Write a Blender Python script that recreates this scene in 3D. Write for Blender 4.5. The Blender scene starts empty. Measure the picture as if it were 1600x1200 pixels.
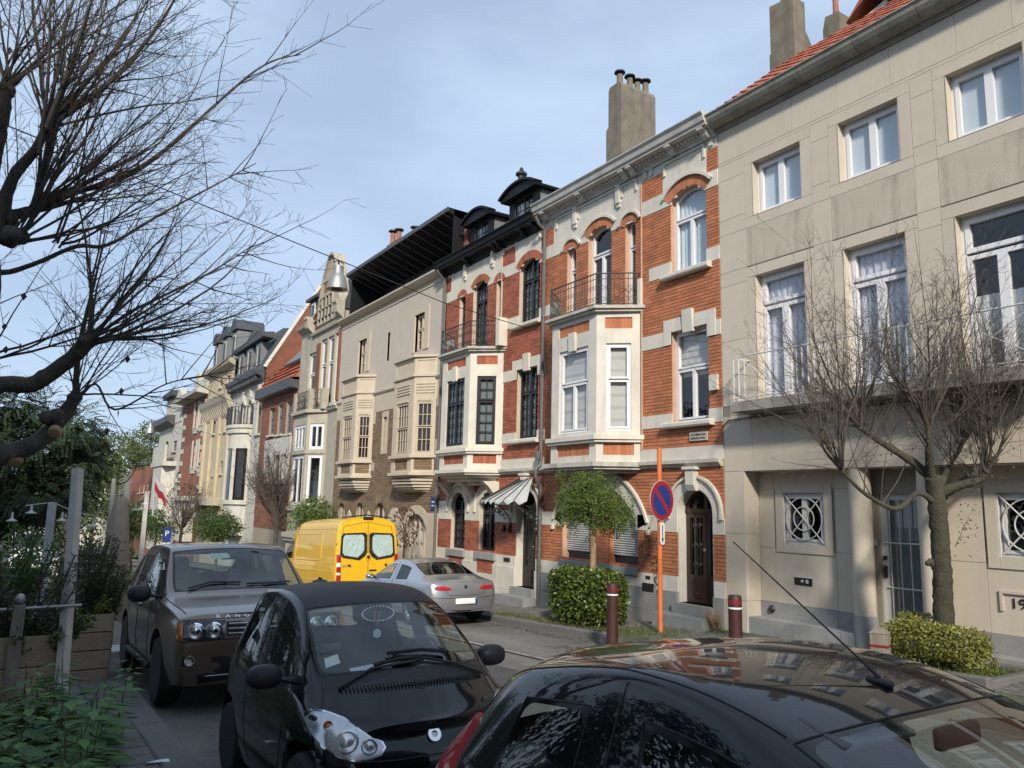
import bpy, bmesh, math, random
from mathutils import Vector, Matrix
from mathutils.bvhtree import BVHTree
random.seed(7)
SC = bpy.context.scene
COL = SC.collection
R_ = math.radians
# ------------------------------------------------------------------ camera (eye at the origin, facade plane at Y = DF)
DF = 11.5
PITCH, ROLL, YAW = R_(9.0), R_(1.35), R_(32.5)
fw = Vector((-math.cos(YAW)*math.cos(PITCH), math.sin(YAW)*math.cos(PITCH), math.sin(PITCH)))
rt0 = Vector((math.sin(YAW), math.cos(YAW), 0)); up0 = rt0.cross(fw)
rt = math.cos(ROLL)*rt0 + math.sin(ROLL)*up0
up = -math.sin(ROLL)*rt0 + math.cos(ROLL)*up0
cam_d = bpy.data.cameras.new('camera'); cam = bpy.data.objects.new('camera', cam_d); COL.objects.link(cam)
cam_d.sensor_width = 36; cam_d.lens = 27.0; cam_d.clip_start = 0.05; cam_d.clip_end = 2000
cam.matrix_world = Matrix((( rt.x, up.x, -fw.x, 0), (rt.y, up.y, -fw.y, 0), (rt.z, up.z, -fw.z, 0), (0, 0, 0, 1)))
SC.camera = cam
# ------------------------------------------------------------------ sky and sun
SUN_EL, SUN_A = R_(31), R_(29)          # elevation, angle of the sun in front of the facade plane
sdir = Vector((math.cos(SUN_EL)*math.cos(SUN_A), -math.cos(SUN_EL)*math.sin(SUN_A), math.sin(SUN_EL)))
world = bpy.data.worlds.new('World'); SC.world = world; world.use_nodes = True
wn = world.node_tree; wn.nodes.clear()
def wnode(t, **k):
    n = wn.nodes.new(t)
    for a, b in k.items(): setattr(n, a, b)
    return n
sky = wnode('ShaderNodeTexSky'); sky.sky_type = 'NISHITA'; sky.sun_disc = False
sky.sun_elevation = SUN_EL; sky.sun_rotation = math.atan2(sdir.x, sdir.y)
sky.air_density = 1.0; sky.dust_density = 1.2; sky.ozone_density = 1.5
tc = wnode('ShaderNodeTexCoord'); mp = wnode('ShaderNodeMapping'); mp.inputs['Scale'].default_value = (1.4, 1.4, 4.2)
wn.links.new(tc.outputs['Generated'], mp.inputs['Vector'])
nz = wnode('ShaderNodeTexNoise'); nz.inputs['Scale'].default_value = 1.6; nz.inputs['Detail'].default_value = 7; nz.inputs['Roughness'].default_value = .52
wn.links.new(mp.outputs['Vector'], nz.inputs['Vector'])
rp = wnode('ShaderNodeValToRGB'); rp.color_ramp.elements[0].position = .38; rp.color_ramp.elements[1].position = .66
rp.color_ramp.elements[0].color = (.62, .62, .62, 1); rp.color_ramp.elements[1].color = (1, 1, 1, 1)
wn.links.new(nz.outputs['Fac'], rp.inputs['Fac'])
mixc = wnode('ShaderNodeMixRGB'); mixc.inputs['Color2'].default_value = (5.2, 6.6, 8.7, 1)
wn.links.new(rp.outputs['Color'], mixc.inputs['Fac']); wn.links.new(sky.outputs['Color'], mixc.inputs['Color1'])
bg = wnode('ShaderNodeBackground'); bg.inputs['Strength'].default_value = .07
wo = wnode('ShaderNodeOutputWorld')
wn.links.new(mixc.outputs['Color'], bg.inputs['Color']); wn.links.new(bg.outputs['Background'], wo.inputs['Surface'])
sun_d = bpy.data.lights.new('sun', 'SUN'); sun_d.energy = 2.9; sun_d.angle = R_(5.0); sun_d.color = (1, .92, .8)
sun = bpy.data.objects.new('sun', sun_d); COL.objects.link(sun)
sun.rotation_euler = sdir.to_track_quat('Z', 'Y').to_euler()
SC.view_settings.view_transform = 'Standard'; SC.view_settings.look = 'None'
SC.view_settings.exposure = 0.72; SC.view_settings.gamma = 1.0
SC.cycles.max_bounces = 7; SC.cycles.transparent_max_bounces = 14; SC.cycles.caustics_reflective = False; SC.cycles.caustics_refractive = False
SC.cycles.sample_clamp_indirect = 4.0

# ------------------------------------------------------------------ helpers
def ray(px, py):
    return ((px-800)/1200.0)*rt - ((py-600)/1200.0)*up + fw
def atY(px, py, Y):
    d = ray(px, py); return d*(Y/d.y)
def atX(px, py, X):
    d = ray(px, py); return d*(X/d.x)
def road_z(X): return -1.94 + 0.046*X
def pave_z(X, Y=10.5):
    if Y > 5: return road_z(X) + .13 + max(0, Y-9.6)*.035
    return road_z(X) + .13

class MB:
    def __init__(s): s.v = []; s.f = []
    def quad(s, a, b, c, d):
        n = len(s.v); s.v += [a, b, c, d]; s.f.append((n, n+1, n+2, n+3))
    def poly(s, pts):
        n = len(s.v); s.v += list(pts); s.f.append(tuple(range(n, n+len(pts))))
    def hexa(s, p):                      # 8 points: bottom ring 0-3, top ring 4-7
        n = len(s.v); s.v += list(p)
        for f in ((3,2,1,0),(4,5,6,7),(0,1,5,4),(1,2,6,5),(2,3,7,6),(3,0,4,7)): s.f.append(tuple(n+i for i in f))
    def box(s, x0, x1, y0, y1, z0, z1):
        s.hexa([(x0,y0,z0),(x1,y0,z0),(x1,y1,z0),(x0,y1,z0),(x0,y0,z1),(x1,y0,z1),(x1,y1,z1),(x0,y1,z1)])
    def prism(s, pts, vec):              # closed outline extruded along vec
        n = len(s.v); m = len(pts); vec = Vector(vec)
        s.v += [Vector(p) for p in pts] + [Vector(p)+vec for p in pts]
        s.f.append(tuple(n+i for i in reversed(range(m)))); s.f.append(tuple(n+m+i for i in range(m)))
        for i in range(m): j = (i+1) % m; s.f.append((n+i, n+j, n+m+j, n+m+i))
    def tube(s, pts, r, seg=6, r1=None, cap=True, closed=False):
        pts = [Vector(p) for p in pts]; m = len(pts)
        if m < 2: return
        n0 = len(s.v); prev = None
        for i, p in enumerate(pts):
            if closed: t = pts[(i+1) % m]-pts[i-1]
            else: t = pts[min(i+1, m-1)]-pts[max(i-1, 0)]
            if t.length < 1e-9: t = Vector((0, 0, 1))
            t.normalize()
            if prev is None:
                a = Vector((0, 0, 1)) if abs(t.z) < .9 else Vector((1, 0, 0)); u = t.cross(a).normalized()
            else:
                u = prev - t*prev.dot(t)
                u = u.normalized() if u.length > 1e-6 else t.orthogonal().normalized()
            prev = u; w = t.cross(u)
            if isinstance(r, (list, tuple)): rr = r[i]
            else: rr = r if r1 is None else r+(r1-r)*i/(m-1)
            for k in range(seg):
                an = 2*math.pi*k/seg; s.v.append(p + (u*math.cos(an)+w*math.sin(an))*rr)
        for i in range(m if closed else m-1):
            for k in range(seg):
                a = n0+i*seg+k; b = n0+i*seg+(k+1) % seg
                ii = (i+1) % m; c = n0+ii*seg+(k+1) % seg; d = n0+ii*seg+k
                s.f.append((a, b, c, d))
        if cap and not closed:
            s.f.append(tuple(n0+k for k in reversed(range(seg)))); s.f.append(tuple(n0+(m-1)*seg+k for k in range(seg)))
    def lathe(s, prof, c, axis=(0,0,1), seg=20):   # prof: (r, h)
        c = Vector(c); ax = Vector(axis).normalized(); u = ax.orthogonal().normalized(); w = ax.cross(u); n0 = len(s.v)
        for r, h in prof:
            for k in range(seg):
                an = 2*math.pi*k/seg; s.v.append(c + ax*h + (u*math.cos(an)+w*math.sin(an))*r)
        for i in range(len(prof)-1):
            for k in range(seg):
                s.f.append((n0+i*seg+k, n0+i*seg+(k+1) % seg, n0+(i+1)*seg+(k+1) % seg, n0+(i+1)*seg+k))
        if prof[0][0] > 1e-5: s.f.append(tuple(n0+k for k in reversed(range(seg))))
        if prof[-1][0] > 1e-5: s.f.append(tuple(n0+(len(prof)-1)*seg+k for k in range(seg)))
    def grid(s, rows):
        n0 = len(s.v); m = len(rows[0])
        for r in rows: s.v += list(r)
        for i in range(len(rows)-1):
            for j in range(m-1):
                s.f.append((n0+i*m+j, n0+i*m+j+1, n0+(i+1)*m+j+1, n0+(i+1)*m+j))
    def mesh(s, name, m, smooth=False, fix=False):
        me = bpy.data.meshes.new(name); me.from_pydata([tuple(v) for v in s.v], [], s.f)
        if fix or smooth:
            bm = bmesh.new(); bm.from_mesh(me)
            bmesh.ops.remove_doubles(bm, verts=bm.verts, dist=1e-5)
            bmesh.ops.recalc_face_normals(bm, faces=bm.faces); bm.to_mesh(me); bm.free()
        if smooth:
            for p in me.polygons: p.use_smooth = True
            if smooth != 'all':
                try: me.set_sharp_from_angle(angle=R_(40))
                except Exception: pass
        me.materials.append(M[m] if isinstance(m, str) else m)
        return me
    def build(s, name, m, parent=None, smooth=False, fix=False):
        return link(name, s.mesh(name, m, smooth, fix), parent)
def link(name, me, parent=None, loc=None):
    o = bpy.data.objects.new(name, me); COL.objects.link(o)
    if loc is not None: o.location = loc
    if parent is not None:
        o.parent = parent; o.matrix_parent_inverse = Matrix.Identity(4)
    return o
ORIG = {}
def thing(name, label, cat, loc=(0,0,0), rz=0, group=None):
    o = bpy.data.objects.new(name, None); COL.objects.link(o); o.empty_display_size = .2
    o.location = loc; o.rotation_euler = (0, 0, rz); tag(o, label, cat, group); return o
def tag(o, label, cat, group=None):
    o['label'] = label; o['category'] = cat
    if group: o['group'] = group
    return o
def struct(o): o['kind'] = 'structure'; return o
def stuff(o): o['kind'] = 'stuff'; return o
def copy_tree(o, parent=None):
    c = o.copy(); COL.objects.link(c)
    if parent is not None: c.parent = parent
    for ch in list(o.children): copy_tree(ch, c)
    return c

# ------------------------------------------------------------------ materials
M = {}
def NT(name):
    m = bpy.data.materials.new(name); m.use_nodes = True; M[name] = m
    nt = m.node_tree; b = nt.nodes['Principled BSDF']; return m, nt, b
def pm(name, col, rough=.8, var=.12, scale=3.0, bump=.0, bscale=60, metal=0, dirt=0, dirtcol=(.06,.055,.045), island=0, objr=0, coat=0, spec=.5, col2=None, emis=None, stretch=(1,1,1), fine=0):
    m, nt, b = NT(name); N = nt.nodes; L = nt.links
    t = N.new('ShaderNodeTexCoord'); mpn = N.new('ShaderNodeMapping'); mpn.inputs['Scale'].default_value = stretch
    L.new(t.outputs['Object'], mpn.inputs['Vector'])
    n1 = N.new('ShaderNodeTexNoise'); n1.inputs['Scale'].default_value = scale; n1.inputs['Detail'].default_value = 8; n1.inputs['Roughness'].default_value = .6
    L.new(mpn.outputs['Vector'], n1.inputs['Vector'])
    mix = N.new('ShaderNodeMixRGB'); c2 = col2 or tuple(min(1, c*(1+var)) for c in col); c1 = tuple(c*(1-var) for c in col)
    mix.inputs['Color1'].default_value = (*c1, 1); mix.inputs['Color2'].default_value = (*c2, 1)
    rmp = N.new('ShaderNodeMapRange'); rmp.inputs['From Min'].default_value = .3; rmp.inputs['From Max'].default_value = .7
    L.new(n1.outputs['Fac'], rmp.inputs['Value']); fac = rmp.outputs['Result']
    if island or objr:
        gi = N.new('ShaderNodeNewGeometry'); oi = N.new('ShaderNodeObjectInfo'); ad = N.new('ShaderNodeMath'); ad.operation = 'ADD'
        L.new(gi.outputs['Random Per Island'], ad.inputs[0]); L.new(oi.outputs['Random'], ad.inputs[1])
        fr = N.new('ShaderNodeMath'); fr.operation = 'FRACT'; L.new(ad.outputs[0], fr.inputs[0])
        mm = N.new('ShaderNodeMixRGB'); mm.inputs['Fac'].default_value = island or objr
        L.new(fac, mm.inputs['Color1']); L.new(fr.outputs[0], mm.inputs['Color2']); fac = mm.outputs['Color']
    L.new(fac, mix.inputs['Fac']); out = mix.outputs['Color']
    if fine:
        n3 = N.new('ShaderNodeTexNoise'); n3.inputs['Scale'].default_value = 45; n3.inputs['Detail'].default_value = 5
        L.new(t.outputs['Object'], n3.inputs['Vector'])
        m3 = N.new('ShaderNodeMixRGB'); m3.blend_type = 'MULTIPLY'; m3.inputs['Fac'].default_value = fine
        rr = N.new('ShaderNodeValToRGB'); rr.color_ramp.elements[0].position = .35; rr.color_ramp.elements[1].position = .62
        rr.color_ramp.elements[0].color = (.35,.35,.35,1)
        L.new(n3.outputs['Fac'], rr.inputs['Fac']); L.new(out, m3.inputs['Color1']); L.new(rr.outputs['Color'], m3.inputs['Color2']); out = m3.outputs['Color']
    if dirt:
        mp2 = N.new('ShaderNodeMapping'); mp2.inputs['Scale'].default_value = (2.2, 2.2, .35)
        L.new(t.outputs['Object'], mp2.inputs['Vector'])
        n2 = N.new('ShaderNodeTexNoise'); n2.inputs['Scale'].default_value = 1.7; n2.inputs['Detail'].default_value = 9; n2.inputs['Roughness'].default_value = .68
        L.new(mp2.outputs['Vector'], n2.inputs['Vector'])
        r2 = N.new('ShaderNodeMapRange'); r2.inputs['From Min'].default_value = .5; r2.inputs['From Max'].default_value = .78; r2.inputs['To Max'].default_value = dirt
        L.new(n2.outputs['Fac'], r2.inputs['Value'])
        md = N.new('ShaderNodeMixRGB'); md.inputs['Color2'].default_value = (*dirtcol, 1)
        L.new(r2.outputs['Result'], md.inputs['Fac']); L.new(out, md.inputs['Color1']); out = md.outputs['Color']
    L.new(out, b.inputs['Base Color'])
    b.inputs['Roughness'].default_value = rough; b.inputs['Metallic'].default_value = metal
    b.inputs['Specular IOR Level'].default_value = spec
    if coat: b.inputs['Coat Weight'].default_value = coat; b.inputs['Coat Roughness'].default_value = .03
    if emis: b.inputs['Emission Color'].default_value = (*emis[:3], 1); b.inputs['Emission Strength'].default_value = emis[3]
    if bump:
        nb = N.new('ShaderNodeTexNoise'); nb.inputs['Scale'].default_value = bscale; nb.inputs['Detail'].default_value = 6
        L.new(t.outputs['Object'], nb.inputs['Vector'])
        bp = N.new('ShaderNodeBump'); bp.inputs['Strength'].default_value = bump; bp.inputs['Distance'].default_value = .02
        L.new(nb.outputs['Fac'], bp.inputs['Height']); L.new(bp.outputs['Normal'], b.inputs['Normal'])
    return m
def glassmat(name, tint, refl=1.0, ior=1.5, rough=.0, base=.04):
    m, nt, b = NT(name); N = nt.nodes; L = nt.links; N.remove(b); o = N['Material Output']
    tr = N.new('ShaderNodeBsdfTransparent'); tr.inputs['Color'].default_value = (*tint, 1)
    gl = N.new('ShaderNodeBsdfGlossy'); gl.inputs['Roughness'].default_value = rough
    lw = N.new('ShaderNodeLayerWeight'); lw.inputs['Blend'].default_value = .5
    fr = N.new('ShaderNodeMath'); fr.operation = 'POWER'; fr.inputs[1].default_value = 4.0; L.new(lw.outputs['Facing'], fr.inputs[0])
    ma = N.new('ShaderNodeMath'); ma.operation = 'MULTIPLY_ADD'; ma.inputs[1].default_value = .85; ma.inputs[2].default_value = base; ma.use_clamp = True
    L.new(fr.outputs[0], ma.inputs[0])
    mx = N.new('ShaderNodeMixShader'); L.new(ma.outputs[0], mx.inputs[0]); L.new(tr.outputs[0], mx.inputs[1]); L.new(gl.outputs[0], mx.inputs[2])
    L.new(mx.outputs[0], o.inputs['Surface']); return m
def leafmat(name, col, var=.4, trans=.35, rough=.55):
    m, nt, b = NT(name); N = nt.nodes; L = nt.links; o = N['Material Output']
    gi = N.new('ShaderNodeNewGeometry'); mix = N.new('ShaderNodeMixRGB')
    mix.inputs['Color1'].default_value = (*[c*(1-var) for c in col], 1); mix.inputs['Color2'].default_value = (*[c*(1+var) for c in col], 1)
    L.new(gi.outputs['Random Per Island'], mix.inputs['Fac']); L.new(mix.outputs['Color'], b.inputs['Base Color']); b.inputs['Roughness'].default_value = rough
    tl = N.new('ShaderNodeBsdfTranslucent'); L.new(mix.outputs['Color'], tl.inputs['Color'])
    ms = N.new('ShaderNodeMixShader'); ms.inputs[0].default_value = trans
    L.new(b.outputs[0], ms.inputs[1]); L.new(tl.outputs[0], ms.inputs[2]); L.new(ms.outputs[0], o.inputs['Surface']); return m

pm('asphalt', (.19,.18,.162), .92, .4, .55, .6, 90, fine=.6, dirt=.7, dirtcol=(.07,.066,.06), stretch=(.5, 1.3, 1))
pm('paver', (.15,.145,.135), .9, .22, 4, .4, 70, objr=.55, dirt=.35, fine=.3)
pm('paver_bed', (.06,.062,.05), .95, .3, 6, .4, 70)
pm('cobble', (.13,.125,.115), .9, .35, 4, .4, 60, island=.6, fine=.3)
pm('cobble_bed', (.075,.08,.045), .95, .5, 5, .5, 60)
pm('kerb', (.13,.128,.118), .88, .2, 6, .35, 60, objr=.4, dirt=.3)
pm('mark_white', (.16,.155,.145), .85, .1, 9, col2=(.5,.49,.46), fine=.5)
pm('h4_stone', (.54,.48,.39), .85, .07, 2.2, .12, 40, dirt=.16, dirtcol=(.18,.165,.14), objr=.35, fine=.12)
pm('h4_stone_dirty', (.5,.445,.36), .88, .1, 3, .15, 40, dirt=.7, dirtcol=(.17,.155,.125), objr=.2, fine=.25)
pm('h4_joint', (.27,.245,.2), .95, .1, 10)
pm('bluestone', (.27,.275,.27), .8, .16, 5, .15, 50, dirt=.3, dirtcol=(.12,.12,.11), objr=.3, fine=.2)
pm('concrete', (.3,.285,.25), .9, .2, 4, .3, 40, dirt=.7, dirtcol=(.07,.07,.06), fine=.35)
pm('white_pvc', (.72,.72,.73), .35, .03, 3)
pm('white_metal', (.56,.56,.545), .45, .08, 12, dirt=.2)
pm('white_stone', (.6,.57,.5), .8, .1, 2.5, .12, 40, dirt=.5, dirtcol=(.3,.28,.23), fine=.1)
pm('white_stone2', (.63,.59,.5), .8, .09, 2.5, .12, 40, dirt=.35, dirtcol=(.33,.3,.25), fine=.08)
pm('cream_ledge', (.5,.48,.42), .85, .15, 4, .2, 50, dirt=.65, dirtcol=(.12,.115,.1), fine=.35)
pm('brick_orange', (.45,.168,.08), .85, .34, 1.3, .25, 60, island=.5, dirt=.5, dirtcol=(.16,.06,.035), fine=.2)
pm('brick_red', (.36,.11,.058), .8, .42, 1.3, .25, 60, island=.6, dirt=.4, dirtcol=(.12,.04,.03), fine=.2)
pm('brick_brown', (.22,.15,.09), .88, .32, 2.0, .2, 60, island=.65, fine=.25)
pm('brick_far', (.25,.1,.06), .88, .4, 2.0, .2, 60, island=.6, fine=.25)
pm('mortar_orange', (.5,.32,.22), .95, .12, 8)
pm('mortar_white', (.52,.43,.35), .95, .12, 8)
pm('mortar_brown', (.33,.28,.22), .95, .12, 8)
pm('cornice_white', (.5,.49,.46), .7, .12, 3, dirt=.55, dirtcol=(.22,.21,.2), fine=.15)
pm('cornice_black', (.008,.0085,.01), .6, .3, 5, spec=.25)
pm('roof_zinc', (.06,.063,.068), .5, .25, 4)
pm('zinc_grey', (.2,.205,.21), .5, .15, 4, metal=.3)
pm('tile_red', (.34,.09,.042), .8, .3, 5, .2, 50, objr=.55, dirt=.3, fine=.2)
pm('slate', (.055,.06,.07), .7, .3, 6, .2, 60, island=.5)
pm('chimney', (.2,.175,.135), .92, .25, 3, .4, 40, dirt=.6, dirtcol=(.07,.065,.055), fine=.4)
pm('terracotta', (.3,.13,.08), .85, .2, 6)
pm('black_paint', (.014,.014,.015), .4, .3, 10)
pm('wood_dark', (.035,.016,.011), .35, .35, 6, stretch=(6,6,.6), coat=.3)
pm('iron', (.02,.02,.022), .5, .3, 20)
pm('iron_brown', (.06,.05,.045), .6, .3, 20)
pm('shutter', (.45,.45,.44), .5, .05, 3, dirt=.25, dirtcol=(.2,.2,.19))
pm('curtain', (.78,.77,.75), .9, .06, 4)
pm('curtain_blue', (.66,.74,.8), .85, .03, 3)
pm('blind_grey', (.56,.55,.52), .9, .05, 4)
pm('curtain_lav', (.62,.62,.7), .9, .1, 4)
pm('curtain_brown', (.14,.07,.05), .9, .1, 4)
pm('interior', (.05,.045,.04), .95, .1, 2)
pm('pipe_grey', (.13,.13,.125), .55, .15, 10, metal=.2)
pm('h1_stucco', (.48,.425,.355), .88, .06, 2, .12, 60, dirt=.14, dirtcol=(.25,.22,.18), objr=.2)
pm('h1_stone', (.5,.43,.33), .85, .08, 3, .12, 60, dirt=.15, dirtcol=(.3,.25,.18))
pm('h0_stone', (.42,.38,.3), .88, .12, 3, .15, 60, dirt=.5, dirtcol=(.17,.155,.12), fine=.2)
pm('far_beige', (.5,.42,.28), .88, .12, 1.5, .15, 40, dirt=.4, dirtcol=(.17,.15,.12))
pm('far_white', (.5,.48,.42), .88, .12, 1.5, .15, 40, dirt=.4, dirtcol=(.2,.19,.17))
pm('stained', (.03,.05,.06), .3, .3, 9)
glassmat('glass', (.9,.92,.93), 1.5, 1.5, .0, .09)
glassmat('glass_dark', (.45,.5,.52), 1.3, 1.5, .01, .08)
# ------------------------------------------------------------------ ground, road, pavements
def strip(name, y0, y1, zf, mat, x0=-160, x1=60, n=44):
    mb = MB(); rows = []
    for i in range(n+1):
        x = x0+(x1-x0)*i/n; rows.append([Vector((x, y0, zf(x, y0))), Vector((x, y1, zf(x, y1)))])
    mb.grid(rows); return struct(mb.build(name, mat, fix=True))
KL, KR = 1.5, 9.62
g = MB(); rr = []
for i in range(45):
    x = -700+(1000)*i/44; xx = max(-150, min(60, x)); rr.append([Vector((x, y, road_z(xx)-.12)) for y in (-500, -80, 0, 80, 500)])
g.grid(rr); struct(g.build('ground', 'paver_bed', fix=True))
strip('road', KL-.02, KR+.02, lambda x, y: road_z(x)+.03*(1-((y-5.4)/4.2)**2), 'asphalt')
struct(strip('left_pavement_bed', -6, KL-.28, lambda x, y: pave_z(x, y)-.02, 'paver_bed'))
rp_ = strip('right_pavement_bed', KR+.16, DF+.3, lambda x, y: pave_z(x, y)-.012, 'cobble_bed')
# kerb stones
def kerbs(name, y0, y1, xa, xb, hgt, par):
    L = .98; n = int((xb-xa)/L); t = MB(); s = .046
    b = .018
    zt = lambda x: s*x
    pr = [(y0, -.35), (y1, -.35), (y1, 0 if par < 0 else -b), (y1-b, 0), (y0+b, 0), (y0, -b if par < 0 else -.0)]
    pr = [(y0, -.35), (y1, -.35), (y1, -b), (y1-b, 0), (y0+b, 0), (y0, -b)]
    t.v += [Vector((-L/2+.006, y, z-s*L/2)) for y, z in pr]+[Vector((L/2-.006, y, z+s*L/2)) for y, z in pr]
    m = 6; t.f.append(tuple(range(m))); t.f.append(tuple(reversed(range(m, 2*m))))
    for i in range(m): j = (i+1) % m; t.f.append((j, i, m+i, m+j))
    me = t.mesh('kerb_stone', 'kerb', fix=True)
    p = struct(bpy.data.objects.new(name, None)); COL.objects.link(p)
    for i in range(n):
        x = xa+L*(i+.5); link('kerb_stone', me, p, (x, random.uniform(-.006, .006), road_z(x)+hgt+random.uniform(-.004, .004)))
kerbs('left_kerb', KL-.28, KL, -40, 4, .135, -1)
kerbs('right_kerb', KR, KR+.16, -40, -10.9, .135, 1)
# widened corner of the right pavement beside the bollards
g = MB(); pts = [(-11.6, KR), (-11.35, 9.4), (-11.0, 9.0), (-10.4, 8.75), (-9.5, 8.65), (4, 8.65)]
for i in range(len(pts)-1):
    (xa, ya), (xb, yb) = pts[i], pts[i+1]
    g.quad((xa, ya, road_z(xa)+.125), (xb, yb, road_z(xb)+.125), (xb, KR+.3, pave_z(xb)-.012), (xa, KR+.3, pave_z(xa)-.012)); g.quad((xa, ya, road_z(xa)-.1), (xb, yb, road_z(xb)-.1), (xb, yb, road_z(xb)+.125), (xa, ya, road_z(xa)+.125))
struct(g.build('pavement_corner', 'cobble_bed', fix=True))
g = struct(bpy.data.objects.new('corner_kerb', None)); COL.objects.link(g)
pp = [(-11.62, KR+.0), (-11.35, 9.38), (-11.0, 8.97), (-10.4, 8.7), (-9.5, 8.58), (-8.5, 8.58), (-7.5, 8.58), (-6.5, 8.58), (-5.5, 8.58), (-4.5, 8.58), (-3.5, 8.58), (-2.5, 8.58)]
for i in range(len(pp)-1):
    a, b = Vector((*pp[i], 0)), Vector((*pp[i+1], 0)); d = (b-a).normalized(); nn_ = Vector((-d.y, d.x, 0)); t = MB(); a = a+d*.005; b = b-d*.005
    q = [a, b, b+nn_*.15, a+nn_*.15]; t.hexa([v+Vector((0, 0, road_z(v.x)-.2)) for v in q]+[v+Vector((0, 0, road_z(v.x)+.135)) for v in q]); t.build('kerb_stone', 'kerb', g, fix=True)
# painted line of the parking bays
for (xa, xb, y) in ((-30, -8.5, 7.35),):
    g = MB(); n = 20
    for i in range(n):
        x0, x1 = xa+(xb-xa)*i/n, xa+(xb-xa)*(i+1)/n; zf = lambda x: road_z(x)+.03*(1-((y-5.4)/4.2)**2)+.005
        g.quad((x0, y-.035, zf(x0)), (x1, y-.035, zf(x1)), (x1, y+.035, zf(x1)), (x0, y+.035, zf(x0)))
    struct(g.build('bay_marking', 'mark_white'))
# stone gutter channel, tarred patches and a manhole cover
g = struct(bpy.data.objects.new('gutter_channel', None)); COL.objects.link(g); t = MB(); t.hexa([(-.49, -.13, -.05), (.49, -.13, -.05), (.49, .13, -.05), (-.49, .13, -.05), (-.485, -.125, 0), (.485, -.125, 0), (.485, .125, 0), (-.485, .125, 0)]); gme = t.mesh('gutter_stone', 'kerb')
for k in range(16): x = -26.5+k*.98; o = link('gutter_stone', gme, g, (x, KR-.16, road_z(x)+.012)); o.rotation_euler = (0, -.046, 0)
pm('tar', (.075,.072,.068), .85, .3, 3, .5, 80, fine=.4)
rz_ = lambda x, y: road_z(x)+.03*(1-((y-5.4)/4.2)**2)+.005
for (xa, xb, ya, yb) in ((-13.6, -11.9, 6.5, 7.1), (-10.4, -8.6, 5.2, 6.4), (-16.5, -12.5, 4.4, 4.75)):
    t = MB(); n = 6; t.grid([[Vector((xa+(xb-xa)*i/n+random.uniform(-.04, .04)*(j in (0, 4)), ya+(yb-ya)*j/4+random.uniform(-.03, .03)*(i in (0, n)), rz_(xa+(xb-xa)*i/n, ya+(yb-ya)*j/4))) for j in range(5)] for i in range(n+1)]); struct(t.build('road_patch', 'tar', fix=True))
# pavers on the left pavement: 0.3 m slabs
t = MB(); pw = .29; t.hexa([(-pw/2+.004,-pw/2+.004,-.04),(pw/2-.004,-pw/2+.004,-.04),(pw/2-.004,pw/2-.004,-.04),(-pw/2+.004,pw/2-.004,-.04),(-pw/2+.008,-pw/2+.008,0),(pw/2-.008,-pw/2+.008,0),(pw/2-.008,pw/2-.008,0),(-pw/2+.008,pw/2-.008,0)])
pme = t.mesh('paver', 'paver'); pv = struct(bpy.data.objects.new('left_pavement', None)); COL.objects.link(pv)
t = MB(); rest = MB(); cnt = 0
cand = []
for i in range(60):
    for j in range(14):
        x = 0.5-i*pw; y = KL-.28-pw*(j+.5)+(.0); x += (pw/2 if j % 2 else 0)
        cand.append((x, y))
cand.sort(key=lambda c: (abs(c[0]+7.5)+abs(c[1]-.6)*2))
for k, (x, y) in enumerate(cand):
    z = pave_z(x, y)+random.uniform(-.004, .004)
    if k < 300:
        ob = link('paver', pme, pv, (x, y, z)); ob.rotation_euler = (random.uniform(-.01, .01), -.046+random.uniform(-.01, .01), 0)
    else: rest.quad((x-pw/2+.006, y-pw/2+.006, z-.006), (x+pw/2-.006, y-pw/2+.006, z+.006), (x+pw/2-.006, y+pw/2-.006, z+.006), (x-pw/2+.006, y+pw/2-.006, z-.006))
stuff(rest.build('far_pavers', 'paver', pv))
# cobbles on the right pavement: nearest ones apart, the rest as one mass
cp = struct(bpy.data.objects.new('right_pavement', None)); COL.objects.link(cp)
cm = []
for v in range(4):
    t = MB(); w, l = .048+.004*v*.5, .05; rn = lambda: random.uniform(.8, 1.0)
    t.v += [Vector((sx*w, sy*l, -.03)) for sx, sy in ((-1,-1),(1,-1),(1,1),(-1,1))]+[Vector((sx*w*rn(), sy*l*rn(), 0)) for sx, sy in ((-1,-1),(1,-1),(1,1),(-1,1))]+[Vector((sx*w*.6, sy*l*.6, .008)) for sx, sy in ((-1,-1),(1,-1),(1,1),(-1,1))]
    for s in (0, 4):
        for k in range(4): j = (k+1) % 4; t.f.append((s+k, s+j, s+4+j, s+4+k))
    t.f.append((8, 9, 10, 11)); cm.append(t)
cme = [t.mesh('cobble', 'cobble') for t in cm]
mass = MB(); ncob = 0
x = -2.0
while x > -26:
    y = 8.75+(random.random()*.03) if x > -9.5 else (9.15 if x > -11.0 else 9.82)
    while y < DF+.02:
        if random.random() > .03:
            xx, yy = x+random.uniform(-.008, .008), y+random.uniform(-.008, .008); z = pave_z(xx, yy)+random.uniform(-.006, .006)
            if yy < 9.62: z = road_z(xx)+.13+random.uniform(-.006, .004)
            v = random.randrange(4)
            if -12.8 < x < -9.4 and yy > 9.9 and ncob < 300 and random.random() < .5:
                ob = link('cobble', cme[v], cp, (xx, yy, z)); ob.rotation_euler = (0, -.046, random.uniform(-.1, .1)); ncob += 1
            else:
                n0 = len(mass.v); mass.v += [Vector((xx, yy, z))+q for q in cm[v].v]; mass.f += [tuple(n0+k for k in f) for f in cm[v].f]
        y += .112
    x -= .112
stuff(mass.build('cobbles', 'cobble', cp))
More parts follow.
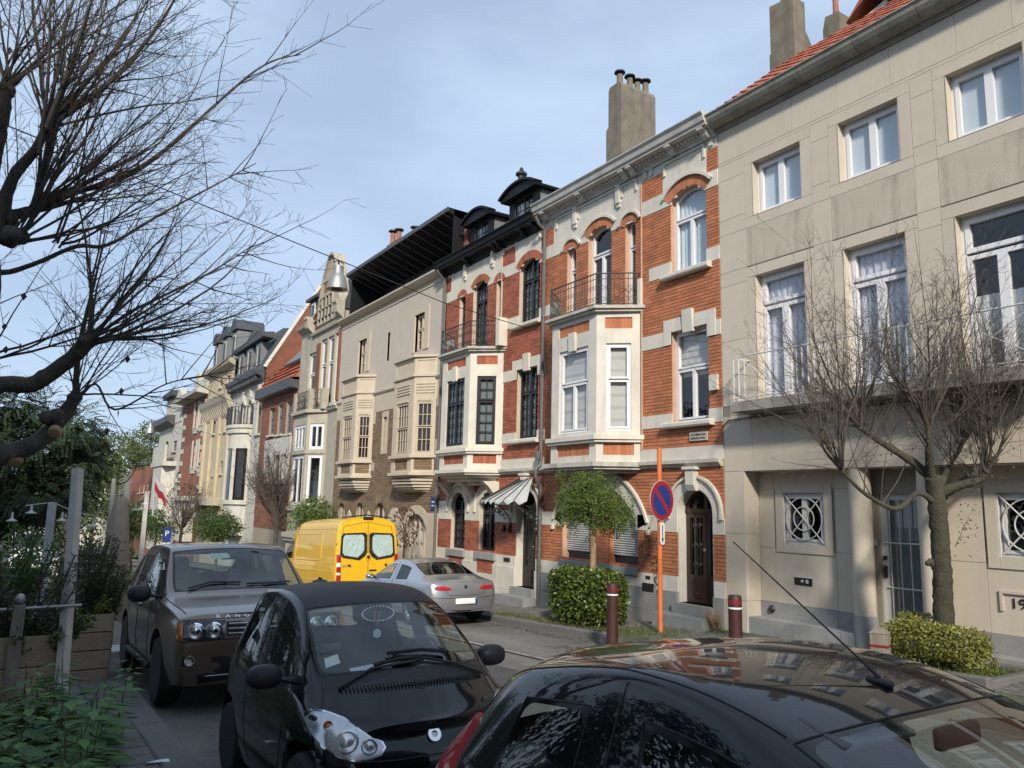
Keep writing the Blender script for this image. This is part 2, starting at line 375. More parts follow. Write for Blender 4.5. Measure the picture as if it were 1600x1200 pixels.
# ------------------------------------------------------------------ building helpers
class Fr:
    def __init__(s, p0, p1):             # plan points; u runs p0 -> p1, outward normal to the right-hand street side
        s.p = Vector((p0[0], p0[1], 0)); d = Vector((p1[0]-p0[0], p1[1]-p0[1], 0)); s.len = d.length; s.u = d.normalized(); s.n = Vector((s.u.y, -s.u.x, 0))
    def pt(s, u, o, z): return s.p + s.u*u + s.n*o + Vector((0, 0, z))
FM = Fr((0, DF), (1, DF))
def fbox(mb, fr, u0, u1, z0, z1, o0, o1):
    p = fr.pt
    mb.hexa([p(u0,o1,z0),p(u1,o1,z0),p(u1,o0,z0),p(u0,o0,z0),p(u0,o1,z1),p(u1,o1,z1),p(u1,o0,z1),p(u0,o0,z1)])
def fprof(mb, fr, u0, u1, prof):         # profile (o,z) polyline closed, extruded along u
    mb.prism([fr.pt(u0, o, z) for o, z in prof], fr.u*(u1-u0))
class Op:
    def __init__(s, u0, u1, z0, z1, rise=0):
        s.u0, s.u1, s.z0, s.z1, s.rise = u0, u1, z0, z1, rise; s.uc = (u0+u1)/2; h = (u1-u0)/2
        s.R = (h*h+rise*rise)/(2*rise) if rise else 0; s.h = h
    def top(s, u):
        if not s.rise: return s.z1
        return s.z1 - s.R + math.sqrt(max(0, s.R**2-(u-s.uc)**2))
    def span(s, z):
        if z < s.z0 or z > s.z1: return None
        if not s.rise or z <= s.z1-s.rise: return (s.u0, s.u1)
        h = math.sqrt(max(0, s.R**2-(z-(s.z1-s.R))**2)); return (s.uc-h, s.uc+h)
    def arc(s, n=12, grow=0):
        c = s.z1-s.R; a = math.asin(min(1, s.h/s.R)); a = a if s.rise <= s.R+1e-6 and s.rise < s.h*1.0001 or True else a
        return [(s.uc+(s.R+grow)*math.sin(-a+2*a*i/n), c+(s.R+grow)*math.cos(-a+2*a*i/n)) for i in range(n+1)]
def wall(mb, fr, u0, u1, z0, z1, ops, o=0, depth=.22):
    us = sorted({u0, u1, *[v for q in ops for v in (q.u0, q.u1) if u0 < v < u1]}); zs = sorted({z0, z1, *[v for q in ops for v in (q.z0, q.z1) if z0 < v < z1]})
    p = fr.pt
    for i in range(len(us)-1):
        for j in range(len(zs)-1):
            cu, cz = (us[i]+us[i+1])/2, (zs[j]+zs[j+1])/2
            if any(q.u0 < cu < q.u1 and q.z0 < cz < q.z1 for q in ops): continue
            mb.quad(p(us[i],o,zs[j]), p(us[i+1],o,zs[j]), p(us[i+1],o,zs[j+1]), p(us[i],o,zs[j+1]))
    for q in ops:
        b = o-depth; zt = q.z1-q.rise
        mb.quad(p(q.u0,b,q.z0), p(q.u0,o,q.z0), p(q.u0,o,zt), p(q.u0,b,zt))
        mb.quad(p(q.u1,o,q.z0), p(q.u1,b,q.z0), p(q.u1,b,zt), p(q.u1,o,zt))
        mb.quad(p(q.u0,b,q.z0), p(q.u1,b,q.z0), p(q.u1,o,q.z0), p(q.u0,o,q.z0))
        if not q.rise: mb.quad(p(q.u0,o,q.z1), p(q.u1,o,q.z1), p(q.u1,b,q.z1), p(q.u0,b,q.z1))
        else:
            a = q.arc(14)
            for k in range(14):
                (ua, za), (ub, zb) = a[k], a[k+1]
                mb.quad(p(ua,o,za), p(ub,o,zb), p(ub,b,zb), p(ua,b,za)); mb.quad(p(ua,o,za), p(ub,o,zb), p(ub,o,q.z1), p(ua,o,q.z1))
def bricks(zones, ops, course=.072, ln=.22, gap=.011):
    out = []
    for (a, b, z0, z1) in zones:
        n = max(1, round((z1-z0)/course)); c = (z1-z0)/n
        for i in range(n):
            zc = z0+(i+.5)*c; iv = [(a, b)]
            for q in ops:
                t = q.span(zc)
                if not t: continue
                nv = []
                for s, e in iv:
                    if t[1] <= s or t[0] >= e: nv.append((s, e)); continue
                    if t[0]-s > .02: nv.append((s, t[0]))
                    if e-t[1] > .02: nv.append((t[1], e))
                iv = nv
            for s, e in iv:
                k = math.floor(s/ln-1)
                while True:
                    b0 = k*ln + (ln/2 if i % 2 else 0); k += 1
                    if b0 >= e: break
                    x0, x1 = max(s, b0)+gap/2, min(e, b0+ln)-gap/2
                    if x1-x0 > .025: out.append((x0, x1, z0+i*c+gap/2, z0+(i+1)*c-gap/2))
    return out
def brick5(mb, fr, u0, u1, z0, z1, o0, o1):
    p = fr.pt; j = random.uniform(-.003, .003); o1 += j; n = len(mb.v)
    mb.v += [p(u0,o0,z0),p(u1,o0,z0),p(u1,o0,z1),p(u0,o0,z1),p(u0,o1,z0),p(u1,o1,z0),p(u1,o1,z1),p(u0,o1,z1)]
    for f in ((4,5,6,7),(0,1,5,4),(1,2,6,5),(2,3,7,6),(3,0,4,7)): mb.f.append(tuple(n+k for k in f))
BM = {}
def lay_bricks(parent, fr, lst, mat, o0, o1, singles=0, near=(0, 0, 0)):
    lst = sorted(lst, key=lambda b: (fr.pt((b[0]+b[1])/2, 0, (b[2]+b[3])/2)-Vector(near)).length)
    nr = [b for b in lst if b[1]-b[0] > .1][:singles]; s = set(nr)
    for b in nr:
        w, h = round(b[1]-b[0], 2), round(b[3]-b[2], 3); key = (w, h, mat)
        if key not in BM:
            t = MB(); t.box(-w/2, w/2, -(o1-o0)/2, (o1-o0)/2, -h/2, h/2); BM[key] = t.mesh('brick', mat)
        c = fr.pt((b[0]+b[1])/2, (o0+o1)/2+random.uniform(-.003, .004), (b[2]+b[3])/2)
        link('brick', BM[key], parent, c - parent.location)
    mb = MB()
    for b in lst:
        if b not in s: brick5(mb, fr, *b, o0, o1)
    if mb.v: stuff(sub(parent, mb, 'brickwork', mat))
def voussoirs(mb, fr, q, t, o0, o1, n, grow=0, a_lim=None):
    c = q.z1-q.R; a = math.asin(min(1, q.h/q.R))
    if q.rise > q.h*.999 : a = math.pi/2
    r0, r1 = q.R+grow, q.R+grow+t; p = fr.pt
    for i in range(n):
        a0 = -a+2*a*(i+.04)/n; a1 = -a+2*a*(i+.96)/n
        g = lambda r, an, o: p(q.uc+r*math.sin(an), o, c+r*math.cos(an))
        mb.hexa([g(r0,a0,o1),g(r0,a1,o1),g(r0,a1,o0),g(r0,a0,o0),g(r1,a0,o1),g(r1,a1,o1),g(r1,a1,o0),g(r1,a0,o0)])
def arcband(mb, fr, q, t, o0, o1, n=16, grow=0, ext=0):
    c = q.z1-q.R; a = math.asin(min(1, q.h/q.R)); a = math.pi/2 if q.rise > q.h*.999 else a
    r0, r1 = q.R+grow, q.R+grow+t; p = fr.pt
    g = lambda r, an, o: p(q.uc+r*math.sin(an), o, c+r*math.cos(an))
    for i in range(n):
        a0 = -a+2*a*i/n; a1 = -a+2*a*(i+1)/n
        mb.quad(g(r0,a0,o1),g(r0,a1,o1),g(r1,a1,o1),g(r1,a0,o1)); mb.quad(g(r1,a0,o1),g(r1,a1,o1),g(r1,a1,o0),g(r1,a0,o0)); mb.quad(g(r0,a0,o0),g(r0,a1,o0),g(r0,a1,o1),g(r0,a0,o1))
    for an, s in ((-a, 0), (a, 1)): mb.quad(g(r0,an,o0),g(r0,an,o1),g(r1,an,o1),g(r1,an,o0))
PM = {}
def window(parent, fr, q, o, fmat, cells, fw_=.055, sash=.04, mun=.022, curtain=None, glass='glass', name='window', cur_o=.055, cur_z=(0, 1), label=None, cur=1):
    mb = MB(); u0, u1, z0, z1 = q.u0, q.u1, q.z0, q.z1; W, H = u1-u0, z1-z0; d0, d1 = o-.03, o+.04
    fbox(mb, fr, u0, u0+fw_, z0, z1-q.rise*.6, d0, d1); fbox(mb, fr, u1-fw_, u1, z0, z1-q.rise*.6, d0, d1); fbox(mb, fr, u0+fw_, u1-fw_, z0, z0+fw_, d0, d1)
    if q.rise: arcband(mb, fr, q, fw_, d0, d1, 14, -fw_)
    else: fbox(mb, fr, u0+fw_, u1-fw_, z1-fw_, z1, d0, d1)
    panes = []
    iu0, iu1, iz0, iz1 = u0+fw_, u1-fw_, z0+fw_, z1-(0 if q.rise else fw_)
    for (a, b, c, d, nx, nz) in cells:
        x0, x1, y0, y1 = iu0+(iu1-iu0)*a, iu0+(iu1-iu0)*b, iz0+(iz1-iz0)*c, iz0+(iz1-iz0)*d
        s = sash; e0, e1 = o-.02, o+.055
        fbox(mb, fr, x0, x0+s, y0, y1, e0, e1); fbox(mb, fr, x1-s, x1, y0, y1, e0, e1); fbox(mb, fr, x0+s, x1-s, y0, y0+s, e0, e1)
        if not (q.rise and d > .99): fbox(mb, fr, x0+s, x1-s, y1-s, y1, e0, e1)
        x0 += s; x1 -= s; y0 += s; y1 -= (0 if (q.rise and d > .99) else s)
        for i in range(1, nx): xc = x0+(x1-x0)*i/nx; fbox(mb, fr, xc-mun/2, xc+mun/2, y0, y1, o-.012, o+.03)
        for j in range(1, nz):
            yc = y0+(y1-y0)*j/nz
            if q.rise:
                t = q.span(yc)
                if not t: continue
                fbox(mb, fr, max(x0, t[0]), min(x1, t[1]), yc-mun/2, yc+mun/2, o-.012, o+.028)
            else: fbox(mb, fr, x0, x1, yc-mun/2, yc+mun/2, o-.012, o+.028)
        for i in range(nx):
            for j in range(nz): panes.append((x0+(x1-x0)*i/nx, x0+(x1-x0)*(i+1)/nx, y0+(y1-y0)*j/nz, y0+(y1-y0)*(j+1)/nz))
    w = mb.build(name, fmat, parent); inv = parent.location
    for o_ in (w,): o_.location = -inv
    for (a, b, c, d) in panes:
        if q.rise:
            if c > q.top((a+b)/2): continue
        t = MB(); tz = lambda uu: min(d, q.top(uu)) if q.rise else d
        if q.rise and d > q.z1-q.rise:
            n = 6; pts = [fr.pt(a, o, c), fr.pt(b, o, c)]+[fr.pt(b+(a-b)*k/n, o, max(c+.005, tz(b+(a-b)*k/n))) for k in range(n+1)]
            t.poly(pts)
        else: t.quad(fr.pt(a, o, c), fr.pt(b, o, c), fr.pt(b, o, d), fr.pt(a, o, d))
        t.build('pane', glass, w)
    if curtain:
        t = MB(); n = 36; z_a, z_b = z0+H*cur_z[0], z0+H*cur_z[1]; ph = random.random()*6
        top, bot = [], []
        for k in range(n+1):
            uu = u0+W*k/n; oo = o-cur_o-.014*math.sin(k*1.5+ph)-.008*math.sin(k*2.7)
            bot.append(fr.pt(uu, oo, z_a)); top.append(fr.pt(uu, oo, min(z_b, q.top(uu)) if q.rise else z_b))
        if cur == 1: t.grid([bot, top])
        else:
            nr_ = 2 if cur == 0 else 29; rows_ = []
            for j in range(nr_):
                f = j/(nr_-1); oo = o-cur_o-(0 if cur == 0 else .02*((f*7) % 1)); rows_.append([fr.pt(u0+W*k/8, oo, z_a+((min(z_b, q.top(u0+W*k/8)) if q.rise else z_b)-z_a)*f) for k in range(9)])
            t.grid(rows_)
        t.build('curtain', curtain, w, smooth='all' if cur == 1 else False)
    return w
def sub(parent, mb, name, mat, **k):
    o = mb.build(name, mat, parent, **k); o.location = -parent.location if parent.type == 'EMPTY' else (0, 0, 0); return o
def railing(parent, pts, z0, z1, mat, step=.12, r=.009, scroll=False, name='railing', panels=()):
    mb = MB(); pts = [Vector((*p, 0)) for p in pts]
    for zz, rr in ((z1, .016), (z0+.06, .011)): mb.tube([p+Vector((0, 0, zz)) for p in pts], rr, 6)
    if scroll: mb.tube([p+Vector((0, 0, z1-.13)) for p in pts], .009, 5)
    w = sub(parent, mb, name, mat)
    t = MB(); t.tube([(0, 0, z0), (0, 0, z1)], r, 5)
    me = t.mesh('baluster', mat); t2 = MB(); t2.tube([(0, 0, z0), (0, 0, z1)], r*1.7, 6); me2 = t2.mesh('post', mat)
    for i in range(len(pts)-1):
        d = pts[i+1]-pts[i]; n = max(1, round(d.length/step))
        for k in range(n+1):
            if k == 0 and i > 0: continue
            p = pts[i]+d*k/n
            link('post' if k in (0, n) else 'baluster', me2 if k in (0, n) else me, w, p)
        if scroll:
            t3 = MB()
            for k in range(n):
                c = pts[i]+d*(k+.5)/n; rr = min(.045, step*.42)
                for zc in (z0+.16, z0+.16+(z1-z0)*.35):
                    t3.tube([c+d.normalized()*rr*math.cos(a*.7)*(1-.06*a)+Vector((0, 0, zc+rr*1.5*math.sin(a*.7)*(1-.06*a))) for a in range(10)], .006, 4)
            stuff(t3.build('scroll', mat, w))
    return w
# ------------------------------------------------------------------ the pair of brick houses
def house_root(name, label, u0, u1):
    return thing(name, label, 'house', (((u0+u1)/2), DF, pave_z((u0+u1)/2, 11.5)))
def islands(mb):
    key = {}; par = list(range(len(mb.v)))
    def find(a):
        while par[a] != a: par[a] = par[par[a]]; a = par[a]
        return a
    for i, v in enumerate(mb.v):
        k = (round(v[0], 3), round(v[1], 3), round(v[2], 3))
        if k in key: par[find(i)] = find(key[k])
        else: key[k] = i
    for f in mb.f:
        for a in f[1:]: par[find(a)] = find(f[0])
    g = {}
    for f in mb.f: g.setdefault(find(f[0]), []).append(f)
    return list(g.values())
def add(parent, name, mat, fn, split=True, **k):
    mb = MB(); fn(mb); gs = islands(mb) if split else [None]
    if len(gs) < 2: return sub(parent, mb, name, mat, **k)
    if len(gs) > 90: return stuff(sub(parent, mb, name, mat, **k))
    r = None
    for fs in gs:
        ix = sorted({i for f in fs for i in f}); mp_ = {a: b for b, a in enumerate(ix)}; m2 = MB(); m2.v = [mb.v[i] for i in ix]; m2.f = [tuple(mp_[i] for i in f) for f in fs]
        o = sub(parent, m2, name, mat, **k); r = r or o
    return r
def shell(parent, u0, u1, ztop, depth=9, mat='interior', zb=None):
    def f(mb):
        z0 = (zb if zb is not None else road_z(u0)-.3)
        x0, x1, y0, y1 = u0+.02, u1-.02, DF+.26, DF+depth
        p = [(x0,y0,z0),(x1,y0,z0),(x1,y1,z0),(x0,y1,z0),(x0,y0,ztop),(x1,y0,ztop),(x1,y1,ztop),(x0,y1,ztop)]
        mb.quad(p[0],p[3],p[7],p[4]); mb.quad(p[1],p[2],p[6],p[5]); mb.quad(p[2],p[3],p[7],p[6]); mb.quad(p[4],p[5],p[6],p[7]); mb.quad(p[0],p[1],p[2],p[3])
        mb.quad((x0,y0+1.6,z0),(x1,y0+1.6,z0),(x1,y0+1.6,ztop),(x0,y0+1.6,ztop))
    return add(parent, 'side_wall', mat, f)
def baycan(U0):
    return [(U0+.67, DF), (U0+1.33, DF-.75), (U0+3.05, DF-.75), (U0+3.70, DF)]
def twin(name, label, U0, W, bmat, mmat, wmat, fmat, black):
    U1 = U0+W; h = house_root(name, label, U0, U1); L = lambda a: U0+a
    shell(h, U0, U1, 8.1)
    rA, rB = L(W-1.37), L(W-.34)                      # right-hand axis
    w2 = Op(rA, rB, 5.03, 6.86, .24); w1 = Op(rA, rB, 1.80, 3.74)
    s1 = Op(L(.9), L(1.28), 4.56, 6.66, .12); dc = Op(L(1.78), L(2.68), 4.56, 6.86, .2); s2 = Op(L(3.18), L(3.54), 4.56, 6.66, .12)
    gz = pave_z(U0+W/2, 11.5)
    dr = Op(L(W-1.25), L(W-.29), pave_z(U1-.8, 11.5)+.42, .42, .48)
    inner = Op(L(1.1), L(3.3), 1.3, 4.2)             # opening into the bay
    if black:
        g1 = Op(L(.83), L(1.72), -1.32, .36, .445); g2 = Op(L(2.56), L(3.46), -1.30, .36, .445); gops = [g1, g2]
    else:
        g0 = Op(L(.84), L(3.6), -1.22, .52, .95); gops = [g0]
    ops = [w2, w1, s1, dc, s2, dr, inner]+gops
    add(h, 'wall', mmat, lambda mb: wall(mb, FM, U0, U1, gz-.5, 8.0, ops))
    # white stone bands, quoins, frieze
    def bands(mb):
        def band(z0, z1, a=U0, b=U1, o=.028):
            zc = (z0+z1)/2; iv = [(a, b)]
            for q in ops:
                if q.z0 < z1 and q.z1 > z0:
                    t = q.span(min(max(zc, q.z0+.001), q.z1-.001)) or None
                    if not t: continue
                    nv = []
                    for s, e in iv:
                        if t[1] <= s or t[0] >= e: nv.append((s, e)); continue
                        if t[0] > s: nv.append((s, t[0]))
                        if e > t[1]: nv.append((t[1], e))
                    iv = nv
            for s, e in iv: fbox(mb, FM, s, e, z0, z1, 0, o)
        band(6.60, 6.72); band(6.72, 6.84); band(6.84, 6.95)
        band(5.02, 5.31, L(W-2.05), U1); band(5.02, 5.31, U0, L(.62)); band(3.47, 3.78, L(3.72), U1); band(1.72, 2.0, L(3.72), U1); band(.99, 1.27, L(3.7), U1)
        band(-.46, -.13); band(-1.64, -1.34)
        band(6.95, 7.20, U0+.3, L(W-2.3), .022); fbox(mb, FM, U0+.3, L(W-2.3), 7.20, 7.72, 0, .022); band(6.95, 7.20, L(W-1.6), U1-.3, .022); fbox(mb, FM, L(W-1.6), U1-.3, 7.20, 7.72, 0, .022); fbox(mb, FM, L(W-2.3), L(W-1.6), 7.45, 7.72, 0, .02); fbox(mb, FM, U0, U0+.3, 7.45, 7.72, 0, .02); fbox(mb, FM, U1-.3, U1, 7.45, 7.72, 0, .02)
        if black:
            band(.02, .10); band(-.13, .02, U0, L(3.7)); band(.10, .22, L(.6), L(3.6)); band(.22, .36, L(.9), L(3.4))
    add(h, 'stone_band', wmat, bands)
    # frieze panels, brackets
    def fz(mb):
        for a, b in ((.42, 1.2), (1.36, 2.9), (3.06, 3.62), (W-1.55, W-.32)):
            zt, zb = 7.58, 7.32
            for (x0, x1, z0, z1) in ((a, b, zt, zt+.05), (a, a+.05, zb, zt), (b-.05, b, zb, zt)): fbox(mb, FM, L(x0), L(x1), z0, z1, .022, .06)
        for a in (1.28, 2.98): fbox(mb, FM, L(a)-.07, L(a)+.07, 7.2, 7.66, .022, .10); fbox(mb, FM, L(a)-.05, L(a)+.05, 7.1, 7.2, .022, .07)
        for a in (.18, 3.9, W-1.95, W-.15): fbox(mb, FM, L(a)-.05, L(a)+.05, 7.5, 7.66, .02, .06)
    add(h, 'frieze_moulding', wmat, fz)
    # brick pilaster faces over the frieze ends and between axes
    zones = [(U0, U1, 5.31, 6.60), (U0, L(.3), 6.95, 7.45), (L(W-2.3), L(W-1.6), 6.95, 7.45), (U1-.3, U1, 6.95, 7.45), (L(W-2.3), U1, 3.78, 5.02), (L(.0), L(.62), 1.0, 5.02), (U0, L(W-2.0), 4.56, 5.31), (L(3.72), L(W-2.3), 3.78, 5.02),
             (L(3.72), U1, 2.0, 3.47), (L(3.72), U1, 1.27, 1.72), (U0, U1, -1.34, -.46)]
    zones[6:7] = [(L(.62), L(W-2.05), 4.56, 5.31)]
    gtop = [(U0, U1, -.13, .85)] if not black else [(U0, L(.5), .1, .85), (L(3.6), U1, -.13, .85), (L(1.9), L(2.4), .36, .85), (L(.5), L(3.6), .5, .85)]
    bl = bricks(zones+gtop, ops)
    lay_bricks(h, FM, bl, bmat, .002, .016, 300)
    if black or True:
        def pil(mb): fbox(mb, FM, L(W-2.3)+.0, L(W-2.28), 1.27, 7.4, .0, .05)
        add(h, 'pilaster_edge', mmat, pil)
    # brick arches + hood moulds
    def va(mb):
        voussoirs(mb, FM, w2, .22, 0, .035, 17); voussoirs(mb, FM, dc, .2, 0, .035, 15)
        voussoirs(mb, FM, s1, .18, 0, .035, 7); voussoirs(mb, FM, s2, .18, 0, .035, 7)
    add(h, 'brick_arch', bmat, va)
    def hood(mb):
        if not black:
            arcband(mb, FM, w2, .07, 0, .09, 16, .22); arcband(mb, FM, dc, .06, 0, .08, 16, .2); arcband(mb, FM, s1, .06, 0, .08, 10, .18); arcband(mb, FM, s2, .06, 0, .08, 10, .18)
        for q, t in [(dr, .22)]+([(g, .2) for g in gops] if black else [(g0, .34)]):
            arcband(mb, FM, q, t, 0, .03, 20); arcband(mb, FM, q, .05, 0, .085, 20, t)
            for s in (-1, 1):
                e = q.uc+s*(q.h+t-.0); zb = q.z1-q.rise
                fbox(mb, FM, min(q.uc+s*q.h, q.uc+s*(q.h+t)), max(q.uc+s*q.h, q.uc+s*(q.h+t)), -.13, zb, 0, .03)
                fbox(mb, FM, e-.01 if s > 0 else e-.06, e+.06 if s > 0 else e+.01, zb-.12, zb, 0, .085)
        fprof(mb, FM, dr.uc-.11, dr.uc+.11, [(0, .38), (.1, .38), (.16, .5), (.17, .85), (0, .85)])
        fbox(mb, FM, dr.uc-.17, dr.uc+.17, .80, .86, 0, .2)
    add(h, 'arch_moulding', wmat, hood)
    # lintel surround with keystone of the first-floor window, sills
    def lint(mb):
        fbox(mb, FM, rA-.22, rB+.22, 3.74, 4.02, .0, .045); fbox(mb, FM, rA-.22, rA, 3.47, 3.74, 0, .045); fbox(mb, FM, rB, rB+.22, 3.47, 3.74, 0, .045)
        fprof(mb, FM, w1.uc-.14, w1.uc+.14, [(0, 3.66), (.07, 3.66), (.1, 4.14), (0, 4.14)])
    add(h, 'lintel', wmat, lint)
    def sills(mb):
        for q in (w2, w1): fprof(mb, FM, q.u0-.2, q.u1+.14, [(-.15, q.z0-.13), (.15, q.z0-.13), (.17, q.z0-.1), (.17, q.z0-.04), (.1, q.z0), (-.15, q.z0)])
    add(h, 'sill', wmat, sills)
    # ledge over the ground floor
    def ledge(mb):
        fprof(mb, FM, U0+.02, U1-.02, [(0, .85), (.06, .85), (.1, .9), (.14, .93), (.14, 1.0), (0, 1.02)])
    add(h, 'ledge', 'cream_ledge', ledge)
    def plinth(mb):
        z = -1.64
        us = [U0, L(.2), L(1.0), L(1.9), L(2.7), L(3.7), dr.u0-.0]
        for i in range(len(us)-1):
            fbox(mb, FM, us[i]+.004, us[i+1]-.004, gz-.5, (z+gz)/2-.1, 0, .075); fbox(mb, FM, us[i]+.004, us[i+1]-.004, (z+gz)/2-.092, z, 0, .055)
        fbox(mb, FM, dr.u1, U1-.01, gz-.5, z, 0, .06)
    add(h, 'plinth', 'bluestone' if not black else 'white_stone', plinth)
    # windows
    T = .2
    if black:
        m4 = [(0, .5, 0, .66, 2, 4), (.5, 1, 0, .66, 2, 4), (0, .5, .68, 1, 2, 2), (.5, 1, .68, 1, 2, 2)]
        window(h, FM, w2, -.16, fmat, m4, curtain='curtain', glass='glass_dark'); window(h, FM, w1, -.16, fmat, m4, curtain='curtain', glass='glass_dark')
        window(h, FM, dc, -.16, fmat, [(0, .5, 0, .72, 2, 5), (.5, 1, 0, .72, 2, 5), (0, 1, .73, 1, 4, 2)], curtain='curtain', name='balcony_door', glass='glass_dark')
        for q in (s1, s2): window(h, FM, q, -.16, fmat, [(0, 1, 0, .72, 2, 5), (0, 1, .73, 1, 2, 2)], curtain='curtain')
        for q in gops:
            window(h, FM, q, -.16, fmat, [(0, .5, 0, .64, 2, 4), (.5, 1, 0, .64, 2, 4), (0, 1, .65, 1, 4, 2)], curtain='curtain', cur_z=(0, .64), glass='glass_dark')
        def gs(mb):
            for q in gops: fprof(mb, FM, q.u0-.1, q.u1+.1, [(-.15, q.z0-.22), (.12, q.z0-.22), (.12, q.z0-.04), (-.15, q.z0)])
        add(h, 'window_sill', 'bluestone', gs)
        bl2 = bricks([(q.u0+.02, q.u1-.02, -1.9, -1.54) for q in gops], [])
        mb = MB(); [brick5(mb, FM, *b, .03, .065) for b in bl2]; stuff(sub(h, mb, 'brick_apron', bmat))
    else:
        m3 = [(0, .5, 0, .62, 1, 1), (.5, 1, 0, .62, 1, 1), (0, 1, .64, 1, 1, 1)]
        window(h, FM, w2, -.16, fmat, m3, curtain='curtain_blue'); window(h, FM, w1, -.16, fmat, [(0, .5, 0, .57, 1, 1), (.5, 1, 0, .57, 1, 1), (0, 1, .59, 1, 1, 1)], curtain='blind_grey', cur=2, cur_z=(.5, 1))
        window(h, FM, dc, -.16, fmat, [(0, .5, 0, .68, 1, 1), (.5, 1, 0, .68, 1, 1), (0, 1, .7, 1, 1, 1)], name='balcony_door')
        for q in (s1, s2): window(h, FM, q, -.16, fmat, [(0, 1, 0, .68, 1, 1), (0, 1, .7, 1, 1, 1)])
        # roller shutters in the wide arch
        pier = (L(1.86), L(2.6))
        pb = bricks([(pier[0], pier[1], -1.22, .2)], []); mb = MB(); [brick5(mb, FM, *b, -.06, -.04) for b in pb]
        fbox(mb, FM, pier[0], pier[1], -1.22, .5, -.2, -.055); stuff(sub(h, mb, 'brick_pier', bmat))
        add(h, 'tympanum', wmat, lambda mb: fbox(mb, FM, pier[0]-.0, pier[1]+.0, .0, .5, -.06, -.03))
        for (a, b) in ((g0.u0, pier[0]), (pier[1], g0.u1)):
            t = MB(); fbox(t, FM, a, b, -1.22, -1.02, -.2, -.19); sh = sub(h, t, 'roller_shutter', 'black_paint')
            n = 30
            for k in range(n):
                z0 = -1.05+k*.052; sp = g0.span(z0+.026)
                if not sp: continue
                x0, x1 = max(a, sp[0]), min(b, sp[1])
                if x1-x0 < .05: continue
                t = MB(); t.prism([FM.pt(x0, oo, zz) for oo, zz in ((-.17, z0), (-.135, z0+.008), (-.125, z0+.026), (-.135, z0+.044), (-.17, z0+.05))], FM.u*(x1-x0)); t.build('slat', 'shutter', sh)
        add(h, 'window_sill', 'bluestone', lambda mb: fprof(mb, FM, g0.u0-.03, g0.u1+.03, [(-.2, -1.42), (.1, -1.42), (.1, -1.28), (-.2, -1.22)]))
    # front door
    z0, z1 = dr.z0, dr.z1-dr.rise
    def leaf(mb):
        for (a, b) in ((dr.u0+.03, dr.uc+.1), (dr.uc+.11, dr.u1-.03)):
            fbox(mb, FM, a, b, z0, z0+.55, -.28, -.2); fbox(mb, FM, a, a+.1, z0+.55, z1+.0, -.28, -.2); fbox(mb, FM, b-.09, b, z0+.55, z1, -.28, -.2)
            fbox(mb, FM, a+.1, b-.09, z1-.1, z1, -.28, -.2); fbox(mb, FM, a+.12, b-.11, z0+.12, z0+.45, -.2, -.175)
        fbox(mb, FM, dr.u0, dr.u1, z1, z1+.09, -.3, -.17)
        arcband(mb, FM, dr, .1, -.28, -.19, 16, -.1); fbox(mb, FM, dr.uc+.06, dr.uc+.15, z1+.09, dr.z1-.03, -.28, -.19)
    def lining(mb):
        arcband(mb, FM, dr, .025, -.21, .002, 18, -.025)
        for s in (-1, 1): a_ = dr.uc+s*dr.h; fbox(mb, FM, min(a_, a_-s*.025), max(a_, a_-s*.025), dr.z0, dr.z1-dr.rise, -.21, .002)
    add(h, 'door_reveal', wmat, lining)
    d = add(h, 'front_door', 'wood_dark' if not black else 'black_paint', leaf)
    t = MB(); t.quad(FM.pt(dr.u0+.03, -.25, z0+.5), FM.pt(dr.u1-.03, -.25, z0+.5), FM.pt(dr.u1-.03, -.25, z1+.05), FM.pt(dr.u0+.03, -.25, z1+.05)); t.build('pane', 'glass_dark', d)
    t = MB(); t.poly([FM.pt(u, -.25, z) for u, z in dr.arc(14)]); t.build('pane', 'glass_dark', d)
    t = MB()
    for (a, b) in ((dr.u0+.16, dr.uc-.02), (dr.uc+.24, dr.u1-.14)):
        n = 5 if b-a > .25 else 3
        for k in range(n):
            x = a+(b-a)*k/(n-1); t.tube([FM.pt(x, -.22, z0+.57), FM.pt(x, -.22, z1-.1)], .009, 5)
        for zc in (z0+.75, (z0+z1)/2+.25, z1-.25):
            for s in (-1, 1):
                c = (a+b)/2+s*(b-a)*.22; t.tube([FM.pt(c+.05*math.cos(k*.7)*(1-k*.06), -.215, zc+.07*math.sin(k*.7)*(1-k*.06)) for k in range(12)], .008, 4)
    for s in (-1, 1):
        for kk in range(3):
            c = dr.uc+.04+s*(.14+.07*kk); zc = z1+.2+.03*(2-kk)
            t.tube([FM.pt(c+.06*math.cos(k*.7)*(1-k*.06), -.215, zc+.1*math.sin(k*.7)*(1-k*.06)) for k in range(12)], .008, 4)
    t.build('grille', 'iron', d); t = MB(); t.lathe([(.0, 0), (.03, .0), (.03, .03), (0, .035)], FM.pt(dr.uc+.06, -.2, z0+1.05), (0, -1, 0), 10); t.build('handle', 'zinc_grey', d)
    def steps(mb):
        fbox(mb, FM, dr.u0-.3, dr.u1+.1, gz-.6, dr.z0-.2, -.02, .46); fbox(mb, FM, dr.u0-.05, dr.u1+.03, gz-.6, dr.z0, -.3, .16)
    add(h, 'door_step', 'bluestone', steps)
    # canted bay
    P = baycan(U0); fl, fr_, fc = Fr(P[0], P[1]), Fr(P[2], P[3]), Fr(P[1], P[2])
    bz0, bz1 = 1.0, 4.46
    bay = None
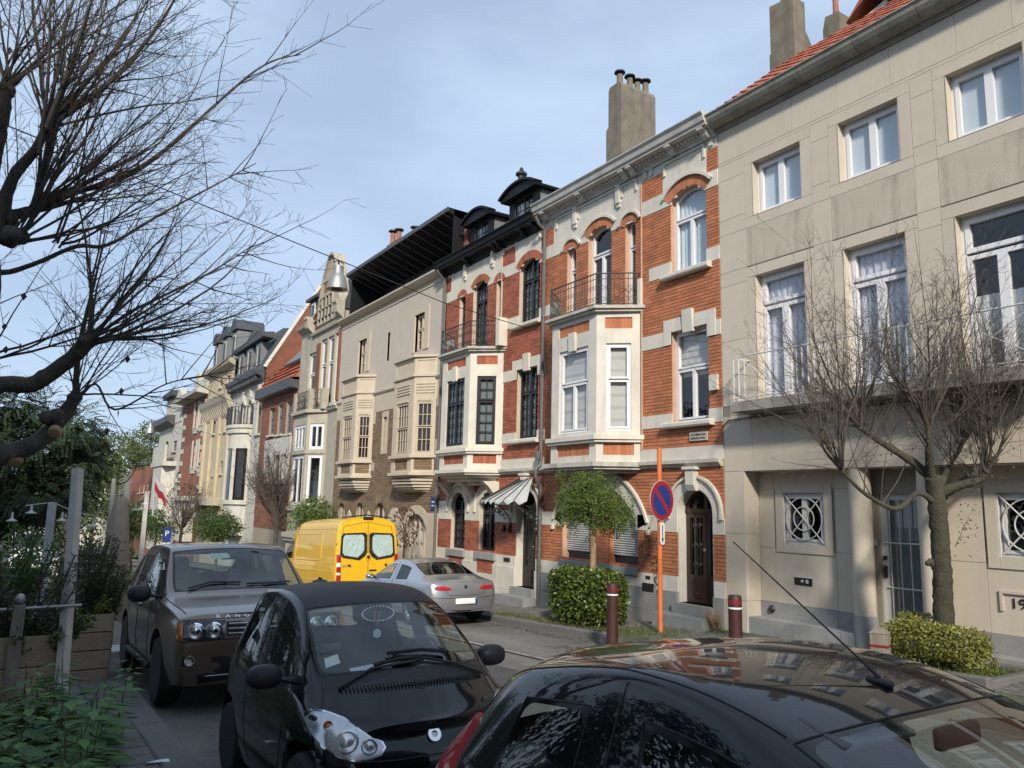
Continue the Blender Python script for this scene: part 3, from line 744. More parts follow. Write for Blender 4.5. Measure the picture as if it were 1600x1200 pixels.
    for fr in (fl, fc, fr_):
        ll = fr.len; mgn = .22 if fr is not fc else .3
        q = Op(mgn, ll-mgn, 1.70, 3.68); up_ = Op(mgn-.03, ll-mgn+.03, 4.02, 4.28); lo = Op(mgn-.06, ll-mgn+.06, 1.16, 1.42)
        mb = MB(); wall(mb, fr, 0, ll, bz0, bz1, [q, up_, lo], 0, .07)
        pz = sub(h, mb, 'bay_wall', wmat)
        mb = MB()
        for z in (up_, lo):
            fbox(mb, fr, z.u0-.01, z.u1+.01, z.z0-.01, z.z1+.01, -.09, -.045)
            n = max(3, int((z.u1-z.u0)/.085)); st = (z.u1-z.u0)/n
            for k in range(n): brick5(mb, fr, z.u0+k*st+.005, z.u0+(k+1)*st-.005, z.z0+.004, z.z1-.004, -.045, -.03)
        stuff(sub(h, mb, 'brick_panel', bmat))
        if black: cells = [(0, .5, 0, .64, 2, 4), (.5, 1, 0, .64, 2, 4), (0, .5, .66, 1, 2, 2), (.5, 1, .66, 1, 2, 2)] if fr is fc else [(0, 1, 0, .64, 2, 4), (0, 1, .66, 1, 2, 2)]
        else: cells = [(0, .5, 0, .58, 1, 1), (.5, 1, 0, .58, 1, 1), (0, 1, .6, 1, 1, 1)] if fr is fc else [(0, 1, 0, .58, 1, 1), (0, 1, .6, 1, 1, 1)]
        window(h, fr, q, -.09, fmat, cells, curtain='curtain' if black else 'blind_grey', cur=1 if black else 2, name='bay_window', glass='glass_dark' if black else 'glass')
        if fr is fc or black is False:
            if fr is fc:
                add(h, 'keystone', wmat, lambda mb: fprof(mb, fr, ll/2-.12, ll/2+.12, [(0, 3.62), (.06, 3.62), (.08, 4.06), (0, 4.06)]))
    def off(d, z0, z1, mb):                     # ring that follows the bay, d metres proud
        k = d*.62
        pp = [(P[0][0]-d, DF+.0), (P[1][0]-k, P[1][1]-d), (P[2][0]+k, P[2][1]-d), (P[3][0]+d, DF+.0)]
        mb.prism([(x, y, z0) for x, y in pp], (0, 0, z1-z0))
    add(h, 'bay_ledge', wmat, lambda mb: (off(.12, 1.50, 1.60, mb), off(.08, 1.44, 1.50, mb)))
    add(h, 'bay_base', 'cream_ledge' if not black else wmat, lambda mb: (off(.16, .90, 1.0, mb), off(.10, .84, .90, mb)))
    add(h, 'balcony_slab', 'cream_ledge', lambda mb: (off(.16, 4.46, 4.53, mb), off(.1, 4.40, 4.46, mb)))
    def corb(mb):
        for d, za, zb in (((-.05, .76, .84), (-.22, .66, .76), (-.42, .56, .66)) if black else ((-.06, .77, .84),)): off(d, za, zb, mb)
        for uu in ((L(.8), L(2.15), L(3.5)) if black else ()): mb.prism([(uu-.12, DF, .2), (uu-.12, DF-.12, .24), (uu-.12, DF-.34, .5), (uu-.12, DF-.55, .66), (uu-.12, DF, .66)], (.24, 0, 0))
    add(h, 'corbel', wmat if black else 'cream_ledge', corb)
    k = .05
    railing(h, [(P[0][0]-k, DF), (P[1][0]-k*.6, P[1][1]-k), (P[2][0]+k*.6, P[2][1]-k), (P[3][0]+k, DF)], 4.53, 5.3, fmat if black else 'iron_brown', .105, .008, True, 'balcony_railing')
    add(h, 'balcony_pier', wmat, lambda mb: fbox(mb, FM, P[3][0]-.02, P[3][0]+(.16 if black else .08), 4.53, 5.35 if black else 5.15, 0, .3 if black else .09))
    return h, dict(dr=dr, L=L, U0=U0, U1=U1, P=P, w1=w1, w2=w2)
h3, i3 = twin('brick_house', 'orange brick townhouse with white bands, wide arched shutters and brown arched door', -16.4, 6.05, 'brick_orange', 'mortar_orange', 'white_stone', 'white_pvc', False)
h2, i2 = twin('brick_house', 'red brick townhouse with white bands, black gridded windows and black dormers', -22.2, 5.8, 'brick_red', 'mortar_white', 'white_stone2', 'black_paint', True)
# cornice of the orange house
def corn(mb, U0, U1, z, big=True):
    fprof(mb, FM, U0, U1, [(a*.85, z+b*.62) for a, b in [(0, 0), (.08, 0), (.1, .12), (.16, .14), (.2, .26), (.42, .3), (.42, .36), (.47, .42), (.5, .58), (.56, .68), (.56, .72), (0, .74)]])
add(h3, 'cornice', 'cornice_white', lambda mb: corn(mb, -16.62, -10.36, 7.66))
def dent(mb, U0, U1, z):
    n = int((U1-U0)/.11)
    for k in range(n): fbox(mb, FM, U0+k*.11+.01, U0+k*.11+.075, z+.105, z+.165, .12, .21)
    for u in (U0+.12, U0+1.7, U0+3.35, U0+3.62, U0+4.9, U1-.14):
        fprof(mb, FM, u-.08, u+.08, [(.08, z+.0), (.15, z-.01), (.2, z+.03), (.24, z+.11), (.34, z+.13), (.35, z+.185), (.08, z+.185)])
add(h3, 'dentil', 'cornice_white', lambda mb: dent(mb, -16.4, -10.4, 7.66))
add(h2, 'cornice', 'cornice_black', lambda mb: corn(mb, -22.45, -16.63, 7.52))
add(h2, 'dentil', 'cornice_black', lambda mb: dent(mb, -22.3, -16.7, 7.52))
add(h3, 'roof', 'roof_zinc', lambda mb: mb.prism([(-16.4, DF-.2, 8.05), (-16.4, DF+3.5, 9.6), (-16.4, DF+9, 8.3)], (6.03, 0, 0)))
add(h2, 'roof', 'slate', lambda mb: mb.prism([(-22.2, DF-.2, 7.95), (-22.2, DF+1.4, 9.4), (-22.2, DF+3, 9.7), (-22.2, DF+9, 8.3)], (5.78, 0, 0)))
def dormer(h, u0, u1, z0, z1, y0=.55):
    fr = FM; o = -y0; q = Op(u0+.28, u1-.28, z0+.1, z1-.12)
    mb = MB(); fbox(mb, fr, u0, q.u0, z0, z1, o-.1, o); fbox(mb, fr, q.u1, u1, z0, z1, o-.1, o); fbox(mb, fr, q.u0, q.u1, q.z1, z1, o-.1, o); fbox(mb, fr, q.u0, q.u1, z0, q.z0, o-.1, o)
    d = sub(h, mb, 'dormer', 'cornice_black')
    t = MB(); fbox(t, fr, u0+.01, u0+.05, z0, z1-.01, o-2.6, o-.1); fbox(t, fr, u1-.05, u1-.01, z0, z1-.01, o-2.6, o-.1); t.build('cheek', 'zinc_grey', d)
    a = Op(u0-.2, u1+.2, z0, z1+.3, .27); t = MB()
    pts = [fr.pt(u, o+.22, z) for u, z in a.arc(12)]; pts = [fr.pt(u0-.18, o+.22, z1-.04)]+pts+[fr.pt(u1+.18, o+.22, z1-.04)]
    t.prism(pts, (0, 3.0, 0)); t.build('dormer_roof', 'cornice_black', d, fix=True)
    t = MB(); arcband(t, fr, a, .07, o, o+.3, 14); t.build('trim', 'cornice_black', d, fix=True)
    t = MB(); xm = (q.u0+q.u1)/2
    for s in (q.u0, xm, q.u1): t.tube([fr.pt(s, o-.05, q.z0), fr.pt(s, o-.05, q.z1)], .025, 4)
    for k in range(4): zz = q.z0+(q.z1-q.z0)*k/3; t.tube([fr.pt(q.u0, o-.05, zz), fr.pt(q.u1, o-.05, zz)], .015, 4)
    for s in ((q.u0+xm)/2, (q.u1+xm)/2): t.tube([fr.pt(s, o-.05, q.z0), fr.pt(s, o-.05, q.z1)], .012, 4)
    t.build('sash', 'black_paint', d); t = MB(); t.quad(fr.pt(q.u0, o-.06, q.z0), fr.pt(q.u1, o-.06, q.z0), fr.pt(q.u1, o-.06, q.z1), fr.pt(q.u0, o-.06, q.z1)); t.build('pane', 'glass', d)
    t = MB(); t.quad(fr.pt(q.u0, o-.16, q.z0), fr.pt(q.u0+.4, o-.16, q.z0), fr.pt(q.u0+.3, o-.16, q.z1), fr.pt(q.u0, o-.16, q.z1)); t.build('curtain', 'curtain', d)
    t = MB(); fbox(t, fr, u0, u1, z0, z1, o-2.5, o-2.4); t.build('back', 'interior', d)
dormer(h2, -21.75, -20.36, 8.05, 9.28); dormer(h2, -19.3, -17.75, 8.05, 9.32)
# chimneys
def chimney(h, pts, y0, y1, ztop, mat='chimney', pots=(), potmat='terracotta', rim=True):
    mb = MB(); mb.prism([(x, y0, z) for x, z in pts], (0, y1-y0, 0)); c = sub(h, mb, 'chimney', mat, fix=True)
    for (x, y, z, r, hh) in pots:
        t = MB(); t.lathe([(r*1.1, 0), (r, .06), (r*.9, hh*.6), (r*.9, hh*.8)], (x, y, z), seg=12); t.build('chimney_pot', potmat, c, smooth=True)
        t = MB(); t.lathe([(r*.7, hh*.75), (r*.7, hh*.9), (r*1.7, hh*.92), (r*1.6, hh), (.01, hh*1.05)], (x, y, z), seg=12); t.build('cowl', 'iron', c, smooth=True)
    return c
chimney(h3, [(-16.68, 8.0), (-16.0, 8.0), (-16.0, 12.3), (-16.08, 12.43), (-16.52, 12.43), (-16.58, 12.3), (-16.58, 11.2), (-16.68, 11.1)], 13.75, 15.1, 12.4, potmat='chimney',
        pots=[(-16.3, 13.95, 12.4, .1, .5), (-16.25, 14.3, 12.4, .1, .46), (-16.25, 14.6, 12.4, .1, .42), (-16.22, 14.9, 12.4, .1, .5)])
mb_ = MB(); mb_.box(-21.0, -20.4, 13.2, 14.2, 8.5, 10.75); c_ = sub(h2, mb_, 'chimney', 'white_stone')
t = MB(); t.lathe([(.12, 0), (.12, .35), (.2, .36), (.2, .42), (.09, .5), (.05, .62), (0, .66)], (-20.75, 13.4, 10.75), seg=10); t.build('chimney_pot', 'iron', c_)
t = MB(); t.tube([(-20.5, 13.6, 10.75), (-20.5, 13.8, 10.95), (-20.5, 14.1, 10.75)], .03, 5); t.build('cap', 'zinc_grey', c_)
# plaque, letter slots, meter box, ivy shoots on the orange house; rain pipe
add(h3, 'name_plaque', 'cream_ledge', lambda mb: fbox(mb, FM, -11.2, -10.72, 1.38, 1.56, .03, .05))
add(h3, 'letter_slot', 'iron', lambda mb: (fbox(mb, FM, -12.62, -12.28, -1.72, -1.55, .02, .062), fbox(mb, FM, -12.53, -12.4, -1.46, -1.4, .02, .045)))
add(h3, 'vent_box', 'white_stone', lambda mb: fbox(mb, FM, -10.62, -10.42, 2.35, 2.66, .016, .09))
add(h2, 'letter_slot', 'iron', lambda mb: fbox(mb, FM, -18.2, -17.9, -1.5, -1.4, .02, .05))
def pipe(mb):
    x = -16.42
    mb.tube([(x, DF-.42, 7.75), (x, DF-.3, 7.55), (x, DF-.1, 7.4), (x, DF-.1, 1.2), (x, DF-.12, 1.05), (x, DF-.26, .95), (x, DF-.26, .75), (x, DF-.1, .55), (x, DF-.1, -2.5)], .05, 8)
    for z in (6.5, 5.0, 3.4, 1.9, -.3, -1.5): mb.lathe([(.062, -.03), (.062, .03)], (x, DF-.1, z), seg=8)
    mb.lathe([(.062, -.1), (.085, 0), (.085, .12)], (x, DF-.2, 1.28), seg=8)
o = MB(); pipe(o); sub(h3, o, 'rain_pipe', 'pipe_grey', smooth=True)
o = MB(); o.tube([(-22.25, DF-.42, 7.7), (-22.25, DF-.1, 7.4), (-22.25, DF-.1, -2.9)], .05, 8); sub(h2, o, 'rain_pipe', 'pipe_grey', smooth=True)
# ------------------------------------------------------------------ the pale stone house on the right
h4 = house_root('stone_house', 'beige stone slab townhouse with white balcony and two stone columns at its door', -10.35, -3.75)
shell(h4, -10.35, -3.75, 8.2)
U0, U1 = -10.35, -3.75
wins = [Op(-9.48+1.87*k, -8.38+1.87*k, 5.66, 6.76) for k in range(3)]; drs = [Op(-9.48+1.87*k, -8.38+1.87*k, 2.0, 4.46) for k in range(3)]
add(h4, 'wall', 'h4_joint', lambda mb: wall(mb, FM, U0, U1, .73, 7.9, wins+drs, -.012, .3))
SPN = {}
def panel(u0, u1, z0, z1, fr=FM, o0=-.012, o1=0.0, mat='h4_stone', parent=h4):
    g = .0028; mb = MB(); c = fr.pt((u0+u1)/2, 0, (z0+z1)/2)
    w, hh = (u1-u0)/2-g, (z1-z0)/2-g; e = .0035
    a = [(-w, hh), (-w, -hh), (w, -hh), (w, hh)]
    vs = [fr.u*x+Vector((0, 0, z))+fr.n*o0 for x, z in ((-w,-hh),(w,-hh),(w,hh),(-w,hh))]+[fr.u*x+Vector((0, 0, z))+fr.n*(o1-e*.6) for x, z in ((-w,-hh),(w,-hh),(w,hh),(-w,hh))]+[fr.u*x+Vector((0, 0, z))+fr.n*o1 for x, z in ((-w+e,-hh+e),(w-e,-hh+e),(w-e,hh-e),(-w+e,hh-e))]
    mb.v += vs
    for s in (0, 4):
        for k in range(4): j = (k+1) % 4; mb.f.append((s+k, s+j, s+4+j, s+4+k))
    mb.f.append((8, 9, 10, 11))
    ob = mb.build('stone_panel', mat, parent); ob.location = c-parent.location; return ob
cols = [U0, -9.68, -8.18, -7.81, -6.31, -5.94, -4.44, U1]
def rows(z0, z1, us, skip=()):
    for i in range(len(us)-1):
        if i in skip: continue
        panel(us[i], us[i+1], z0, z1)
rows(7.02, 7.85, [U0, -9.85, -8.55, -7.6, -6.62, -5.55, -4.75, U1]); rows(6.96-.34+.34, 7.02, [U0, U1])
rows(6.62, 6.96, cols, (1, 3, 5)); rows(5.78, 6.62, cols, (1, 3, 5)); rows(5.46, 5.78, cols, (1, 3, 5))
for i in range(7): panel(cols[i], cols[i+1], 4.68, 5.46, mat='h4_stone_dirty' if i % 2 else 'h4_stone')
rows(4.40, 4.68, cols, (1, 3, 5)); rows(3.28, 4.40, cols, (1, 3, 5)); rows(2.0, 3.28, cols, (1, 3, 5))
rows(.74, 1.80, [U0, -9.66, -8.98, -8.0, -7.05, -6.1, -5.1, -4.4, U1])
# window surrounds (slabs round each opening) and splayed reveals
def surr(q, z0=None):
    def f(mb):
        t = .2; zb = q.z0 if z0 is None else z0
        for (a, b, c, d) in ((q.u0-t, q.u0, zb, q.z1), (q.u1, q.u1+t, zb, q.z1), (q.u0-t, q.u1+t, q.z1, q.z1+.2)): fbox(mb, FM, a+.003, b-.003, c+.003, d-.003, -.012, .003)
        if z0 is None: fbox(mb, FM, q.u0-t+.003, q.u1+t-.003, q.z0-.2, q.z0-.003, -.012, .003)
        b = -.26
        p = FM.pt
        mb.quad(p(q.u0-.002,b,q.z0), p(q.u0-.002,.012,q.z0), p(q.u0-.002,.012,q.z1), p(q.u0-.002,b,q.z1))
    return f
for q in wins: add(h4, 'window_surround', 'h4_stone', surr(q))
for q in drs: add(h4, 'window_surround', 'h4_stone', surr(q, 2.0))
def rev(mb):
    p = FM.pt; b = -.3
    for q in wins+drs:
        e = .004
        mb.quad(p(q.u0+e,b,q.z0), p(q.u0+e,.01,q.z0), p(q.u0+e,.01,q.z1), p(q.u0+e,b,q.z1)); mb.quad(p(q.u1-e,.01,q.z0), p(q.u1-e,b,q.z0), p(q.u1-e,b,q.z1), p(q.u1-e,.01,q.z1))
        mb.quad(p(q.u0,.01,q.z1-e), p(q.u1,.01,q.z1-e), p(q.u1,b,q.z1-e), p(q.u0,b,q.z1-e)); mb.quad(p(q.u0,b,q.z0+e), p(q.u1,b,q.z0+e), p(q.u1,.01,q.z0+e), p(q.u0,.01,q.z0+e))
add(h4, 'window_reveal', 'h4_stone', rev)
0 and add(h4, 'window_sill', 'h4_stone_dirty', lambda mb: [fprof(mb, FM, q.u0-.08, q.u1+.08, [(-.2, q.z0-.06), (.05, q.z0-.06), (.05, q.z0-.03), (-.2, q.z0+.01)]) for q in wins])
for q in wins: window(h4, FM, q, -.2, 'white_pvc', [(0, .5, 0, 1, 1, 1), (.5, 1, 0, 1, 1, 1)], fw_=.06, sash=.06, curtain='curtain_blue', cur=0, cur_o=.03, cur_z=(.06 if q is not wins[1] else .12, 1))
for k, q in enumerate(drs): window(h4, FM, q, -.2, 'white_pvc', [(0, .5, 0, .76, 1, 1), (.5, 1, 0, .76, 1, 1), (0, 1, .78, 1, 1, 1)], fw_=.06, sash=.07, curtain=['curtain_lav', 'curtain_lav', 'curtain'][k], name='balcony_door', cur_z=(0.02, 1 if k < 2 else .5))
# balcony
PB = .5; bu0, bu1 = -9.72, -4.38
add(h4, 'balcony_slab', 'concrete', lambda mb: (fbox(mb, FM, bu0, bu1, 1.80, 1.95, 0, PB), fbox(mb, FM, bu0+.03, bu1-.03, 1.95, 1.99, 0, PB-.03)))
mb = MB(); yb = DF-PB+.05
pl = [(bu0+.05, DF-.01), (bu0+.05, yb), (bu1-.05, yb), (bu1-.05, DF-.01)]
for z in (2.82, 2.05): mb.tube([(x, y, z) for x, y in pl], .014 if z > 2.5 else .01, 6)
rl = sub(h4, mb, 'balcony_railing', 'white_metal')
t = MB(); t.box(-.006, .006, -.012, .012, 1.99, 2.82); bme = t.mesh('baluster', 'white_metal')
xp = [(bu0+.17, bu0+1.25), (bu0+2.05, bu0+3.2), (bu0+4.0, bu1-.17)]; x = bu0+.05
while x < bu1:
    if not any(a+.02 < x < b-.02 for a, b in xp): link('baluster', bme, rl, (x, yb, 0))
    x += .115
for a, b in xp:
    for x in (a, b): link('baluster', bme, rl, (x, yb, 0))
    t = MB(); t.tube([(a, yb, 2.07), (b, yb, 2.8)], .008, 5); t.tube([(a, yb, 2.8), (b, yb, 2.07)], .008, 5); t.build('cross_brace', 'white_metal', rl)
for k in (.15, .3): link('baluster', bme, rl, (bu0+.05, DF-k, 0))
# gutter, roof tiles, chimneys, dormer
gp = [(0, 7.70), (.05, 7.70), (.05, 7.74), (.1, 7.75), (.1, 7.78), (.16, 7.77), (.26, 7.79), (.35, 7.84), (.41, 7.91), (.44, 7.99), (.47, 8.0), (.47, 8.025), (.4, 8.025), (0, 8.02)]
gp = [(o_*.8, z_) for o_, z_ in gp]; gb = [U0+1.1*k for k in range(7)]
for i in range(6): add(h4, 'gutter', 'concrete', lambda mb: fprof(mb, FM, gb[i]+.004 if i else gb[i], gb[i+1]-.004, gp))
zr = atY(1175, 128, DF+2.6).z
a = Vector((0, DF-.28, 8.0)); b = Vector((0, DF+2.6, zr)); sl = (b-a); sn = sl.normalized(); nn = Vector((0, -sn.z, sn.y))
add(h4, 'roof', 'slate', lambda mb: mb.prism([(U0-.0, DF-.3, 7.95), (U0, DF+2.6, zr-.08), (U0, DF+9, 8.2)], (U1-U0, 0, 0)))
t = MB(); tw, tl = .262, .36
prof = [(-tw/2, 0), (-tw*.3, .035), (-tw*.05, .02), (tw*.25, .0), (tw*.42, .012), (tw/2+.02, .03)]
rowsT = []
for s in (0, 1): rowsT.append([Vector((x, 0, 0))+sn*(tl*s)+nn*(hh+(.025 if s == 0 else 0)) for x, hh in prof])
rowsT.insert(0, [v-nn*.03 for v in rowsT[0]])
t.grid(rowsT); tme = t.mesh('roof_tile', 'tile_red')
nr = int(sl.length/(tl*.86))
for j in range(nr+1):
    for i in range(25):
        c = a+sn*(j*tl*.86)+nn*.01+Vector((U0+.15+i*tw, 0, 0)); ob = link('roof_tile', tme, h4, c-h4.location); ob.rotation_euler = (random.uniform(-.02, .02), random.uniform(-.015, .015), 0)
chimney(h4, [(-10.95, 8.3), (-10.25, 8.3), (-10.25, 10.7), (-10.95, 10.7)], 14.0, 14.75, 10.7); chimney(h4, [(-10.93, 10.7), (-10.27, 10.7), (-10.27, 11.85), (-10.93, 11.95)], 14.02, 14.45, 11.9, pots=[(-10.6, 14.2, 11.9, .12, .6)]); add(h4, 'chimney_shoulder', 'chimney', lambda mb: mb.prism([(-10.94, 14.45, 10.7), (-10.94, 14.74, 10.7), (-10.94, 14.45, 11.1)], (.68, 0, 0)))
chimney(h4, [(-9.92, 8.5), (-9.5, 8.5), (-9.5, 11.25), (-9.85, 11.3), (-9.92, 11.0)], 14.6, 15.1, 11.2, pots=[(-9.7, 14.8, 11.25, .07, .6)])
add(h4, 'dormer', 'white_stone', lambda mb: mb.prism([(-9.35, 15.0, 9.5), (-8.6, 15.0, 9.5), (-8.6, 15.0, 11.2), (-9.35, 15.0, 11.0)], (0, 1.2, 0)))
add(h4, 'dormer_roof', 'tile_red', lambda mb: mb.prism([(-9.5, 14.85, 11.05), (-8.95, 14.85, 11.65), (-8.4, 14.85, 11.15), (-8.95, 14.85, 11.45)], (0, 1.5, 0)))
# ground floor: recess, inner wall, columns, door
RU0, RU1, RO = -9.87, -4.23, -.4
gzl = pave_z(-9.87, 11.5)-.3
for (x0, x1) in ((U0, RU0), (RU1, U1)):
    add(h4, 'pier', 'h4_joint', lambda mb: fbox(mb, FM, x0+.005, x1-.005, gzl, .735, -.45, -.014))
    zz = [-2.4, -1.63, -.42, .74]
    for i in range(3): panel(x0, x1, zz[i], zz[i+1], mat='h4_stone')
frj = Fr((RU0, DF+.4), (RU0, DF)) ; 
fj = Fr((RU0, DF+.0), (RU0, DF+.4)); fj.n = Vector((1, 0, 0)); fj.p = Vector((RU0-.005, DF, 0))
for i in range(3): panel(0, .4, zz[i], zz[i+1], fr=fj, o0=0, o1=.012)
add(h4, 'soffit', 'h4_stone', lambda mb: fbox(mb, FM, RU0, RU1, .735, .8, -.45, -.013))
FI = Fr((0, DF+.4), (1, DF+.4))
gw = [Op(-9.32, -8.46, -.56, .345), Op(-5.64, -4.78, -.56, .345)]; gd = Op(-7.47, -6.65, -2.0, .33)
add(h4, 'inner_wall', 'h4_joint', lambda mb: wall(mb, FI, RU0, RU1, gzl, .75, gw+[gd], -.012, .14))
ic = [RU0, -9.52, -8.26, -7.62]; 
for mir in (0, 1):
    us = ic if not mir else [2*-7.05-x for x in reversed(ic)]; us = [x if not mir else x for x in us]
    for i in range(3):
        wn_ = i == 1
        for (z0, z1) in ((.42, .74), (-.66, .42), (-1.63, -.66)):
            if wn_ and (z0, z1) == (-.66, .42): continue
            if i == 1 and z0 == -1.63:
                m_ = (us[1]+us[2])/2; panel(us[i], m_, z0, z1, FI); panel(m_, us[i+1], z0, z1, FI); continue
            panel(us[i], us[i+1], z0, z1, FI)
    q = gw[mir]; 
    def ws(mb):
        t = .16
        for (a_, b_, c_, d_) in ((q.u0-t, q.u0, q.z0-t, q.z1+t), (q.u1, q.u1+t, q.z0-t, q.z1+t), (q.u0, q.u1, q.z1, q.z1+t), (q.u0, q.u1, q.z0-t, q.z0)): fbox(mb, FI, a_+.002, b_-.002, c_+.002, d_-.002, -.012, .022)
    add(h4, 'window_surround', 'h4_stone', ws)
    w = window(h4, FI, q, -.08, 'white_metal', [(0, .5, 0, 1, 1, 1), (.5, 1, 0, 1, 1, 1)], fw_=.05, sash=.05, glass='glass_dark')
    t = MB(); oc = -.0
    t.tube([FI.pt(q.u0+.03, oc, q.z0+.03), FI.pt(q.u1-.03, oc, q.z1-.03)], .012, 5); t.tube([FI.pt(q.u0+.03, oc, q.z1-.03), FI.pt(q.u1-.03, oc, q.z0+.03)], .012, 5)
    for r in (.21, .37): t.tube([FI.pt(q.uc+r*math.cos(k*math.pi/16), oc, (q.z0+q.z1)/2+r*math.sin(k*math.pi/16)) for k in range(32)], .011, 5, closed=True)
    for s in (q.u0+.01, q.u1-.01): t.tube([FI.pt(s, oc, q.z0), FI.pt(s, oc, q.z1)], .014, 5)
    t.build('window_grille', 'white_metal', w)
    pus = [us[0], (us[0]+us[1])/2, us[1]+.5, us[2], us[3]] if not mir else [us[0], us[1], us[2]-.5, us[2]+.1, us[3]]
    for i in range(4): panel(pus[i], pus[i+1], -2.4, -1.63, FI, -.012, .03, 'bluestone')
add(h4, 'plinth_step', 'bluestone', lambda mb: [fbox(mb, FM, x, x+.93, gzl, -1.9+.0*k, -.4, -.03) for k, x in enumerate([RU0+.94*j for j in range(6)])])
for xc in (-7.62, -6.48):
    t = MB(); t.lathe([(.17, -1.6), (.17, .45), (.165, .6), (.16, .74)], (xc, DF+.17, 0), seg=28); c = sub(h4, t, 'column', 'h4_stone', smooth=True)
    t = MB(); t.lathe([(.185, -2.3), (.185, -1.63), (.175, -1.6)], (xc, DF+.17, 0), seg=28); t.build('column_base', 'bluestone', c, smooth=True)
# barred front door
def fdoor(mb):
    q = gd
    for (a_, b_, c_, d_) in ((q.u0, q.u0+.12, q.z0, q.z1), (q.u1-.12, q.u1, q.z0, q.z1), (q.u0+.12, q.u1-.12, q.z1-.1, q.z1), (q.u0+.12, q.u1-.12, q.z0, q.z0+.2)): fbox(mb, FI, a_, b_, c_, d_, -.13, -.07)
d = add(h4, 'front_door', 'white_metal', fdoor)
t = MB(); t.quad(FI.pt(gd.u0, -.1, gd.z0), FI.pt(gd.u1, -.1, gd.z0), FI.pt(gd.u1, -.1, gd.z1), FI.pt(gd.u0, -.1, gd.z1)); t.build('pane', 'glass_dark', d)
t = MB(); t.quad(FI.pt(gd.u0, -.16, gd.z0), FI.pt(gd.u1, -.16, gd.z0), FI.pt(gd.u1, -.16, gd.z1), FI.pt(gd.u0, -.16, gd.z1)); t.build('curtain', 'curtain', d)
for k in range(4):
    t = MB(); xx = gd.u0+.16+k*(gd.u1-gd.u0-.32)/3; t.tube([FI.pt(xx, -.05, gd.z0+.15), FI.pt(xx, -.05, gd.z1-.08)], .011, 5); t.build('bar', 'white_metal', d)
for zc in (-.45, -1.15):
    t = MB(); t.tube([FI.pt(gd.u0+.08, -.05, zc), FI.pt(gd.u1-.08, -.05, zc)], .013, 5); t.build('bar', 'white_metal', d)
t = MB(); fbox(t, FI, gd.u0+.03, gd.u0+.08, -1.0, -.82, -.07, -.04); fbox(t, FI, gd.u0+.03, gd.u0+.08, -.72, -.66, -.07, -.04); t.tube([FI.pt(gd.u0+.055, -.02, -.95), FI.pt(gd.u0+.055, -.0, -.9), FI.pt(gd.u0+.055, -.02, -.8)], .012, 6); t.build('handle', 'iron', d)
add(h4, 'door_bell', 'white_metal', lambda mb: fbox(mb, FI, -7.57, -7.51, -.5, -.4, .0, .02))
lb = add(h4, 'letter_slot', 'black_paint', lambda mb: fbox(mb, FI, -9.12, -8.76, -1.27, -1.14, .0, .012))
t = MB(); t.lathe([(.025, 0), (.025, .02), (0, .022)], FI.pt(-8.95, .012, -1.2), (0, -1, 0), 10); fbox(t, FI, -8.88, -8.83, -1.23, -1.17, .012, .02); t.build('bell_button', 'white_metal', lb)
t = MB(); fbox(t, FI, -9.13, -8.75, -1.14, -1.13, 0, .02); t.build('trim', 'white_metal', lb)
o = MB(); o.lathe([(.06, 0), (.07, .02), (.05, .05), (.03, .06), (0, .05)], FI.pt(-9.6, .03, -1.75), (0, -1, 0), 14); sub(h4, o, 'tap_cover', 'iron', smooth=True)
np_ = add(h4, 'number_panel', 'h4_stone', lambda mb: (fbox(mb, FI, -5.68, -4.9, -1.06, -1.02, 0, .03), fbox(mb, FI, -5.68, -5.64, -1.3, -1.06, 0, .03), fbox(mb, FI, -4.94, -4.9, -1.3, -1.06, 0, .03)))
def text(parent, s, size, loc, mat, rot=(math.pi/2, 0, 0), ext=.004, name='lettering', align='LEFT', sx=1.0):
    c = bpy.data.curves.new(name, 'FONT'); c.body = s; c.size = size; c.extrude = ext; c.align_x = align
    tmp = bpy.data.objects.new(name, c); COL.objects.link(tmp)
    dg = bpy.context.evaluated_depsgraph_get(); me = bpy.data.meshes.new_from_object(tmp.evaluated_get(dg)); bpy.data.objects.remove(tmp)
    me.name = name; me.materials.clear(); me.materials.append(M[mat]); ob = link(name, me, parent, loc); ob.rotation_euler = rot; ob.scale = (sx, 1, 1); return ob
text(np_, '198', .2, FI.pt(-5.56, .012, -1.25), 'black_paint', sx=1.15)
o = MB(); o.tube([(-10.35, DF-.03, 1.6), (-10.2, DF-.03, 1.72), (-9.7, DF-.03, 1.74), (-4, DF-.03, 1.72)], .012, 5); sub(h4, o, 'cable', 'iron')
# relief lines on the worn plaque of the orange house
pq = [c for c in h3.children if c.name.startswith('name_plaque')][0]
t = MB()
for zz in (1.50, 1.43):
    x = -11.16
    while x < -10.78:
        w = random.uniform(.015, .03); fbox(t, FM, x, x+w, zz-.02, zz+.02, .05, .056); x += w+random.uniform(.008, .02)
stuff(t.build('worn_relief', 'iron_brown', pq))
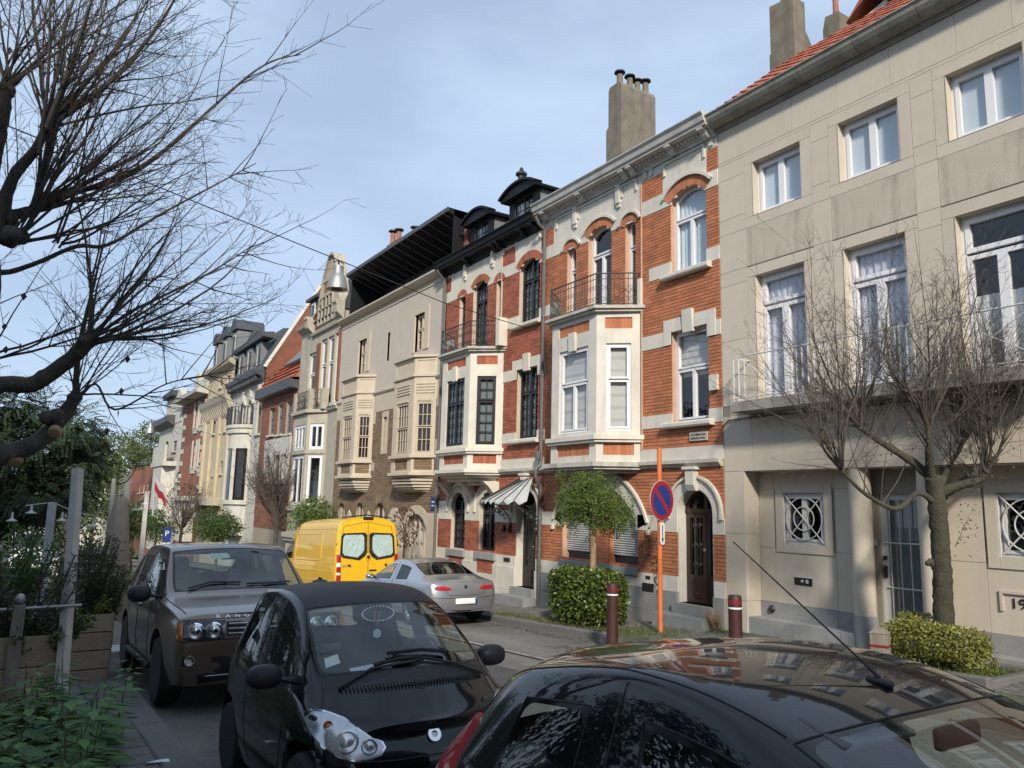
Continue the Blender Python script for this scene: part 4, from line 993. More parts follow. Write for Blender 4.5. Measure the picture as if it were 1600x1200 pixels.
# ------------------------------------------------------------------ pale stucco house with two stone bays and the black roof storey
h1 = house_root('stucco_house', 'cream stucco house with two stone bays, brown brick and a black overhanging roof storey', -32.1, -22.2)
U0, U1 = -32.1, -22.25; gz1 = pave_z(-27, 11.5)
shell(h1, U0, U1, 8.05)
wA = Op(-29.9, -29.05, 5.22, 6.62); wS = Op(-27.02, -26.76, 5.35, 6.46); wB = Op(-24.55, -23.75, 5.3, 6.65)
slit = Op(-27.0, -26.68, 1.95, 3.2)
ga = [Op(-31.35, -30.55, gz1+.9, -.05, .4), Op(-29.35, -28.5, gz1+.9, -.02, .42), Op(-27.45, -26.4, gz1+.1, 0.0, .5)]
gr = Op(-24.6, -23.0, gz1+.25, -.35, .5)
inb = [Op(-30.3, -28.5, 1.6, 4.6), Op(-25.0, -23.2, 1.6, 4.6)]
ops1 = [wA, wS, wB, slit, gr]+ga+inb
add(h1, 'wall', 'mortar_brown', lambda mb: wall(mb, FM, U0, U1, gz1-.6, 4.2, ops1))
add(h1, 'upper_wall', 'h1_stucco', lambda mb: wall(mb, FM, U0, U1, 4.2, 8.0, [wA, wS, wB]+inb, .02, .24))
def sgrid(mb):
    for z in (5.2, 6.1, 7.0): 
        pass
lay_bricks(h1, FM, bricks([(U0, U1, -1.2, 3.45)], ops1, .09, .27), 'brick_brown', .002, .018, 120)
add(h1, 'string_course', 'h1_stone', lambda mb: (fprof(mb, FM, U0, U1, [(0, 4.14), (.06, 4.14), (.1, 4.2), (.1, 4.26), (0, 4.3)]), fbox(mb, FM, U0, U1, 7.48, 7.53, .02, .05)))
add(h1, 'gutter', 'h1_stone', lambda mb: fprof(mb, FM, U0-.1, U1-.02, [(0, 7.66), (.1, 7.68), (.2, 7.74), (.27, 7.82), (.27, 7.88), (.0, 7.9)]))
def lintels(mb):
    for a, b in ((-27.98, -25.55), (U0, -30.8), (-22.62, U1)): fbox(mb, FM, a, b, 3.45, 4.16, 0, .03)
    for x0, x1, z0, z1 in ((-28.0, -27.7, 1.2, 1.5), (-28.0, -27.8, 3.0, 3.45), (-22.62, -22.28, 1.75, 2.1), (-22.62, -22.3, 3.2, 3.45)): fbox(mb, FM, x0, x1, z0, z1, 0, .03)
    for q in (slit,):
        for a, b, c, d in ((q.u0-.12, q.u0, q.z0-.15, q.z1+.2), (q.u1, q.u1+.12, q.z0-.15, q.z1+.2), (q.u0, q.u1, q.z1, q.z1+.2), (q.u0, q.u1, q.z0-.15, q.z0)): fbox(mb, FM, a, b, c, d, 0, .035)
    for q in (wA, wB):
        for a, b, c, d in ((q.u0-.14, q.u0-.0, q.z0, q.z1), (q.u1, q.u1+.34, q.z0, q.z1+.2), (q.u0-.14, q.u1, q.z1, q.z1+.14)): fbox(mb, FM, a, b, c, d, .02, .06)
    for uc in (-30.0, -27.97): mb.prism([FM.pt(uc-.42, 0, -1.4), FM.pt(uc+.42, 0, -1.4), FM.pt(uc+.42, 0, -.75), FM.pt(uc, 0, -.32), FM.pt(uc-.42, 0, -.75)], (0, -.06, 0))
    fbox(mb, FM, -26.3, -24.85, gz1-.3, -.7, 0, .06); mb.prism([FM.pt(-26.3, 0, -.7), FM.pt(-24.85, 0, -.7), FM.pt(-25.4, 0, -.18), FM.pt(-25.75, 0, -.18)], (0, -.06, 0))
    fbox(mb, FM, -23.0, U1, gz1-.3, -.3, 0, .06); arcband(mb, FM, gr, .3, 0, .05, 16)
add(h1, 'stone_dressing', 'h1_stone', lintels)
def varc(mb):
    for q in ga: voussoirs(mb, FM, q, .3, 0, .03, 15)
add(h1, 'brick_arch', 'brick_brown', varc)
for q in (wA, wB): window(h1, FM, q, -.12, 'h1_stone', [(0, .5, 0, .6, 1, 2), (.5, 1, 0, .6, 1, 2), (0, .5, .62, 1, 1, 1), (.5, 1, .62, 1, 1, 1)], glass='glass_dark')
for q in (wS, slit): window(h1, FM, q, -.12, 'h1_stone', [(0, 1, 0, 1, 1, 1)], fw_=.03, sash=.02, curtain='curtain')
for q in ga: window(h1, FM, q, -.15, 'h1_stone', [(0, .5, 0, 1, 1, 1), (.5, 1, 0, 1, 1, 1)], glass='glass_dark')
window(h1, FM, gr, -.15, 'h1_stone', [(0, .25, 0, 1, 1, 5), (.25, .5, 0, 1, 1, 5), (.5, .75, 0, 1, 1, 5), (.75, 1, 0, 1, 1, 5)], glass='glass', curtain='curtain', name='french_window')
for (b0, b1, b2, b3) in ((-30.75, -30.2, -28.55, -28.0), (-25.5, -24.92, -23.3, -22.66)):
    P = [(b0, DF), (b1, DF-.55), (b2, DF-.55), (b3, DF)]
    def off1(d, z0, z1, mb):
        k = d*.45; mb.prism([(P[0][0]-d, DF, z0), (P[1][0]-k, P[1][1]-d, z0), (P[2][0]+k, P[2][1]-d, z0), (P[3][0]+d, DF, z0)], (0, 0, z1-z0))
    for fr in (Fr(P[0], P[1]), Fr(P[1], P[2]), Fr(P[2], P[3])):
        ll = fr.len; m_ = .14 if ll < 1 else .34; q = Op(m_, ll-m_, 1.66, 3.36); lo = Op(m_-.04, ll-m_+.04, 1.1, 1.46); pa = Op(.1, ll-.1, 4.36, 4.78)
        mb = MB(); wall(mb, fr, 0, ll, 1.0, 4.95, [q, lo, pa], 0, .06); sub(h1, mb, 'bay_wall', 'h1_stone')
        mb = MB(); fbox(mb, fr, lo.u0, lo.u1, lo.z0, lo.z1, -.08, -.035); [brick5(mb, fr, *b, -.035, -.022) for b in bricks([(lo.u0, lo.u1, lo.z0, lo.z1)], [], .09, .22)]; stuff(sub(h1, mb, 'brick_panel', 'brick_brown'))
        mb = MB(); fbox(mb, fr, pa.u0, pa.u1, pa.z0, pa.z1, -.06, -.025)
        for k in range(4): fbox(mb, fr, q.u0-.05, q.u1+.05, 3.66+k*.1, 3.72+k*.1, 0, .03)
        for k in range(int((q.u1-q.u0)/.1)): fbox(mb, fr, q.u0+k*.1+.01, q.u0+k*.1+.07, 3.4, 3.47, 0, .035)
        stuff(sub(h1, mb, 'bay_moulding', 'h1_stone'))
        n_ = 4 if ll > 1 else 3
        window(h1, fr, q, -.06, 'h1_stone', [(0, 1, 0, .5, n_, 2), (0, 1, .52, 1, n_, 2)], fw_=.03, sash=.03, mun=.02, curtain='curtain_brown', name='bay_window', glass='glass_dark')
    add(h1, 'bay_ledge', 'h1_stone', lambda mb: (off1(.1, 1.5, 1.6, mb), off1(.06, 4.22, 4.3, mb), off1(.08, 4.88, 4.96, mb), off1(.1, .92, 1.02, mb)))
    def cor(mb):
        n = 7
        for k in range(n):
            a = k/n*math.pi/2; off1(-.5*(1-math.cos(a))-.02, .92-.5*(math.sin(a))-.07, .92-.5*math.sin(a), mb)
    add(h1, 'bay_corbel', 'h1_stone', cor)
# black roof storey
def broof(mb):
    y0, y1 = DF-.02, DF+1.5
    mb.prism([(U0+.2, y0, 9.86), (U0+.2, y0, 10.02), (U0+.2, DF+4, 9.9), (U0+.2, DF+4, 9.0), (U0+.2, y1, 9.35)], (U1-U0-.25, 0, 0))
    mb.box(U0+.2, U1-.05, y1, y1+.1, 7.9, 9.4); mb.box(U1-.12, U1-.05, DF+.2, y1+2, 8.0, 9.98); mb.box(U0+.2, U0+.28, DF+.2, y1, 8.0, 9.98)
    mb.box(U0, U1, DF-.1, DF+2, 7.88, 7.95)
rs = add(h1, 'roof_storey', 'cornice_black', broof)
for k in range(16):
    x = U0+.5+k*.6; t = MB(); t.tube([(x, DF-.03, 9.86), (x, DF+1.5, 9.34)], .022, 4); t.build('seam', 'zinc_grey', rs)
t = MB(); t.box(U0+.15, U1-.04, DF-.06, DF-.02, 9.88, 10.03); t.build('fascia', 'roof_zinc', rs)
for k in range(13):
    x = U0+1.0+k*.7
    if k in (4, 9): continue
    t = MB(); t.box(x+.03, x+.64, DF+1.44, DF+1.5, 8.35, 9.15); t.build('cladding_panel', 'zinc_grey' if False else 'roof_zinc', rs)
add(h1, 'party_wall', 'brick_far', lambda mb: mb.box(U1-.04, U1+.2, DF+.6, DF+5, 8.0, 9.85))
cxa, cxb, czt = atY(604, 385, 14.5).x, atY(625, 385, 14.5).x, atY(612, 379, 14.5).z
chimney(h1, [(cxa, 9), (cxb, 9), (cxb, czt), (cxa, czt)], 14.5, 15.6, czt, 'brick_far', pots=[(cxa+.3, 14.7, czt, .14, .75), (cxa+.8, 14.8, czt, .14, .7), (cxb-.1, 15.3, czt, .14, .7)])
# ------------------------------------------------------------------ houses farther down the street, windows set by sight lines
def PO(px0, pyt, px1, pyb, rise=0):
    a = atY(px0, (pyt+pyb)/2, DF).x; b = atY(px1, (pyt+pyb)/2, DF).x
    return Op(a, b, atY(px0, pyb, DF).z, atY(px0, pyt, DF).z, rise)
def zat(px, py): return atY(px, py, DF).z
def simple_house(label, u0, u1, ztop, mat, wins, fmat='white_pvc', extra=None, nx=2, nz=3, name='townhouse', glass='glass_dark', bmat=None):
    h = house_root(name, label, u0, u1); shell(h, u0, u1, ztop)
    g = pave_z((u0+u1)/2, 11.5)
    add(h, 'wall', mat, lambda mb: wall(mb, FM, u0, u1, g-.8, ztop, wins))
    for q in wins:
        window(h, FM, q, -.14, fmat, [(0, 1, 0, .62, nx, nz), (0, 1, .64, 1, nx, 1)], glass=glass, fw_=.07, sash=.05, mun=.04)
        add(h, 'sill', 'far_white', lambda mb: fbox(mb, FM, q.u0-.12, q.u1+.12, q.z0-.12, q.z0-.01, -.1, .12))
    if bmat:
        lay_bricks(h, FM, bricks([(u0, u1, -1.5, ztop)], wins, .1, .3), bmat, .002, .02, 0)
    return h
# cream house with the curved gable
U0, U1 = -38.0, -32.1
zt0 = zat(467, 520)
W0 = [PO(486, 562, 496, 614), PO(505, 545, 511, 578), PO(514, 540, 521, 577), PO(503, 583, 510, 632), PO(514, 578, 520, 628), PO(523, 573, 529, 625)]
W0 = [Op(-36.6, -35.5, 4.3, 7.1), Op(-34.9, -34.1, 4.3, 7.5), Op(-33.95, -33.15, 4.3, 7.5), Op(-33.0, -32.5, 4.3, 7.5)]
h0 = simple_house('cream stone house with a curved gable and a large white bay window', U0, U1, zt0, 'h0_stone', W0, nx=1, nz=1, name='gabled_house')
gx = [-36.2, -36.1, -35.6, -35.3, -35.1, -34.9, -34.6, -34.35, -34.1, -33.85, -33.55, -33.3, -33.1, -32.9, -32.6, -32.2]
gzz = [8.1, 8.75, 8.95, 9.3, 9.9, 10.5, 10.95, 11.3, 11.45, 11.45, 11.3, 10.95, 10.5, 9.9, 9.2, 8.6]
gw0 = [Op(-35.35, -34.55, 8.35, 9.55), Op(-34.4, -33.6, 8.35, 9.55), Op(-33.45, -32.85, 8.35, 9.0)]
def gable(mb):
    n = len(gx)
    for i in range(n-1):
        xa, xb = gx[i], gx[i+1]
        mb.hexa([(xa, DF-.02, 8.0), (xb, DF-.02, 8.0), (xb, DF+.3, 8.0), (xa, DF+.3, 8.0), (xa, DF-.02, gzz[i]), (xb, DF-.02, gzz[i+1]), (xb, DF+.3, gzz[i+1]), (xa, DF+.3, gzz[i])])
add(h0, 'gable', 'h0_stone', gable)
o = MB()
for i in range(len(gx)-1): o.hexa([(gx[i], DF-.14, gzz[i]), (gx[i+1], DF-.14, gzz[i+1]), (gx[i+1], DF+.4, gzz[i+1]), (gx[i], DF+.4, gzz[i]), (gx[i], DF-.14, gzz[i]+.12), (gx[i+1], DF-.14, gzz[i+1]+.12), (gx[i+1], DF+.4, gzz[i+1]+.12), (gx[i], DF+.4, gzz[i]+.12)])
sub(h0, o, 'gable_coping', 'h0_stone')
for q in gw0:
    o = MB(); fbox(o, FM, q.u0, q.u1, q.z0, q.z1, .02, .03); g_ = sub(h0, o, 'gable_window', 'glass_dark' if False else 'black_paint')
    o = MB()
    for a, b, c, d in ((q.u0-.1, q.u0, q.z0-.1, q.z1+.1), (q.u1, q.u1+.1, q.z0-.1, q.z1+.1), (q.u0, q.u1, q.z1, q.z1+.1), (q.u0, q.u1, q.z0-.1, q.z0), (q.uc-.05, q.uc+.05, q.z0, q.z1), (q.u0, q.u1, q.z0+.65, q.z0+.73)): fbox(o, FM, a, b, c, d, .02, .1)
    o.build('frame', 'h0_stone', g_)
add(h0, 'brick_infill', 'brick_far', lambda mb: [fbox(mb, FM, a, b, c, d, .0, .05) for a, b, c, d in ((-35.9, -35.45, 8.2, 9.2), (-34.8, -34.3, 9.7, 10.4), (-33.9, -33.3, 9.65, 10.2), (-35.45, -34.95, 4.4, 7.4), (-32.45, -32.15, 4.4, 7.6), (-37.95, -36.9, 1.0, 3.5))])
add(h0, 'cornice', 'h0_stone', lambda mb: (fprof(mb, FM, U0, -36.15, [(0, zt0-.3), (.3, zt0-.1), (.35, zt0+.05), (0, zt0+.08)]), fprof(mb, FM, -36.2, U1, [(0, 7.85), (.12, 7.9), (.15, 8.02), (0, 8.05)])))
def orn(mb):
    for u in (-36.25, -32.2): fprof(mb, FM, u-.2, u+.2, [(0, 8.0), (.35, 8.3), (.4, 8.7), (.45, 8.72), (.45, 8.85), (0, 8.85)])
    for z in (9.65, 10.3): fbox(mb, FM, -35.4, -32.7, z, z+.08, .0, .07)
    fprof(mb, FM, U0, U1, [(0, 4.0), (.1, 4.02), (.14, 4.12), (0, 4.16)])
add(h0, 'stone_trim', 'h0_stone', orn)
add(h0, 'roof', 'slate', lambda mb: mb.prism([(U0, DF-.1, zt0), (U0, DF+1.0, 10.6), (U0, DF+6, 10.6), (U0, DF+9, 8)], (U1-U0, 0, 0)))
o = MB(); o.box(-37.6, -36.4, DF+.2, DF+2, zt0, zt0+1.4); d_ = sub(h0, o, 'dormer', 'slate')
o = MB(); o.prism([(-37.8, DF, zt0+1.4), (-36.2, DF, zt0+1.4), (-36.2, DF, zt0+1.55), (-37.8, DF, zt0+1.55)], (0, 2.2, .3)); o.build('dormer_roof', 'slate', d_)
o = MB(); o.box(-37.3, -36.75, DF+.15, DF+.2, zt0+.1, zt0+1.25); o.build('pane', 'white_pvc', d_)
o = MB(); o.box(-37.22, -37.05, DF+.14, DF+.15, zt0+.2, zt0+1.15); o.box(-37.0, -36.83, DF+.14, DF+.15, zt0+.2, zt0+1.15); o.build('pane', 'black_paint', d_)
# its bay with the balcony
P = [(-36.7, DF), (-36.3, DF-.65), (-34.2, DF-.65), (-33.4, DF)]
for fr in (Fr(P[1], P[2]), Fr(P[2], P[3]), Fr(P[0], P[1])):
    ll = fr.len; m_ = .14 if ll < 1.2 else .26; qa = Op(m_, ll-m_, 2.3, 3.45); qb = Op(m_, ll-m_, -.2, 2.05)
    o = MB(); wall(o, fr, 0, ll, -1.6, 4.0, [qa, qb], 0, .1); sub(h0, o, 'bay_wall', 'h0_stone')
    window(h0, fr, qa, -.08, 'white_pvc', [(0, .5, 0, 1, 1, 1), (.5, 1, 0, 1, 1, 1)] if ll < 1.2 else [(0, .33, 0, 1, 1, 1), (.33, .66, 0, 1, 1, 1), (.66, 1, 0, 1, 1, 1)], name='bay_window', glass='glass_dark', fw_=.09)
    window(h0, fr, qb, -.08, 'white_pvc', [(0, 1, 0, 1, 1, 1)] if ll < 1.2 else [(0, .5, 0, 1, 1, 1), (.5, 1, 0, 1, 1, 1)], name='bay_window', glass='glass_dark', fw_=.1)
def off0(d, z0, z1, mb): mb.prism([(P[0][0]-d, DF, z0), (P[1][0]-d*.5, P[1][1]-d, z0), (P[2][0]+d*.5, P[2][1]-d, z0), (P[3][0]+d, DF, z0)], (0, 0, z1-z0))
add(h0, 'bay_ledge', 'h0_stone', lambda mb: (off0(.14, 3.95, 4.1, mb), off0(.05, 2.1, 2.22, mb), off0(.1, -.45, -.28, mb), off0(.2, -1.65, -1.45, mb), off0(.12, -1.8, -1.65, mb), off0(.0, -2.6, -1.8, mb)))
railing(h0, [(P[0][0], DF-.05), (P[1][0], P[1][1]+.05), (P[2][0], P[2][1]+.05), (P[3][0], DF-.05)], 4.1, 5.0, 'iron', .14, .012, True, 'balcony_railing')
add(h0, 'balcony_pier', 'h0_stone', lambda mb: [mb.box(x-.15, x+.15, y-.02, y+.28, 4.1, 5.05) for x, y in (P[1], P[2], (P[3][0]-.1, DF-.3))])
# red brick house with the orange tiled roof
U0, U1 = -44.7, -38.0; ze = zat(440, 614)
W = [PO(421, 639, 429, 680), PO(434, 634, 442, 679), PO(447, 629, 456.5, 678), PO(417.5, 714, 422, 752), PO(430, 711, 438, 752), PO(443, 709, 448, 752)]
hm1 = simple_house('low red brick house with an orange tiled roof and skylight', U0, U1, ze, 'mortar_brown', W, 'zinc_grey', name='low_brick_house', bmat='brick_far')
add(hm1, 'gutter', 'roof_zinc', lambda mb: fprof(mb, FM, U0, U1, [(0, ze-.1), (.45, ze-.05), (.5, ze+.45), (0, ze+.5)]))
add(hm1, 'stone_lintel', 'far_white', lambda mb: (fbox(mb, FM, W[3].u0-.6, W[5].u1+.6, W[3].z1, W[3].z1+.9, 0, .08), [fbox(mb, FM, a, b, W[3].z0, W[3].z1, 0, .08) for a, b in ((W[3].u0-.5, W[3].u0), (W[3].u1, W[4].u0), (W[4].u1, W[5].u0), (W[5].u1, W[5].u1+.5))]))
rf = add(hm1, 'roof', 'terracotta', lambda mb: mb.prism([(U0, DF-.4, ze+.35), (U0, DF+3.2, ze+4.4), (U0, DF+7, ze+.3)], (U1-U0, 0, 0)))
t = MB(); a_ = Vector((0, DF-.4, ze+.4)); b_ = Vector((0, DF+3.2, ze+4.45)); s_ = (b_-a_)/12
for k in range(12):
    p0 = a_+s_*k; p1 = a_+s_*(k+1); t.hexa([p0+Vector((U0+.1, 0, 0)), p0+Vector((U1, 0, 0)), p1+Vector((U1, 0, 0)), p1+Vector((U0+.1, 0, 0)), p0+Vector((U0+.1, -.08, .06)), p0+Vector((U1, -.08, .06)), p1+Vector((U1, 0, .01)), p1+Vector((U0+.1, 0, .01))])
stuff(t.build('tile_courses', 'tile_red', rf)); rf.children[0].location = -rf.location-hm1.location if False else (0, 0, 0)
t = MB(); p0 = a_+s_*3.2; p1 = a_+s_*7.5; t.hexa([p0+Vector((U1-4.2, -.1, .1)), p0+Vector((U1-1.0, -.1, .1)), p1+Vector((U1-1.0, -.1, .1)), p1+Vector((U1-4.2, -.1, .1)), p0+Vector((U1-4.2, -.2, .22)), p0+Vector((U1-1.0, -.2, .22)), p1+Vector((U1-1.0, -.2, .22)), p1+Vector((U1-4.2, -.2, .22))]); t.build('skylight', 'zinc_grey', rf)
# grey-white house with the mansard
U0, U1 = -52.3, -44.7; ze = zat(390, 596)
W = [PO(377, 632, 382, 678, .3), PO(388, 628, 394, 678, .3), PO(401, 622, 408, 678, .3)]
hm2 = simple_house('pale stone house with slate mansard, dark cornice and round oriel', U0, U1, ze, 'far_white', W, 'zinc_grey', name='mansard_house', nx=1, nz=1)
add(hm2, 'cornice', 'roof_zinc', lambda mb: fprof(mb, FM, U0-.2, U1, [(0, ze-.4), (.15, ze-.3), (.2, ze-.1), (.5, ze), (.55, ze+.25), (0, ze+.3)]))
add(hm2, 'dentil', 'roof_zinc', lambda mb: [fbox(mb, FM, U0+k*.5, U0+k*.5+.25, ze-.3, ze-.02, .15, .42) for k in range(15)])
zm = zat(405, 535)
add(hm2, 'mansard', 'slate', lambda mb: mb.prism([(U0, DF-.2, ze+.3), (U0, DF+.9, zm+.7), (U0, DF+2.2, zm+.9), (U0, DF+9, ze)], (U1-U0-.1, 0, 0)))
for (xa, xb) in ((-51.3, -50.0), (-49.2, -47.9), (-47.0, -45.7)):
    o = MB(); o.box(xa, xb, DF-.05, DF+1, ze+.6, zm-.1); d_ = sub(hm2, o, 'dormer', 'zinc_grey'); o = MB(); o.box(xa+.25, xb-.25, DF-.08, DF-.05, ze+.7, zm-.35); o.build('pane', 'black_paint', d_)
    o = MB(); o.box((xa+xb)/2-.05, (xa+xb)/2+.05, DF-.12, DF-.08, ze+.7, zm-.35); o.build('sash', 'far_white', d_)
add(hm2, 'mansard_gutter', 'roof_zinc', lambda mb: fprof(mb, FM, U0, U1, [(-.4, zm), (.25, zm+.05), (.3, zm+.3), (-.4, zm+.4)]))
add(hm2, 'party_wall', 'brick_far', lambda mb: mb.prism([(U1-.1, DF+.05, 4), (U1-.1, DF+.05, ze+.4), (U1-.1, DF+1.6, zat(445, 512)+1.0), (U1-.1, DF+3.0, zat(450, 482)+2.6), (U1-.1, DF+6, zat(450, 482)+2.6), (U1-.1, DF+6, 4)], (.35, 0, 0)))
add(hm2, 'wall_coping', 'far_white', lambda mb: mb.tube([(U1+.05, DF+.0, ze+.4), (U1+.05, DF+1.55, zat(445, 512)+1.05), (U1+.05, DF+3.0, zat(450, 482)+2.7), (U1+.05, DF+6, zat(450, 482)+2.7)], .16, 4))
o = MB(); n = 10; pr = [(U0+4.0+2.6*-math.cos(math.pi*k/n)*.55, DF-.9*math.sin(math.pi*k/n)) for k in range(n+1)]
zb0, zb1 = -1.6, 4.3
def ringp(d, z0, z1, mb): 
    q = [(x+(x-(U0+4.0))*d, DF-(DF-y)*(1+d)-.0, z0) for x, y in pr]; mb.prism(q, (0, 0, z1-z0))
ringp(0, zb0, -.3, o); ringp(0, 3.0, zb1, o); ringp(.12, -.3, -.05, o); ringp(.12, 3.9, 4.2, o); ringp(.2, 4.2, 4.4, o); ringp(-.1, zb0-.5, zb0, o)
orl = stuff(sub(hm2, o, 'oriel', 'far_white')); o = MB()
for k in (0, 3, 7, 10): x, y = pr[k]; o.tube([(x, y, -.1), (x, y, 3.0)], .12, 6)
o.build('mullion', 'far_white', orl); o = MB(); q = [(U0+4+(x-U0-4)*.93, DF-(DF-y)*.93) for x, y in pr]
o.grid([[Vector((x, y, -.1)) for x, y in q], [Vector((x, y, 3.0)) for x, y in q]]); o.build('pane', 'glass_dark', orl)
o = MB(); o.grid([[Vector((U0+4+(x-U0-4)*.8, DF-(DF-y)*.8, -.1)) for x, y in pr], [Vector((U0+4+(x-U0-4)*.8, DF-(DF-y)*.8, 3.0)) for x, y in pr]]); o.build('curtain', 'interior', orl)
railing(hm2, [(U0+4+(x-U0-4)*1.15, DF-(DF-y)*1.15) for x, y in pr[::2]], 4.4, 5.5, 'iron', .3, .03, False, 'balcony_railing')
add(hm2, 'window_trim', 'far_white', lambda mb: [(arcband(mb, FM, q, .25, 0, .1, 10), fbox(mb, FM, q.uc-.15, q.uc+.15, q.z1+.05, q.z1+.7, 0, .15)) for q in W])
# beige house with three round-topped dormers
U0, U1 = -60.5, -52.3; ze = zat(345, 578); zc_ = zat(345, 630)
W = [PO(333, 650, 337, 678), PO(342, 648, 346, 676), PO(351, 645, 356, 674), PO(333, 722, 337, 742, .4), PO(344, 720, 348, 740, .4), PO(354, 718, 358, 738, .4), PO(343, 594, 347, 606), PO(355, 588, 359, 602), PO(366, 582, 369, 594)]
hm3 = simple_house('tall sand coloured stone house with heavy bracketed cornice and three dormers', U0, U1, ze, 'far_beige', W[:8], 'zinc_grey', name='dormer_house', nx=1, nz=1)
add(hm3, 'cornice', 'h0_stone', lambda mb: (fprof(mb, FM, U0-.2, U1+.1, [(0, zc_-.9), (.2, zc_-.7), (.5, zc_-.1), (.6, zc_+.25), (0, zc_+.4)]), fprof(mb, FM, U0-.2, U1, [(0, ze-.3), (.4, ze-.1), (.5, ze+.2), (0, ze+.2)])))
add(hm3, 'bracket', 'h0_stone', lambda mb: [fprof(mb, FM, U0+k*.55, U0+k*.55+.22, [(0, zc_-1.2), (.2, zc_-.9), (.42, zc_-.3), (0, zc_-.3)]) for k in range(15)])
add(hm3, 'roof', 'slate', lambda mb: mb.prism([(U0, DF+.1, ze), (U0, DF+1.0, ze+2.2), (U0, DF+8, ze+2.2), (U0, DF+9, ze)], (U1-U0, 0, 0)))
for px, py in ((356, 555), (370.5, 545), (384, 532)):
    x = atY(px, py, DF).x
    x = {356: -59.3, 370.5: -56.4, 384: -53.6}[px]
    o = MB(); o.box(x-.75, x+.75, DF+.1, DF+2, ze, ze+2.2); d_ = sub(hm3, o, 'dormer', 'zinc_grey')
    q = Op(x-.85, x+.85, ze, ze+3.1, .8); o = MB(); o.prism([FM.pt(u, .05, z) for u, z in q.arc(10)], (0, 1.9, 0)); o.build('dormer_roof', 'slate', d_, fix=True)
    o = MB(); o.box(x-.35, x+.35, DF+.06, DF+.1, ze+.1, ze+2.0); o.build('pane', 'far_white', d_); o = MB(); o.box(x-.25, x-.04, DF+.04, DF+.06, ze+.2, ze+1.9); o.box(x+.04, x+.25, DF+.04, DF+.06, ze+.2, ze+1.9); o.build('pane', 'black_paint', d_)
add(hm3, 'pier', 'far_beige', lambda mb: [fbox(mb, FM, u-.25, u+.25, -1.5, zc_-1.0, 0, .15) for u in (U0+.3, U0+2.6, U0+5.1, U1-.3)])
add(hm3, 'balcony', 'h0_stone', lambda mb: fbox(mb, FM, U0+1, U1-1, zat(345, 778)-.5, zat(345, 778), 0, .9))
o = MB(); o.box(-61.3, -60.3, DF+1, DF+2, ze, ze+2.4); sub(hm3, o, 'chimney', 'far_white')
# red and white striped house
U0, U1 = -70.0, -60.5; ze = zat(310, 622)
W = [PO(305, 636, 310, 668), PO(314, 634, 320, 664), PO(301, 695, 306, 730), PO(311, 692, 316, 728)]
hm4 = simple_house('red brick house with white stripes and a projecting white eave', U0, U1, ze, 'brick_far', W, 'far_white', name='striped_house', nx=1, nz=2)
add(hm4, 'stone_stripe', 'far_white', lambda mb: [(fbox(mb, FM, U0, U0+1.3, z, z+.35, 0, .04), fbox(mb, FM, U1-1.3, U1, z, z+.35, 0, .04)) for z in [ze-1.2-k*1.0 for k in range(9)]])
add(hm4, 'window_surround', 'far_white', lambda mb: [(fbox(mb, FM, q.u0-.3, q.u0, q.z0-.3, q.z1+.3, 0, .08), fbox(mb, FM, q.u1, q.u1+.3, q.z0-.3, q.z1+.3, 0, .08), fbox(mb, FM, q.u0, q.u1, q.z0-.5, q.z0, 0, .08)) for q in W])
add(hm4, 'eave', 'far_white', lambda mb: fprof(mb, FM, U0-.3, U1, [(0, ze-.05), (.85, ze+.05), (.9, ze+.3), (0, ze+.4)]))
add(hm4, 'dormer', 'far_white', lambda mb: [mb.box(x, x+1.9, DF+.3, DF+2, ze+.4, ze+2.4) for x in (U0+1.8, U0+5.2)])
add(hm4, 'oriel', 'far_white', lambda mb: (mb.box(U0+4.5, U0+8, DF-.8, DF+.1, -3.2, -.2), mb.box(U0+4.2, U0+8.3, DF-1.0, DF+.1, -.2, .15)))
add(hm4, 'roof', 'slate', lambda mb: mb.prism([(U0, DF, ze+.5), (U0, DF+3, ze+2.6), (U0, DF+9, ze)], (U1-U0, 0, 0)))
# pale house with corner dormer, then the low brick ones
U0, U1 = -82.5, -70.0; ze = zat(262, 664)
W = [PO(258, 690, 263, 708, .5), PO(270, 690, 276, 706), PO(256, 740, 260, 752, .5), PO(275, 738, 281, 752, .5)]
hm5 = simple_house('ornate off-white house with small roof dormer beside the striped house', U0, U1, ze, 'far_white', W, 'zinc_grey', name='ornate_house', nx=1, nz=1)
add(hm5, 'cornice', 'roof_zinc', lambda mb: fprof(mb, FM, U0-.3, U1-4, [(0, ze-.4), (.7, ze), (.75, ze+.5), (0, ze+.6)]))
add(hm5, 'balcony', 'far_white', lambda mb: (fbox(mb, FM, U0+4, U1-1.5, zat(270, 722)-.4, zat(270, 722), 0, 1.1), fbox(mb, FM, U0+4.2, U1-1.7, zat(270, 722), zat(270, 722)+1.4, .8, 1.0)))
add(hm5, 'oriel', 'far_white', lambda mb: mb.prism([(U0+4.5, DF, -4.5), (U0+5.3, DF-1, -4.5), (U1-2.5, DF-1, -4.5), (U1-2, DF, -4.5)], (0, 0, zat(270, 722)+4.2)))
add(hm5, 'gable', 'far_white', lambda mb: mb.prism([(U1-5.5, DF-.05, ze-.2), (U1-.6, DF-.05, ze-.2), (U1-.6, DF-.05, ze+1.0), (U1-1.6, DF-.05, ze+2.2), (U1-3, DF-.05, ze+2.9), (U1-4.4, DF-.05, ze+2.2), (U1-5.5, DF-.05, ze+.8)], (0, .5, 0)))
add(hm5, 'dormer', 'far_white', lambda mb: mb.box(U0+1.5, U0+6.0, DF+.2, DF+3, ze+.5, ze+2.6))
add(hm5, 'dormer_roof', 'slate', lambda mb: mb.box(U0+1.1, U0+6.4, DF-.2, DF+3.4, ze+2.6, ze+3.1))
